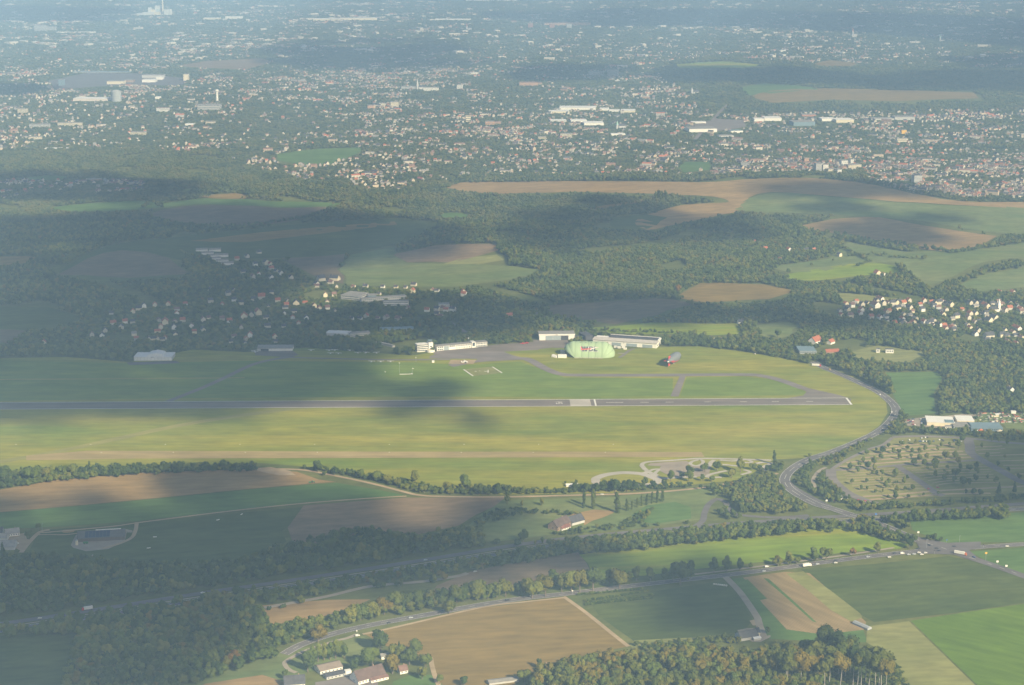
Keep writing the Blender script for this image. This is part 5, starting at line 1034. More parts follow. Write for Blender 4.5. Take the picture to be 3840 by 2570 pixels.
x, y = gp('L', 105, 742); o = thing('landing_tee', 'long white landing tee lying on the grass', 'landing tee', (x, y), .1); MB().box(-11, 11, -.8, .8, 0.4, .9).build('bar', PAINT, o); MB().box(8.6, 10, -3, 3, .91, 1.3).build('cross_bar', PAINT, o)
for i in range(26):
    x, y = gp('P', 60 + i * 140 if i < 18 else 380 + (i - 18) * 270, 1668 if i < 18 else 1698)
    if i % 2 == 0 or i >= 18:
        o = thing('edge_marker', 'small white marker board on the airfield grass', 'marker', (x, y), 0, 'white marker boards along the grass strip'); MB().box(-.6, .6, -.3, .3, .2, .7).build('board', PAINT, o)
# ---------------------------------------------------------------- farms
def farm_house(c, u0, v0, u1, v1, W, E, G, wall, roof, label, name='farmhouse', wins=6, chimney=True):
    """a house whose near long wall runs between two picture points"""
    a, L, ang = front(c, u0, v0, u1, v1); n = Vector((-math.sin(ang), math.cos(ang))); m = a + Vector((math.cos(ang), math.sin(ang))) * L / 2 + n * W / 2
    return house(m.x, m.y, ang, L, W, E, G, wall, roof, label, None, name, chimney, wins)
farm_house('F', 120, 1010, 470, 985, 13, 4.5, 6.5, WHITE, R_DRK, 'white house with dark steep roof at the lower edge', wins=5)
farm_house('F', 728, 775, 1105, 690, 16, 4.0, 3.0, WHITE, plain('pale_brown_roof', (0.23, 0.185, 0.15)), 'white shed with pale brown roof at the lower farm', 'barn', wins=6, chimney=False)
farm_house('F', 835, 858, 1150, 790, 9, 3.2, 1.2, GREYW, R_DRK, 'glazed lean-to with dark roof before the white shed', 'barn', wins=5, chimney=False)
flat_block('container', 'white box container between shed and long farmhouse', 'container', front('F', 1155, 792, 1255, 775), 5, 4.5, WHITE, R_WHT, over=.05, parapet=False)
farm_house('F', 1372, 946, 1835, 815, 17, 4.2, 7.5, WHITE, plain('dull_red_roof', (0.125, 0.085, 0.075), var=.18), 'long farmhouse with brown-red roof and brick gable', wins=9)
farm_house('F', 1590, 915, 1880, 845, 7, 3.0, 1.2, WHITE, R_BRN, 'low white annex in front of the long farmhouse', 'annex', wins=5, chimney=False)
farm_house('F', 2075, 765, 2210, 740, 9, 3.6, 3.8, WHITE, R_BRN, 'small white cottage with red-brown roof under trees', 'cottage', wins=2)
farm_house('F', 1760, 515, 1890, 500, 8, 3.2, 1.6, WHITE, R_GRY, 'small grey-roofed shed among the farm trees', 'shed', wins=1, chimney=False)
farm_house('F', 2110, 400, 2180, 395, 7, 3, 1.6, GREYW, R_GRY, 'tiny shed hidden in the farm trees', 'shed', wins=0, chimney=False)
farm_house('H', 480, 730, 870, 560, 15, 5.2, 7.0, BRICK, plain('old_brown_roof', (0.12, 0.088, 0.078), var=.2), 'brick and white farmhouse with brown roof in the rough meadow', wins=7)
farm_house('H', 900, 570, 1270, 470, 15, 4, 6.0, GREYW, R_DRK, 'dark-roofed barn behind the brick farmhouse', 'barn', wins=0, chimney=False)
farm_house('H', 600, 715, 860, 640, 8, 2.8, 2.4, WHITE, plain('old_red_roof', (0.20, 0.095, 0.075), var=.2), 'low red-roofed stable in front of the brick farmhouse', 'stable', wins=4, chimney=False)
farm_house('S', 92, 272, 312, 245, 11, 4.0, 4.5, WHITE, R_GRY, 'white farmhouse with grey roof in the left farm', wins=6)
farm_house('S', -60, 480, 235, 470, 20, 4, 5.0, GREYW, R_GRY, 'wide grey-roofed barn of the left farm', 'barn', wins=0, chimney=False)
farm_house('S', -60, 330, 110, 330, 10, 4, 4.0, GREYW, R_GRY, 'grey shed between the left farm buildings', 'shed', wins=0, chimney=False)
farm_house('S', -70, 250, 40, 245, 12, 4, 5.0, GREYW, R_DRK, 'dark-roofed building at the left edge of the farm', 'barn', wins=0, chimney=False)
ob = farm_house('S', 1215, 352, 1955, 312, 26, 4.5, 5.0, plain('dark_timber', (0.13, 0.10, 0.08)), plain('dark_fibre_roof', (0.12, 0.115, 0.11)), 'long grey barn with dark solar roof in a gravel yard', 'barn', wins=0, chimney=False)
PANEL = plain('solar_panel', (0.03, 0.045, 0.08), rough=0.25, spec=.5); rp = [c for c in ob.children if c.name.startswith('roof')][0]; aL = front('S', 1215, 352, 1955, 312)[1]
for i in range(7):
    x0 = -aL * .34 + i * aL * .076; m = MB(); k = 5.0 / 13
    m.v = [(x0, -12.6, 4.5 + k * .4 + .38), (x0 + aL * .072, -12.6, 4.5 + k * .4 + .38), (x0 + aL * .072, -1.2, 9.5 - k * 1.2 + .38), (x0, -1.2, 9.5 - k * 1.2 + .38)]; m.f = [(0, 1, 2, 3)]; m.m = [0]; m.build('solar_panel', PANEL, rp)
MB().box(-aL * .12, aL * .42, -.5, .5, 9.6, 10.4).build('ridge_light', R_WHT, rp)
farm_house('X', 310, 490, 560, 450, 14, 3.5, 4.5, GREYW, plain('dark_fibre_roof', (0.12, 0.115, 0.11)), 'grey-roofed farm building at the edge of the autumn wood', 'barn', wins=0, chimney=False)
farm_house('X', 530, 425, 585, 418, 8, 5, 3.5, CREAM, R_DRK, 'cream gabled house beside the woodland farm', 'house', wins=1)
farm_house('X', 500, 485, 600, 470, 5, 2.4, .8, GREYW, R_WHT, 'pale low shed of the woodland farm', 'shed', wins=0, chimney=False)
farm_house('B1', 1350, 1490, 1420, 1475, 9, 4, 3.0, WHITE, R_GRY, 'small white cottage at the left edge of the autumn wood', 'cottage', wins=2)
farm_house('B1', 1375, 1545, 1440, 1535, 8, 4, 3.0, WHITE, R_BRN, 'half-hidden white cottage in the autumn wood', 'cottage', wins=2)
farm_house('B1', 1000, 1570, 1200, 1545, 8, 2.5, 1.0, GREYW, R_GRY, 'low grey glasshouse at the lower edge', 'greenhouse', wins=0, chimney=False)
farm_house('K', 455, 640, 545, 640, 9, 3.2, 1.0, WHITE, R_GRY, 'low white kiosk at the corner of the parking meadow', 'kiosk', wins=0, chimney=False)
farm_house('B1', 1520, 228, 1600, 226, 6, 2.6, .8, WHITE, R_WHT, 'low white hut left of the skid oval', 'hut', wins=0, chimney=False)
# garden centre
flat_block('garden_centre', 'garden centre hall with broad white roof', 'shop', front('G', 488, 392, 1010, 412), 34, 5.5, CREAM, R_WHT, parapet=False)
flat_block('garden_centre', 'second white-roofed hall of the garden centre', 'shop', front('G', 1065, 365, 1390, 372), 28, 5.5, CREAM, R_WHT, parapet=False)
flat_block('glasshouse', 'glasshouse with green awning in front of the garden centre', 'greenhouse', front('G', 1000, 462, 1330, 468), 24, 4.5, STEEL, R_GRY, 1, 8, parapet=False)
flat_block('glasshouse', 'long blue-green glasshouse right of the garden centre', 'greenhouse', front('G', 1335, 495, 1940, 500), 30, 4.5, BLUEST, BLUEST, 1, 14, parapet=False)
flat_block('entrance_hall', 'dark blue entrance block of the garden centre', 'shop', front('G', 842, 405, 1000, 410), 14, 6, WHITE, BLUEST, 1, 3, parapet=False)
flat_block('stall', 'white sales stall before the garden centre', 'stall', front('G', 840, 455, 955, 458), 6, 4, WHITE, R_GRY, 1, 3, parapet=False)
def tent(c, u, v, w, h, mat, label):
    x, y = gp(c, u, v); o = thing('tent', label, 'tent', (x, y), .2); m = MB(); b = [(-w, -w * .5, 2), (w, -w * .5, 2), (w, w * .5, 2), (-w, w * .5, 2)]
    for i in range(4): m.poly([b[i], b[(i + 1) % 4], (0, 0, h)])
    m.build('canopy', mat, o); p = MB()
    for q in b: p.tube((q[0] * .97, q[1] * .97, 0), (q[0] * .97, q[1] * .97, 2.05), .1, .1, 5)
    p.build('pole', STEEL, o)
ORANGE = plain('orange_canvas', (0.62, 0.17, 0.06), var=.05)
tent('G', 1520, 515, 5.5, 5.5, ORANGE, 'orange marquee in front of the long glasshouse'); tent('G', 1430, 512, 4, 4.5, LOGO_W, 'white marquee left of the orange one'); tent('G', 1880, 515, 5, 4, CREAM, 'cream marquee at the end of the glasshouse'); tent('G', 760, 465, 4, 4, FINR, 'red and white kiosk tent by the garden centre')
TGREEN = plain('stock_green', (.07, .11, .04))
for i in range(70):
    x, y = gp('G', random.uniform(1420, 2330), random.uniform(150, 340)); col = random.choice([R_RED, TGREEN, TGREEN, CREAM, GREYW, R_BRN, R_BRN])
    o = thing('plant_bed', 'plant table with ' + {'red_roof_tiles': 'red', 'stock_green': 'green', 'cream_render': 'cream', 'grey_render': 'grey', 'brown_roof_tiles': 'brown'}[col.name] + ' stock behind the garden centre', 'plant bed', (x, y), .2 + random.choice([0, 1.57]), 'plant tables behind the garden centre'); w, l = random.uniform(.8, 1.6), random.uniform(1.5, 4)
    MB().box(-l, l, -w, w, 0, .7).build('table', GREYW, o); MB().box(-l + .1, l - .1, -w + .1, w - .1, .71, 1.3 + random.random()).build('stock', col, o)
flat_block('hut', 'white flat hut behind the plant beds', 'hut', front('G', 2100, 160, 2190, 162), 5, 3, WHITE, R_WHT, parapet=False)
flat_block('hut', 'cream square hut among the plant beds', 'hut', front('G', 1800, 230, 1860, 232), 6, 4, CREAM, R_WHT, parapet=False)
# ---------------------------------------------------------------- vehicles
def car_mesh_set(col, van=False):
    H = 1.95 if van else 1.42; body = MB()
    if van: prof = [(-2.4, .35), (2.4, .35), (2.45, 1.05), (1.7, 1.25), (1.05, 2.05), (-2.4, 2.05)]
    else: prof = [(-2.1, .35), (2.1, .35), (2.15, .85), (1.0, .98), (.35, 1.45), (-1.2, 1.45), (-1.9, 1.0), (-2.15, .95)]
    body.prism(prof, -.88, .88); g = MB()
    if van: g.prism([(.2, 1.3), (1.5, 1.3), (1.0, 1.9), (.2, 1.9)], -.9, .9)
    else: g.prism([(-1.6, 1.0), (.85, 1.0), (.3, 1.38), (-1.15, 1.38)], -.9, .9)
    w = MB().tube((0, -.1, 0), (0, .1, 0), .33, .33, 10).mesh('wheel', DARK)
    return body.mesh('body', col), g.mesh('windows', GLASS), w, van
PCOL = {'white': WHITE, 'silver': plain('silver_paint', (.5, .52, .54), rough=.35, spec=.5), 'dark': plain('dark_paint', (.035, .037, .045), rough=.3, spec=.5), 'blue': plain('blue_paint', (.05, .09, .2), rough=.3, spec=.5), 'red': plain('red_paint', (.35, .04, .035), rough=.3, spec=.5), 'yellow': plain('yellow_paint', (.62, .36, .05), rough=.3, spec=.5)}
CARS = {(k, v): car_mesh_set(m, v) for k, m in PCOL.items() for v in (False, True)}
def road_dir(x, y):
    best, ang = 1e9, 0
    for P, hw in ROADS:
        if hw < 5: continue
        d = (P[:, 0] - x) ** 2 + (P[:, 1] - y) ** 2; i = int(d.argmin())
        if d[i] < best: j = min(i, len(P) - 2); best = d[i]; ang = math.atan2(P[j + 1][1] - P[j][1], P[j + 1][0] - P[j][0])
    return ang
def car(c, u, v, col, label, van=False, rot=None, group=None, z=.55):
    x, y = gp(c, u, v); b, g, w, _ = CARS[(col, van)]
    o = thing('van' if van else 'car', label, 'van' if van else 'car', (x, y, hgt(x, y) + z), road_dir(x, y) if rot is None else rot, group); o.scale = (1.0,) * 3
    link('body', b, o); link('windows', g, o)
    for sx in (-1.35, 1.35):
        for sy in (-.8, .8): q = link('wheel', w, o); q.location = (sx, sy, .33)
def truck(c, u, v, L, col, cab, label, rot=None, flip=False):
    x, y = gp(c, u, v); a = road_dir(x, y) if rot is None else rot; a += math.pi if flip else 0
    o = thing('truck', label, 'truck', (x, y, hgt(x, y) + .55), a); MB().box(-L / 2, L / 2 - 2.6, -1.25, 1.25, 1.0, 3.9).build('cargo_box', col, o)
    cb = MB().prism([(L / 2 - 2.3, .5), (L / 2, .5), (L / 2, 1.7), (L / 2 - .35, 3.1), (L / 2 - 2.3, 3.1)], -1.2, 1.2).build('cab', cab, o); put_box('windscreen', cb, GLASS, L / 2 - .5, L / 2 + .02, -1.1, 1.1, 1.75, 2.6)
    MB().box(-L / 2, L / 2 - 2.3, -.5, .5, .6, .99).build('chassis', DARK, o); w = CARS[('dark', False)][2]
    for sx in (-L / 2 + 1, -L / 2 + 2.3, L / 2 - 1.3):
        for sy in (-1.05, 1.05): q = link('wheel', w, o); q.location = (sx, sy, .5); q.scale = (1.5,) * 3
JC = "150,490,white 240,425,dark 470,448,silver 555,440,silver 635,415,white 680,445,white 740,420,white 620,350,dark 800,295,dark 920,345,dark 960,385,dark 1210,315,dark 2065,312,white 1525,490,blue"
names = ['white car last in the queue left of the junction', 'dark car on the far lane left of the junction', 'silver car in the middle of the junction queue', 'second silver car nearer the junction', 'white car on the far lane of the junction queue', 'white car on the near lane of the junction queue', 'white car first at the junction', 'dark car turning up from the junction', 'dark car on the upper junction arm', 'dark car in the middle of the junction', 'dark low car crossing the junction', 'dark car leaving the junction to the right', 'white car on the side road near the right edge', 'dark blue car following the truck']
for w, lb in zip(JC.split(), names): u, v, c = w.split(','); car('J', float(u), float(v), c, lb)
car('J', 360, 428, 'white', 'white van in the queue left of the junction', True)
truck('J', 1310, 440, 15, WHITE, ORANGE, 'long white articulated truck right of the junction', -0.55)
car('I', 998, 630, 'white', 'white van parked beside the bright yellow-green field', True); truck('I', 1475, 622, 11, WHITE, WHITE, 'white box truck on the tree-lined country road')
for u, v, c, lb in ((965, 682, 'silver', 'silver car below the white van on the country road'), (1600, 597, 'silver', 'silver car ahead of the white box truck'), (1815, 582, 'white', 'small white car on the country road between lone trees'), (2200, 512, 'silver', 'silver car with trailer near the orange tree'), (1822, 562, 'dark', 'dark car near the orange roadside tree')): car('I', u, v, c, lb)
for u, v, c, vn, lb in ((1123, 1000, 'dark', True, 'dark van on the road above the stubble field'), (665, 1083, 'dark', False, 'dark car below the tree belt on the country road'), (470, 1118, 'silver', False, 'silver car on the country road above the stubble field'), (320, 1153, 'dark', False, 'dark car near the lower end of the country road'), (1865, 578, 'white', False, 'white car on the motorway behind trees'), (1762, 284, 'white', False, 'white car on the gravel lane below the skid oval'), (570, 728, 'silver', False, 'pale car on the shaded motorway'), (905, 806, 'white', False, 'white car on the gravel road by the motorway')): car('B1', u, v, c, lb, vn)
car('F', 1357, 125, 'white', 'white van parked at the end of the curved farm drive', True, .3)
truck('B0', 590, 1062, 12, WHITE, FINR, 'white truck with red cab on the shaded motorway', flip=True)
car('B0', 270, 1122, 'white', 'white car on the shaded motorway in the lower left'); car('B0', 1370, 950, 'white', 'white car glimpsed on the motorway between woods'); car('S', 263, 385, 'white', 'white van in the court of the left farm', True, .2)
truck('M2', 915, 957, 15, WHITE, LOGO_R, 'white truck on the road at the upper end of the airfield', -0.3)
for u, v, c, lb in ((1005, 982, 'yellow', 'yellow car following the truck by the airfield'), (1240, 1020, 'white', 'white car below the roadside trees'), (1340, 1076, 'white', 'white car at the start of the road bend'), (1300, 1082, 'dark', 'dark car before the road bend'), (1350, 1154, 'white', 'white car on the verge inside the bend'), (1430, 1274, 'white', 'white car in the middle of the bend'), (1440, 1138, 'yellow', 'yellow car on the outer side of the bend'), (1200, 1492, 'white', 'white car at the lower part of the bend'), (495, 875, 'white', 'white car on the fence road above the airship')): car('M2', u, v, c, lb)
for i in range(16):
    pc = random.choice(['white', 'silver', 'dark', 'blue', 'red'])
    car('G', random.choice([130, 160, 220, 250, 380, 420]) + random.uniform(-15, 15), 280 + (i % 5) * 25 + random.uniform(-4, 4), pc, pc + ' car parked in the yard left of the garden centre', False, random.choice([.2, 1.77]), 'cars parked by the garden centre', .45)
for i in range(22): pc = random.choice(['dark', 'dark', 'silver', 'blue', 'white']); car('K', random.uniform(1100, 1720), random.choice([12, 30, 45]) + random.uniform(-4, 4), pc, pc + ' car parked in the top rows of the parking meadow', False, 1.5 + random.uniform(-.1, .1), 'cars in the parking meadow', .4)
for u, v in ((400, 655), (655, 648), (720, 658), (1370, 535), (1460, 520)): car('K', u, v, 'red', 'red car near the lower lane of the parking meadow', False, .4, 'red cars in the parking meadow', .45)
o_x, o_y = gp('B0', 2115, 200); o = thing('tractor', 'green tractor with trailed harrow on the tan field', 'tractor', (o_x, o_y, .4), .15); TGR = plain('tractor_green', (.06, .2, .05), rough=.4)
MB().box(-.4, 2.4, -.5, .5, .9, 1.8).build('hood', TGR, o); MB().box(-1.4, -.4, -.75, .75, 1.0, 2.9).build('cab', GLASS, o); MB().box(-1.5, -.3, -.8, .8, 2.91, 3.1).build('cab_roof', TGR, o)
for sx, r in ((-1.0, .95), (1.8, .6)):
    for sy in (-1, 1): MB().tube((sx, sy * .85, r), (sx, sy * 1.3, r), r, r, 12).build('wheel', DARK, o)
MB().box(-5.5, -2.2, -2.6, 2.6, .4, .9).build('harrow', TGR, o); MB().box(-2.25, -1.4, -.1, .1, .6, .8).build('drawbar', DARK, o)
# signs, poles and small things
YEL = plain('yellow_panel', (.70, .42, .06), var=.04); BLU = plain('blue_panel', (.06, .16, .42), var=.04)
pole('price_sign', 'J', 1718, 540, 11, 'box', YEL, 'tall yellow and red roadside sign right of the junction'); pole('road_sign', 'J', 620, 135, 6, 'box', WHITE, 'white round sign above the junction'); pole('road_sign', 'J', 1908, 600, 5, 'box', WHITE, 'white sign on the verge right of the yellow one'); pole('road_sign', 'J', 2055, 645, 3, 'box', WHITE, 'small white sign at the field edge on the right')
pole('road_sign', 'J', 520, 230, 4, 'small', WHITE, 'small sign by the dark verge tree'); pole('traffic_light', 'J', 885, 430, 5, 'small', DARK, 'traffic light at the near side of the junction', cat='traffic light'); pole('street_lamp', 'J', 755, 330, 11, 'lamp', STEEL, 'tall lamp post on the junction', cat='street lamp'); pole('street_lamp', 'J', 1290, 235, 8, 'lamp', STEEL, 'lamp post at the edge of the field above the junction', cat='street lamp'); pole('traffic_light', 'J', 1680, 330, 5, 'small', DARK, 'traffic light on the side road', cat='traffic light'); pole('road_sign', 'J', 1085, 240, 4, 'small', BLU, 'blue sign on the verge above the junction')
pole('motorway_sign', 'B2', 1305, 452, 9, 'box', BLU, 'blue motorway sign among trees'); pole('road_sign', 'B2', 972, 340, 5, 'box', WHITE, 'white sign between the slip roads'); pole('road_sign', 'B2', 655, 245, 3, 'box', BLU, 'blue sign in the bend of the airfield road'); pole('road_sign', 'B1', 1985, 622, 5, 'small', WHITE, 'white post sign at the edge of the bright yellow-green field'); pole('road_sign', 'B1', 1562, 955, 5, 'small', WHITE, 'white sign by the road above the stubble field corner'); pole('road_sign', 'B1', 105, 1215, 3, 'small', WHITE, 'small white sign at the farm drive entrance')
pole('lamp_post', 'S', 665, 185, 10, 'lamp', STEEL, 'lamp post on the left farm drive', cat='street lamp')
x, y = gp('X', 2080, 275); o = thing('straw_stack', 'grey tarpaulin-covered straw stack at the field corner', 'straw stack', (x, y), -.95); m = MB(); m.prism([(-3.4, 0), (3.4, 0), (3.2, 2.0), (1.2, 3.4), (-1.2, 3.4), (-3.2, 2.0)], -11, 11); m.v = [(yy, xx, z) for xx, yy, z in m.v]; m.f = [tuple(reversed(f)) for f in m.f]; m.build('cover', STEEL, o); MB().box(-11.5, 11.5, -3.6, 3.6, -.1, .25).build('edge_weight', DARK, o)
x, y = gp('X', 150, 495); o = thing('tarpaulin', 'blue tarpaulin over a heap in the shrubs', 'tarpaulin', (x, y), .3); MB().prism([(-4, 0), (4, 0), (2.6, 1.6), (-2.2, 1.9)], -2.5, 2.5).build('sheet', BLU, o)
x, y = gp('S', 1205, 395); o = thing('silo', 'small yellow silo at the corner of the long barn', 'silo', (x, y)); MB().tube((0, 0, 0), (0, 0, 6), 1.7, 1.7, 12).build('tank', CREAM, o); MB().tube((0, 0, 6.01), (0, 0, 7.2), 1.7, .3, 12).build('cap', STEEL, o)
x, y = gp('S', 1345, 380); o = thing('farm_trailer', 'green farm trailer in the barn yard', 'trailer', (x, y, .3), .1); MB().box(-3, 3, -1.2, 1.2, .9, 2.6).build('bed', TGR, o); MB().tube((-1.5, -1.3, .5), (-1.5, 1.3, .5), .5, .5, 10).build('wheel', DARK, o); MB().tube((1.5, -1.3, .5), (1.5, 1.3, .5), .5, .5, 10).build('wheel', DARK, o)
x, y = gp('B2', 258, 895); o = thing('hay_wrap_row', 'row of pale wrapped bales beside the drive in the nursery field', 'bales', (x, y), -.35)
for i in range(7): MB().tube((i * 2.4 - 8, -.7, .9), (i * 2.4 - 8, .7, .9), .9, .9, 10).build('bale', R_WHT, o)
for i, (u, v) in enumerate(((1047, 568), (1005, 643), (1473, 453), (1633, 415), (625, 695))):
    x, y = gp('B0', u, v); o = thing('feed_trough', ['white trough on the dark pasture right of the barn', 'small white trough below the barn track', 'white trough near the upper pasture track', 'small trough by the ploughed field', 'brown trough below the barn yard'][i], 'trough', (x, y), .4 * i); MB().box(-2.2, 2.2, -.6, .6, .2, 1.0).build('tub', WHITE if i < 4 else BRICK, o); MB().box(-2.0, 2.0, -.4, .4, 1.01, 1.1).build('rim', STEEL, o)
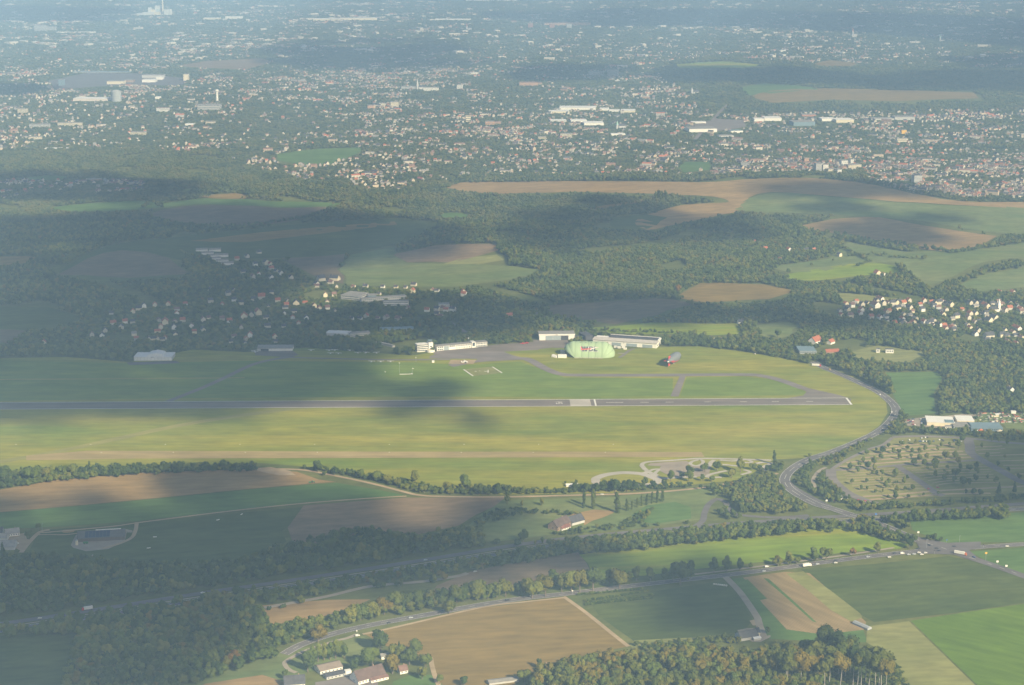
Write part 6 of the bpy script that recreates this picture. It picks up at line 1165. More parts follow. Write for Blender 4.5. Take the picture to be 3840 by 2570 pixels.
# ---------------------------------------------------------------- large buildings of the far town
def far_block(c, u0, u1, v, hpx, depth, label, wall=None, roof=None, floors=0, name='hall', cat='hall', dv=0, group=None):
    f = front(c, u0, v, u1, v + dv); x, y = f[0]; h = vm(c, x, y, hpx) * (0.62 if name in ('hall', 'store') else 1.0)
    return flat_block(name, label, cat, f, depth, h, wall, roof or R_GRY, floors, 0, group, over=.3, parapet=False)
RED_W = plain('red_brick_wall', (.42, .20, .13)); ORW = plain('orange_brick_wall', (.55, .33, .2))
for a in (('Q', 275, 462, 605, 225, 18, 'high-rise on the town edge, its dim left side built in grey', GREYW, R_GRY, 8, 'apartment_tower', 'tower'), ('Q', 462, 590, 610, 200, 20, 'lit right side of the same high-rise, built in white', WHITE, R_GRY, 7, 'apartment_tower', 'tower'),  # one tower as two blocks, dim and lit sides put into wall colours
          ('Q', 592, 830, 632, 110, 18, 'lower cream apartment block right of the high-rise', CREAM, R_GRY, 5, 'apartment_block', 'apartments'), ('Q', 832, 935, 655, 125, 20, 'lit end of the apartment row, built in white', WHITE, R_GRY, 5, 'apartment_block', 'apartments'),  # sunlit end face put in as a whiter block
          ('Q', 935, 1095, 448, 150, 18, 'high-rise behind the apartment row', WHITE, R_GRY, 7, 'apartment_tower', 'tower'), ('Q', 1170, 1248, 415, 145, 18, 'slim pale high-rise at the rear', WHITE, R_GRY, 7, 'apartment_tower', 'tower'), ('Q', 1115, 1440, 540, 125, 20, 'broad apartment block right of the high-rises', CREAM, R_GRY, 6, 'apartment_block', 'apartments'),
          ('T2', 1583, 1635, 1255, 52, 16, 'dark apartment block among trees at the town edge', GREYW, R_DRK, 6, 'apartment_block', 'apartments'), ('T2', 465, 570, 1115, 26, 12, 'reddish row of flats near the small green field', ORW, R_BRN, 3, 'apartment_block', 'apartments'),
          ('T2', 400, 455, 1155, 42, 12, 'grey flats left of the reddish row', GREYW, R_GRY, 4, 'apartment_block', 'apartments'), ('T2', 832, 862, 1122, 38, 14, 'tan tower block between trees', ORW, R_GRY, 5, 'apartment_block', 'apartments'), ('T2', 1015, 1066, 1028, 22, 14, 'cream flats above the high-rises', CREAM, R_BRN, 3, 'apartment_block', 'apartments'),
          ('T2', 1497, 1531, 920, 28, 14, 'bright yellow block in the trees', YEL, R_GRY, 0, 'apartment_block', 'apartments'), ('T2', 1465, 1540, 978, 28, 14, 'cream flats below the yellow block', CREAM, R_GRY, 3, 'apartment_block', 'apartments'),
          ('T2', 490, 556, 832, 28, 40, 'white hall at the left of the business park', WHITE, R_WHT, 0, 'hall', 'hall'), ('T2', 560, 676, 828, 30, 60, 'long white hall in the business park', WHITE, R_WHT, 0, 'hall', 'hall'), ('T2', 758, 905, 862, 40, 60, 'blue-grey hall in the business park', BLUEST, R_GRY, 0, 'hall', 'hall'), ('T2', 815, 912, 797, 18, 40, 'red-walled hall in the business park', RED_W, R_GRY, 0, 'hall', 'hall'),
          ('T2', 952, 1045, 830, 26, 50, 'white hall in the middle of the business park', WHITE, R_WHT, 0, 'hall', 'hall'), ('T2', 1050, 1171, 840, 30, 60, 'tan-striped hall right of the middle one', CREAM, R_WHT, 0, 'hall', 'hall'), ('T2', 1290, 1445, 822, 16, 40, 'low grey hall beside the tall grey one', GREYW, R_GRY, 0, 'hall', 'hall'), ('T2', 1450, 1588, 822, 32, 50, 'tall grey warehouse at the right of the business park', GREYW, R_GRY, 0, 'hall', 'hall'),
          ('T2', 45, 235, 905, 34, 70, 'white store with red stripes on its front', WHITE, R_GRY, 0, 'store', 'store'), ('T2', 330, 412, 910, 22, 30, 'white flat store right of the striped one', WHITE, BLUEST, 0, 'store', 'store'), ('T2', 250, 350, 938, 14, 30, 'low grey store in front of the striped one', GREYW, R_GRY, 0, 'store', 'store'), ('T2', 60, 160, 845, 14, 30, 'low white hall behind the striped store', WHITE, R_WHT, 0, 'hall', 'hall'),
          ('T1', 1490, 1740, 752, 24, 70, 'very long white hall in the far industrial estate', WHITE, R_WHT, 0, 'hall', 'hall'), ('T1', 1420, 1560, 775, 18, 50, 'cream hall below the very long one', CREAM, R_WHT, 0, 'hall', 'hall'), ('T1', 1765, 1826, 757, 18, 50, 'white hall right of the very long one', WHITE, R_WHT, 0, 'hall', 'hall'), ('T1', 1830, 1900, 765, 16, 40, 'small white hall in the industrial estate', WHITE, R_WHT, 0, 'hall', 'hall'), ('T1', 1908, 2006, 770, 20, 60, 'cream hall at the right of the industrial estate', CREAM, R_WHT, 0, 'hall', 'hall'),
          ('T1', 1570, 1680, 838, 20, 50, 'white hall in front of the grey parking ground', WHITE, R_WHT, 0, 'hall', 'hall'), ('T1', 1660, 1795, 858, 24, 60, 'broad white hall at the front of the industrial estate', WHITE, R_WHT, 0, 'hall', 'hall'), ('T1', 1430, 1540, 835, 16, 40, 'grey hall at the left of the industrial estate', GREYW, R_WHT, 0, 'hall', 'hall'),
          ('T1', 1845, 1942, 930, 20, 26, 'long white hall below the industrial estate', WHITE, R_WHT, 0, 'hall', 'hall'), ('T1', 1498, 1576, 942, 26, 20, 'cream flats left of the long white hall', CREAM, R_GRY, 3, 'apartment_block', 'apartments'), ('T1', 1345, 1402, 955, 18, 20, 'cream long house below the industrial estate', CREAM, R_GRY, 2, 'apartment_block', 'apartments'),
          ('T1', 337, 392, 742, 42, 20, 'yellowish high-rise in the middle of the town', CREAM, R_GRY, 8, 'apartment_tower', 'tower'), ('T1', 180, 225, 746, 24, 20, 'reddish block left of the yellowish high-rise', ORW, R_GRY, 3, 'apartment_block', 'apartments'), ('T1', 258, 302, 730, 22, 20, 'cream block left of the yellowish high-rise', CREAM, R_GRY, 3, 'apartment_block', 'apartments'), ('T1', 985, 1046, 860, 28, 20, 'tan block right of the town centre', ORW, R_GRY, 3, 'apartment_block', 'apartments'),
          ('T1', 850, 885, 832, 40, 14, 'yellow house with tall gable in the town', CREAM, R_BRN, 3, 'apartment_block', 'apartments'), ('T1', 560, 666, 622, 22, 24, 'long white flats in the upper town', WHITE, R_GRY, 3, 'apartment_block', 'apartments'), ('T1', 410, 530, 612, 20, 24, 'grey row of flats left of the long white ones', GREYW, R_GRY, 3, 'apartment_block', 'apartments'), ('T1', 790, 830, 612, 30, 20, 'white block right of the long white flats', WHITE, R_GRY, 4, 'apartment_block', 'apartments'),
          ('T1', 1218, 1342, 590, 26, 30, 'orange brick block at the top of the town', ORW, R_BRN, 3, 'apartment_block', 'apartments'), ('T1', 1277, 1311, 192, 30, 26, 'red high-rise in the far haze', RED_W, R_GRY, 6, 'apartment_tower', 'tower'), ('T1', 1390, 1704, 176, 16, 40, 'very long orange block in the far haze', ORW, R_BRN, 2, 'apartment_block', 'apartments'), ('T1', 1425, 1460, 192, 28, 24, 'reddish tower before the very long orange block', RED_W, R_GRY, 5, 'apartment_tower', 'tower'), ('T1', 1540, 1576, 194, 28, 24, 'grey tower before the very long orange block', GREYW, R_GRY, 5, 'apartment_tower', 'tower'),
          ('T1', 1690, 1790, 520, 30, 24, 'grey shaded slab block on the dark wooded ridge', GREYW, R_GRY, 4, 'apartment_block', 'apartments'), ('T1', 1818, 1892, 525, 48, 20, 'grey shaded towers on the dark wooded ridge', GREYW, R_GRY, 6, 'apartment_tower', 'tower'), ('T1', 1872, 1945, 558, 10, 20, 'bright flat roof below the shaded towers', WHITE, R_WHT, 0, 'hall', 'hall'),
          ('T0', 500, 730, 692, 28, 60, 'long pale hall with stepped roof beside the gas tank', plain('pinkish_sheet', (.62, .54, .48)), R_WHT, 0, 'hall', 'hall'), ('T0', 970, 1062, 565, 26, 60, 'white works hall in the far industrial area', WHITE, R_WHT, 0, 'hall', 'hall'), ('T0', 1066, 1111, 547, 28, 50, 'square white works building right of the hall', WHITE, R_WHT, 0, 'hall', 'hall'), ('T0', 970, 1115, 535, 30, 60, 'grey works building behind the white hall', GREYW, R_GRY, 0, 'hall', 'hall'),
          ('T0', 730, 842, 578, 32, 60, 'cream works hall left of the white one', CREAM, R_GRY, 0, 'hall', 'hall'), ('T0', 845, 910, 565, 24, 40, 'brown works hall between the pale ones', BRICK, R_GRY, 0, 'hall', 'hall'), ('T0', 1255, 1287, 553, 42, 40, 'pale square silo block right of the works', CREAM, R_GRY, 0, 'silo', 'silo'), ('T0', 400, 426, 588, 38, 40, 'bluish tower block left of the works', BLUEST, R_GRY, 0, 'tower_block', 'tower'), ('T0', 500, 900, 497, 10, 40, 'very long bluish shed behind the works', STEEL, BLUEST, 0, 'hall', 'hall'),
          ('T0', 1060, 1094, 680, 26, 24, 'white cube building below the works', WHITE, R_WHT, 0, 'hall', 'hall'), ('T0', 1350, 1500, 752, 32, 50, 'grey college complex left of the meadow clearing', GREYW, R_GRY, 3, 'college', 'college'), ('T0', 890, 996, 925, 20, 22, 'long cream flats in the western town', CREAM, R_GRY, 3, 'apartment_block', 'apartments'), ('T0', 196, 286, 958, 20, 20, 'cream flats on the left of the town', CREAM, R_GRY, 3, 'apartment_block', 'apartments'), ('T0', 305, 462, 1026, 14, 24, 'long white roof in the left woods', WHITE, R_WHT, 0, 'hall', 'hall'), ('T0', 120, 182, 776, 30, 20, 'cream block at the left of the town', CREAM, R_GRY, 4, 'apartment_block', 'apartments'),
          ('T0', 1070, 1150, 765, 26, 24, 'white block in the middle of the western town', WHITE, R_BRN, 3, 'apartment_block', 'apartments'), ('T0', 200, 340, 872, 20, 20, 'long grey flats in the left of the town', GREYW, R_GRY, 3, 'apartment_block', 'apartments'), ('T0', 395, 560, 862, 20, 20, 'long cream flats right of the grey ones', CREAM, R_GRY, 3, 'apartment_block', 'apartments'), ('T0', 1265, 1325, 860, 18, 24, 'white angled hall in the western town', WHITE, R_WHT, 0, 'hall', 'hall'), ('T0', 1405, 1465, 850, 18, 20, 'cream flats right of the angled hall', CREAM, R_GRY, 2, 'apartment_block', 'apartments'),
          ('T0', 235, 312, 215, 40, 30, 'pinkish slab high-rise in the far left haze', GREYW, R_GRY, 5, 'apartment_tower', 'tower'), ('T0', 318, 380, 213, 28, 30, 'lower pinkish slab beside the far left high-rise', GREYW, R_GRY, 4, 'apartment_block', 'apartments'), ('T0', 385, 650, 226, 8, 40, 'long white low roof in the far left haze', WHITE, R_WHT, 0, 'hall', 'hall'), ('T0', 1540, 1645, 130, 24, 70, 'white halls in the far haze beyond the power station', WHITE, R_WHT, 0, 'hall', 'hall'), ('T0', 2140, 2334, 143, 20, 90, 'long cream logistics hall in the far haze', CREAM, R_WHT, 0, 'hall', 'hall'), ('T0', 1390, 1500, 135, 16, 70, 'low cream hall in the far haze', CREAM, R_WHT, 0, 'hall', 'hall'),
          ('T1', 0, 245, 140, 20, 90, 'right half of the far logistics halls', CREAM, R_WHT, 0, 'hall', 'hall'), ('T1', 640, 880, 140, 14, 70, 'far white factory row in the haze', WHITE, R_WHT, 0, 'hall', 'hall'), ('T1', 850, 1195, 10, 12, 90, 'far pale shed at the top edge', CREAM, R_WHT, 0, 'hall', 'hall'), ('T2', 670, 705, 355, 14, 30, 'white villa beside a far tan field', WHITE, R_WHT, 0, 'hall', 'hall')):
    far_block(*a[:5], a[5], a[6], a[7], a[8], a[9], a[10], a[11])
fb = bpy.data.objects
x, y = gp('T0', 797, 692); h = vm('T0', x, y, 66); r = mpp(x, y, CROPS['T0'][2]) * 33; o = thing('gas_tank', 'big grey cylindrical gas tank in the left of the town', 'tank', (x, y)); MB().tube((0, 0, -2), (0, 0, h), r, r, 28).build('shell', STEEL, o); MB().tube((0, 0, h + .01), (0, 0, h + 4), r, r * .15, 28).build('roof', GREYW, o)
for k in range(6): MB().tube((0, 0, h * k / 6 + 2), (0, 0, h * k / 6 + 3), r + .5, r + .5, 28).build('hoop', GREYW, o)
clear_spot(x, y, 40)
x, y = gp('T0', 1485, 692); h = vm('T0', x, y, 80); o = thing('water_tower', 'slim white tower rising above the western town', 'tower', (x, y)); MB().tube((0, 0, -2), (0, 0, h * .82), 5.0, 4.0, 12).build('shaft', WHITE, o); MB().tube((0, 0, h * .82 + .01), (0, 0, h * .93), 7.5, 7.5, 14).build('head', WHITE, o); MB().tube((0, 0, h * .93 + .01), (0, 0, h), 7.5, .5, 14).build('cap', GREYW, o); clear_spot(x, y, 14)
def spire(c, u, v, hpx, mat, label):
    x, y = gp(c, u, v); h = vm(c, x, y, hpx); o = thing('church', label, 'church', (x, y), .4); MB().box(-4, 4, -4, 4, -2, h * .5).build('tower', GREYW, o); m = MB(); b = [(-4.3, -4.3, h * .5), (4.3, -4.3, h * .5), (4.3, 4.3, h * .5), (-4.3, 4.3, h * .5)]
    for i in range(4): m.poly([b[i], b[(i + 1) % 4], (0, 0, h)])
    m.build('spire', mat, o); q = house_meshes(26, 14, 10, 7, GREYW, R_DRK); k = link('nave', q[0], o); k.location = (17, 0, 0); k = link('nave_roof', q[1], o); k.location = (17, 0, 0); clear_spot(x, y, 16)
COPPER = plain('copper_green', (.28, .45, .38)); spire('T1', 1885, 880, 52, COPPER, 'church with pale green copper spire by the industrial estate'); spire('T1', 858, 205, 45, R_RED, 'thin reddish spire in the far haze'); spire('T2', 62, 645, 48, GREYW, 'church spire above the trees left of the far tan fields'); spire('T2', 1758, 285, 50, COPPER, 'pale church tower with bluish top in the eastern suburbs'); spire('T2', 1162, 245, 55, RED_W, 'reddish church tower in the far eastern suburbs'); spire('T1', 520, 612, 70, GREYW, 'thin spire behind the grey row of flats')
# power station at the top
x, y = gp('W', 1000, 610); o = thing('power_station', 'pale grey power station with a tall slim chimney', 'power station', (x, y), 0.0); S = mpp(x, y, CROPS['W'][2]); PSG = plain('power_station_sheet', (.56, .56, .54), var=.04); PSB = plain('power_station_blue', (.33, .42, .45), var=.04)
Hs = slant(x, y) / math.hypot(x, y)
def ps(name, u0, u1, v0, v1, y0, dep, mat): MB().box((u0 - 1000) * S, (u1 - 1000) * S, y0, y0 + dep, max(-3, (610 - v1) * S), (610 - v0) * S).build(name, mat, o)
ps('turbine_hall', 590, 1040, 510, 620, 0, 60, PSG); ps('boiler_house', 1020, 1300, 280, 620, 62, 60, PSG); ps('boiler_house', 745, 860, 340, 620, 62, 40, PSG); ps('link_block', 862, 1018, 420, 620, 62, 40, CREAM); ps('filter_house', 1425, 1650, 400, 625, 0, 70, PSG); ps('stair_tower', 1668, 1705, 395, 625, 0, 30, WHITE); ps('front_hall', 1042, 1245, 505, 620, 0, 58, CREAM); ps('orange_panel', 1240, 1310, 360, 500, 60, 1.5, ORW); ps('glazing', 1080, 1230, 405, 490, 60, 1.5, PSB); ps('store', 345, 580, 545, 620, 0, 50, GREYW); ps('low_hall', 1260, 1420, 590, 630, 0, 40, PSG)
cx = (1345 - 1000) * S; MB().tube((cx, 40, -3), (cx, 40, 205), 6.2, 4.4, 16).build('chimney', CREAM, o)
for i in range(10): clear_spot(x - 60 + i * 14, y + 40, 60)
# ---------------------------------------------------------------- the wooded and built-up country to the north
def city_noise(X, Y):
    a = 0.5 + 0.5 * np.sin(X / 420 + 1.7 * np.sin(Y / 900)) * np.sin(Y / 700 + 1.3 * np.sin(X / 650))
    b = 0.5 + 0.5 * np.sin(X / 95 + 2.1 * np.sin(Y / 260)) * np.sin(Y / 170 + 1.9 * np.sin(X / 140))
    return np.clip(0.15 + 0.55 * a + 0.6 * (b - 0.5), 0, 1)
def to_disp(X, Y, Z=0):
    dx, dy, dz = X, Y, Z - CAM_H; f = dy * cp - dz * sp; u = dy * sp + dz * cp
    return (CX + FOC * dx / f) / 1.63892, (CY - FOC * u / f) / 1.63892
MASK = [(min(p[0] for p in P), max(p[0] for p in P), min(p[1] for p in P), max(p[1] for p in P), P) for P in OPEN]
def free_of_fields(X, Y, ok):
    for x0, x1, y0, y1, P in MASK:
        k = np.where(ok & (X > x0) & (X < x1) & (Y > y0) & (Y < y1))[0]
        if len(k): ok[k[inside(P, X[k], Y[k])]] = False
    return ok
def free_of_spots(X, Y, ok):
    cells = {}
    for x, y, r in BUILT: cells.setdefault((int(x // 60), int(y // 60)), []).append((x, y, r))
    for i in np.where(ok)[0]:
        cx, cy = int(X[i] // 60), int(Y[i] // 60)
        for a in (-1, 0, 1):
            for b in (-1, 0, 1):
                for x, y, r in cells.get((cx + a, cy + b), ()):
                    # keep a clear view of the wall that faces south
                    if abs(X[i] - x) < r * .8 and -1.9 * r < Y[i] - y < r * .8: ok[i] = False
    return ok
URB = [pts(s) for s in ("D -60,4 2400,4 2400,125 1700,125 1500,160 1600,250 1700,262 2400,250 2400,330 1500,330 1500,385 1300,405 1050,405 900,350 760,330 600,345 420,350 200,340 -60,350",
                        "D 1300,330 1700,320 1960,340 1960,395 1640,405 1560,402 1440,400 1300,405", "D 1950,340 2400,340 2400,462 2200,455 2080,440 1990,418", "D 500,350 900,340 1050,410 900,440 760,430 560,380",
                        "D 1700,125 2400,60 2400,160 2000,150 1700,140", "D -60,410 330,415 330,440 150,470 -60,460")]
def north():
    # cells that grow with distance, so nearer woods are finer
    X, Y, S = [], [], []
    y = 2380.0
    while y < 17500:
        s = 7.5 + 12.5 * max(0, min(1, (y - 3800) / 9000)); w = 0.31 * y + 60
        xs = np.arange(-w, w, s); xs = xs + rng.uniform(-.45, .45, len(xs)) * s; yy = y + rng.uniform(-.45, .45, len(xs)) * s
        X.append(xs); Y.append(yy); S.append(np.full(len(xs), s)); y += s * (1.0 if y < 6000 else 1.35)
    X, Y, S = map(np.concatenate, (X, Y, S)); ok = np.ones(len(X), bool)
    dx, dy = to_disp(X, Y); ok &= (dy < 862) | ((dx > 1990) & (dy < 1000)) | ((dx > 2130) & (dy < 985))
    ok = free_of_fields(X, Y, ok); ok = free_of_fields(X, Y + 8.5 * Y / CAM_H, ok); ok = free_of_roads(X, Y, ok, 2.0)
    urb = np.zeros(len(X), bool)
    for P in URB: urb |= inside(P, X, Y)
    dn = city_noise(X, Y); ok &= ~urb | (rng.random(len(X)) < 0.80 - 0.30 * dn)
    vil = np.zeros(len(X), bool)
    for P in VILLAGES: vil |= inside(P, X, Y)
    ok &= ~vil | (rng.random(len(X)) < 0.55)
    gap = np.sin(X / 61 + 2.3 * np.sin(Y / 143)) * np.sin(Y / 97 + 1.7 * np.sin(X / 119)); ok &= (gap < 0.80) | urb
    ok = free_of_spots(X, Y, ok)
    grow_ = 1 + 0.30 * np.sin(X / 83 + 1.9 * np.sin(Y / 211)) * np.sin(Y / 131 + 2.2 * np.sin(X / 173)); grow_ = grow_[ok]
    X, Y, S, urb, vil = X[ok], Y[ok], S[ok], urb[ok], vil[ok]
    H0 = np.where(urb | vil, rng.uniform(5.5, 10, len(X)), rng.uniform(8, 17, len(X)) * grow_) * np.where(S > 14, 1.1, 1.0)
    Wd = S * rng.uniform(1.0, 1.75, len(X))
    for a, b, gname, lb in ((0, 4300, 'mixed_wood', 'woods and gardens just beyond the airfield'), (4300, 6500, 'far_wood', 'hillside woods beyond the valley'),
                            (6500, 10000, 'far_wood', 'trees among the houses of the town'), (10000, 99999, 'far_wood', 'far hazy woods among the suburbs')):
        k = (Y >= a) & (Y < b)
        if k.any(): wood('woodland', X[k], Y[k], H0[k], Wd[k], gname, lb, sink=np.where(k, 0.06 * H0, 0)[k])
    print('north trees', len(X))
north()
def hedge_line(s, label, sp=7.0, h=(6, 10), w=(7, 10)):
    P = np.array(resample(pts(s), sp, False)); n = len(P); P = P + rng.normal(0, 1.5, P.shape)
    wood('hedge', P[:, 0], P[:, 1], rng.uniform(*h, n), rng.uniform(*w, n), 'mixed_wood', label)
hedge_line("M2 1035,80 1200,110 1400,115 1640,155 1850,185 2000,165 2150,120 2334,85", 'hedge curving below the brown eastern field', 8, (8, 15), (9, 13))
hedge_line("M2 1130,205 1300,195 1450,215 1660,225", 'broken hedge on the eastern meadow', 9, (6, 12), (8, 12))
hedge_line("T0 980,1430 1020,1400 1110,1405", 'copse on the western hill', 6, (10, 16), (9, 13))
hedge_line("D 790,470 700,500 560,520 420,518 350,500", 'hedge below the western hill', 9, (7, 12), (8, 12))
hedge_line("D 1880,545 1990,600 1960,612", 'hedge in the eastern valley', 9, (6, 11), (8, 11))
hedge_line("D 1690,640 1700,640 1860,655 1990,660", 'trees along the valley bottom', 7, (8, 14), (9, 12))
hedge_line("D 960,790 1080,770 1230,758 1240,745 1330,757 1500,762 1560,765 1700,790 1800,808 1850,825", 'trees along the airfield fence', 7, (5, 10), (7, 10))
def city():
    """small houses of the far town: too many to tell apart"""
    ns = 6800; sy = np.exp(rng.uniform(np.log(4700), np.log(16800), ns)); sx = rng.uniform(-0.31, 0.31, ns) * sy; X, Y, A = [], [], []
    for i in range(ns):                      # streets: houses in short rows, gables or eaves to the road
        k = rng.integers(3, 9); th = 0.5 * np.sin(sx[i] / 900 + sy[i] / 1500) + rng.choice([0, 0, np.pi / 2, 0.6]) + rng.normal(0, .15); st = rng.uniform(12, 19); bend = rng.normal(0, .012)
        for sd in ((-1, 1) if rng.random() < .55 else (1,)):
            t = (np.arange(k) - k / 2) * st; X.append(sx[i] + t * np.cos(th + bend * t / st) - sd * 13 * np.sin(th) + rng.normal(0, 1.5, k)); Y.append(sy[i] + t * np.sin(th + bend * t / st) + sd * 13 * np.cos(th) + rng.normal(0, 1.5, k)); A.append(np.full(k, th + rng.choice([0, np.pi / 2]) ) + rng.normal(0, .08, k))
    x, y, ang = map(np.concatenate, (X, Y, A)); n = len(x)
    urb = np.zeros(n, bool)
    for P in URB: urb |= inside(P, x, y)
    ok = urb & (rng.random(n) < 0.04 + 1.1 * city_noise(x, y) ** 1.6); ok = free_of_fields(x, y, ok); ok = free_of_roads(x, y, ok, 4); ok = free_of_spots(x, y, ok)
    x, y, ang = x[ok], y[ok], ang[ok]; z = height(x, y); n = len(x)
    L = rng.uniform(8, 12, n); big = rng.random(n) < 0.06 + 0.10 * _sm(7500, 12000, y); L[big] *= rng.uniform(1.8, 3.6, big.sum()); W = rng.uniform(7, 10, n); hall = big & (rng.random(n) < 0.3 * _sm(7500, 11000, y)); L[hall] *= 1.6; W[hall] *= rng.uniform(2, 4, hall.sum()); E = rng.uniform(4.2, 7.2, n); E[big] += rng.uniform(0, 5, big.sum()); E[hall] += 3; Rg = np.where(rng.random(n) < 0.2, 0.4, rng.uniform(3, 5, n))
    Rg[hall] = 0.5
    V = np.zeros((n, 10, 3)); a = np.array([(-1, -1), (1, -1), (1, 1), (-1, 1)])
    for i in range(4):
        V[:, i] = np.stack([a[i, 0] * L / 2, a[i, 1] * W / 2, np.full(n, -1.5)], 1); V[:, 4 + i] = np.stack([a[i, 0] * L / 2, a[i, 1] * W / 2, E], 1)
    V[:, 8] = np.stack([-L / 2, 0 * L, E + Rg], 1); V[:, 9] = np.stack([L / 2, 0 * L, E + Rg], 1)
    c, s = np.cos(ang)[:, None], np.sin(ang)[:, None]; X2 = V[:, :, 0] * c - V[:, :, 1] * s + x[:, None]; Y2 = V[:, :, 0] * s + V[:, :, 1] * c + y[:, None]
    V = np.stack([X2, Y2, V[:, :, 2] + z[:, None]], -1)
    quads = [(0, 1, 5, 4), (2, 3, 7, 6)]; pent = [(1, 2, 6, 9, 5), (3, 0, 4, 8, 7)]; roof = [(4, 5, 9, 8), (6, 7, 8, 9)]
    dist = np.digitize(y, [6200, 8200, 11000])
    for dI, lb in ((0, 'small white houses at the near edge of the town'), (1, 'dense white houses across the middle of the town'), (2, 'small houses in the hazy northern suburbs'), (3, 'tiny far houses in the haze near the top')):
        Vs, Fs, Ms = [], [], []; b = 0
        for i in np.where(dist == dI)[0]:
            wm = int(rng.choice([0, 0, 0, 1, 1, 2, 2, 3])); rm = int(rng.choice([4, 5, 5, 6, 6, 6, 7])); rm, wm = (8, 0) if hall[i] else (rm, wm)
            Vs.append(V[i])
            for f in quads + pent: Fs.append(tuple(b + q for q in f)); Ms.append(wm)
            for f in roof: Fs.append(tuple(b + q for q in f)); Ms.append(rm)
            b += 10
        me = bpy.data.meshes.new('town_houses'); me.from_pydata(np.concatenate(Vs).tolist(), [], Fs)
        for m in (TOWN_W, TOWN_C, TOWN_G, BRICK, R_RED, R_BRN, R_DRK, R_GRY, R_WHT): me.materials.append(m)
        me.polygons.foreach_set('material_index', Ms); me.update(); tag(link('town_houses', me), lb, None, None, 'stuff')
    print('town houses', n)
city()
# ---------------------------------------------------------------- clouds above the scene; their shadows fall on the land
CLOUD = None
def cloud_material():
    m = bpy.data.materials.new('cloud'); m.use_nodes = True; nt = m.node_tree; b = nt.nodes['Principled BSDF']
    b.inputs['Base Color'].default_value = (0.9, 0.9, 0.9, 1); b.inputs['Roughness'].default_value = 1
    tr = nt.nodes.new('ShaderNodeBsdfTransparent'); ms = nt.nodes.new('ShaderNodeMixShader'); ms.inputs[0].default_value = 0.30
    nt.links.new(tr.outputs[0], ms.inputs[1]); nt.links.new(b.outputs[0], ms.inputs[2]); nt.links.new(ms.outputs[0], nt.nodes['Material Output'].inputs[0])
    return m
CLOUD = cloud_material()
CLOUD_ALT = 2300.0
_bm = bmesh.new(); bmesh.ops.create_icosphere(_bm, subdivisions=2, radius=1.0)
ICO_V = np.array([v.co[:] for v in _bm.verts]); ICO_F = np.array([[v.index for v in f.verts] for f in _bm.faces]); _bm.free()
def cloud(P, label, size=60.0, dens=1.0):
    """a flat-bottomed drift of puffs; P outlines its shadow on the ground"""
    P = pts(P) if isinstance(P, str) else P
    xs = [p[0] for p in P]; ys = [p[1] for p in P]
    area = abs(sum(P[i][0] * P[(i + 1) % len(P)][1] - P[(i + 1) % len(P)][0] * P[i][1] for i in range(len(P)))) / 2
    n = int(max(6, min(900, dens * 2.6 * area / (size * size))))
    gx = rng.uniform(min(xs), max(xs), n * 6); gy = rng.uniform(min(ys), max(ys), n * 6); k = inside(P, gx, gy); gx, gy = gx[k][:n], gy[k][:n]
    k = CLOUD_ALT / SUN.z; V, Fc = [], []
    for x, y in zip(gx, gy):
        r = size * rng.uniform(0.5, 1.15); z0 = CLOUD_ALT + rng.uniform(0, size * 0.8); kk = z0 / SUN.z
        d = 1 + 0.25 * np.sin(ICO_V @ rng.normal(0, 3, 3) + rng.uniform(0, 6))
        v = ICO_V * d[:, None] * np.array([r, r, r * 0.6]) + np.array([x + SUN.x * kk, y + SUN.y * kk, z0])
        Fc.append(ICO_F + len(V) * len(ICO_V)); V.append(v)
    if not V: return
    me = bpy.data.meshes.new('cloud'); me.from_pydata(np.concatenate(V).tolist(), [], np.concatenate(Fc).tolist()); me.materials.append(CLOUD)
    me.polygons.foreach_set('use_smooth', [True] * len(me.polygons)); me.update()
    tag(link('cloud', me), label, 'cloud', 'fair-weather clouds drifting above the landscape')
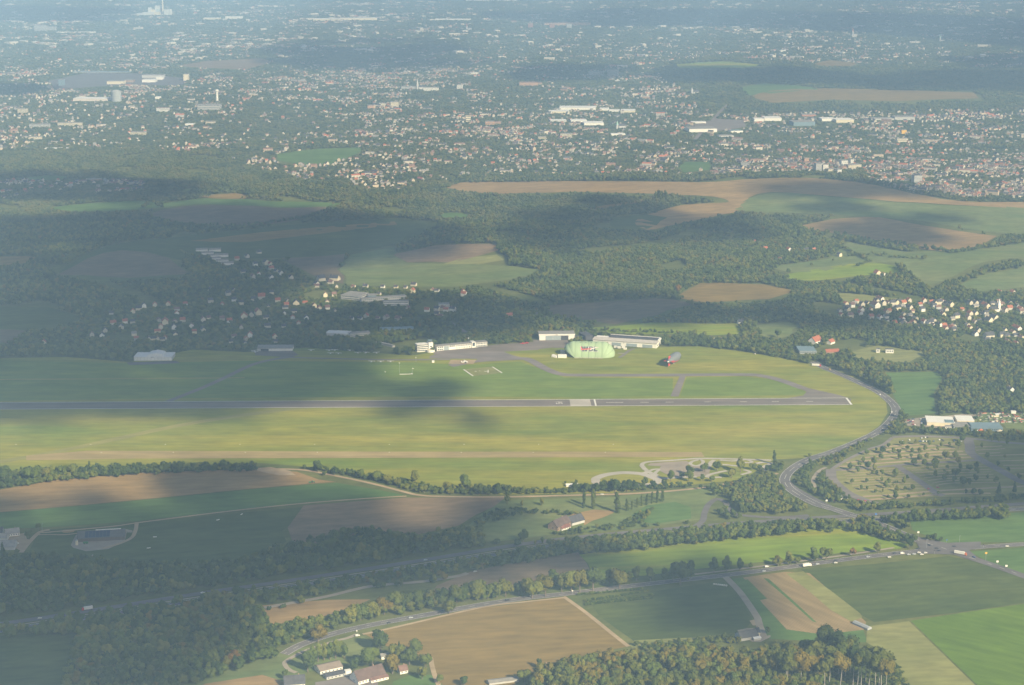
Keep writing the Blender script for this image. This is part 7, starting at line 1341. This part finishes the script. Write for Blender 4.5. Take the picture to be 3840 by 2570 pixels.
CL = [("D -420,520 130,500 330,478 480,468 640,475 760,484 900,500 1000,520 1050,560 1000,600 800,600 690,640 600,660 620,700 720,720 900,700 1020,690 1180,730 1150,760 1000,770 900,762 700,790 560,790 300,800 -420,790", 75, 1.0),  # left outlines drawn out past the view to keep bright shafts off the haze
      ("D -420,800 300,800 560,795 700,790 860,800 780,850 840,880 800,905 640,920 500,950 300,942 120,958 -420,945", 55, 1.0),
      ("D 890,890 960,875 1050,880 1030,920 960,945 900,960 870,940", 28, 1.0),
      ("D 1050,945 1110,940 1120,970 1070,980", 22, 0.8),
      ("D 330,1125 400,1085 560,1060 640,1055 640,1095 560,1125 430,1150", 40, 1.0), ("D -420,1120 80,1135 60,1175 -420,1180", 35, 1.0), ("D 140,1140 260,1112 250,1150 190,1165", 28, 0.7),
      ("D -420,1230 150,1215 330,1160 520,1130 700,1140 860,1150 850,1200 900,1230 1060,1220 1180,1210 1160,1260 1000,1310 800,1340 560,1370 300,1400 -420,1430", 60, 1.0),
      ("D 1050,1150 1150,1140 1200,1165 1130,1215 1050,1205", 30, 1.0), ("D 1080,1270 1240,1240 1360,1265 1340,1310 1180,1330 1080,1310", 36, 1.0),
      ("D 1350,1280 1430,1262 1440,1300 1370,1320", 26, 1.0), ("D 1490,1300 1640,1270 1700,1310 1710,1400 1600,1440 1500,1420 1480,1350", 34, 1.0),
      ("D -420,1400 250,1400 400,1380 520,1420 540,1480 420,1540 300,1600 -420,1600", 55, 1.1), ("D 1680,1380 1760,1370 1790,1430 1730,1470 1690,1440", 28, 0.9),
      ("D 2180,1060 2343,1010 2500,1010 2500,1180 2343,1160 2150,1165 2060,1155 2090,1120", 45, 1.0),
      ("D 1730,420 1850,412 2000,420 2120,440 2090,452 1950,445 1800,438 1720,440", 80, 1.0), ("D 1900,520 1960,500 2060,500 2140,530 2130,555 2040,560 1940,545", 55, 1.0),
      ("D 1800,455 1950,455 2000,475 1950,490 1830,478", 45, 0.7), ("D 2090,490 2200,482 2190,505 2100,505", 45, 0.7),
      ("D 1080,500 1300,470 1480,460 1560,480 1500,540 1300,580 1150,560", 70, 0.4), ("D 1500,500 1700,490 1800,495 1720,540 1560,560", 60, 0.4),
      ("D 1180,690 1400,670 1560,690 1650,720 1540,735 1300,745 1150,720", 50, 0.9), ("D 1640,700 1800,690 1830,730 1700,740", 45, 0.6),
      ("D 600,100 800,90 1000,95 1100,120 1060,150 850,170 640,160", 150, 0.4), ("D -420,190 110,195 130,212 -420,226", 110, 0.9),
      ("D 1100,30 1500,22 1900,30 2343,45 2500,80 2343,110 2000,75 1600,60 1300,60", 170, 0.9), ("D 1480,155 1800,160 2000,175 2300,160 2500,180 2300,205 1900,195 1560,190", 120, 0.8),
      ("D -420,10 300,20 250,50 -420,45", 160, 0.7), ("D 1180,150 1400,150 1420,180 1200,185", 100, 0.8), ("D -420,405 200,400 420,420 380,450 150,460 -420,450", 80, 0.9),
      ("D 1900,700 2020,715 2060,740 1960,760 1850,740", 45, 0.7), ("D 2180,135 2500,120 2500,150 2250,160", 110, 0.9)]
PLACES = ['the shaded village and western woods', 'the left half of the airfield', 'the middle of the runway', 'the meadow below the runway', 'the tan field and its hedge', 'the left end of the tan field', 'a small part of the tan field',
          'the motorway woods and pasture', 'the right end of the ploughed field', 'the dark fallow field', 'the left tip of the bright yellow-green field', 'the nursery field', 'the lower left wood', 'the woodland farm drive', 'the right part of the parking meadow',
          'the long hilltop field', 'the brown eastern field', 'the broad green hillside field', 'the green hillside near the right edge', 'the central woods', 'the woods below the poplars', 'the brown field behind the small hangar', 'the wood left of the white village',
          'the upper middle of the far town', 'the far works and freight yard', 'the far ridge along the top', 'the wooded ridge in the east', 'the far left top corner', 'the town above the industrial estate', 'the western edge of the town', 'the wood above the modern house', 'the far eastern suburbs']
for i, (P, s, dn) in enumerate(CL): cloud(P, 'white cumulus cloud shading ' + PLACES[i % len(PLACES)], s, dn)
# ---------------------------------------------------------------- the hazy air
hz = MB().box(-27000, 27000, -4500, 46000, -45, CAM_H + 12)
hm = bpy.data.materials.new('haze'); hm.use_nodes = True; hm.node_tree.nodes.clear()
ho = hm.node_tree.nodes.new('ShaderNodeOutputMaterial'); hv = hm.node_tree.nodes.new('ShaderNodeVolumePrincipled')
hv.inputs['Color'].default_value = (*HAZE_COLOR, 1); hv.inputs['Density'].default_value = HAZE_DENSITY; hv.inputs['Anisotropy'].default_value = HAZE_G
hm.node_tree.links.new(hv.outputs[0], ho.inputs['Volume'])
tag(hz.build('haze', hm), 'pale blue haze filling the air', None, None, 'stuff')
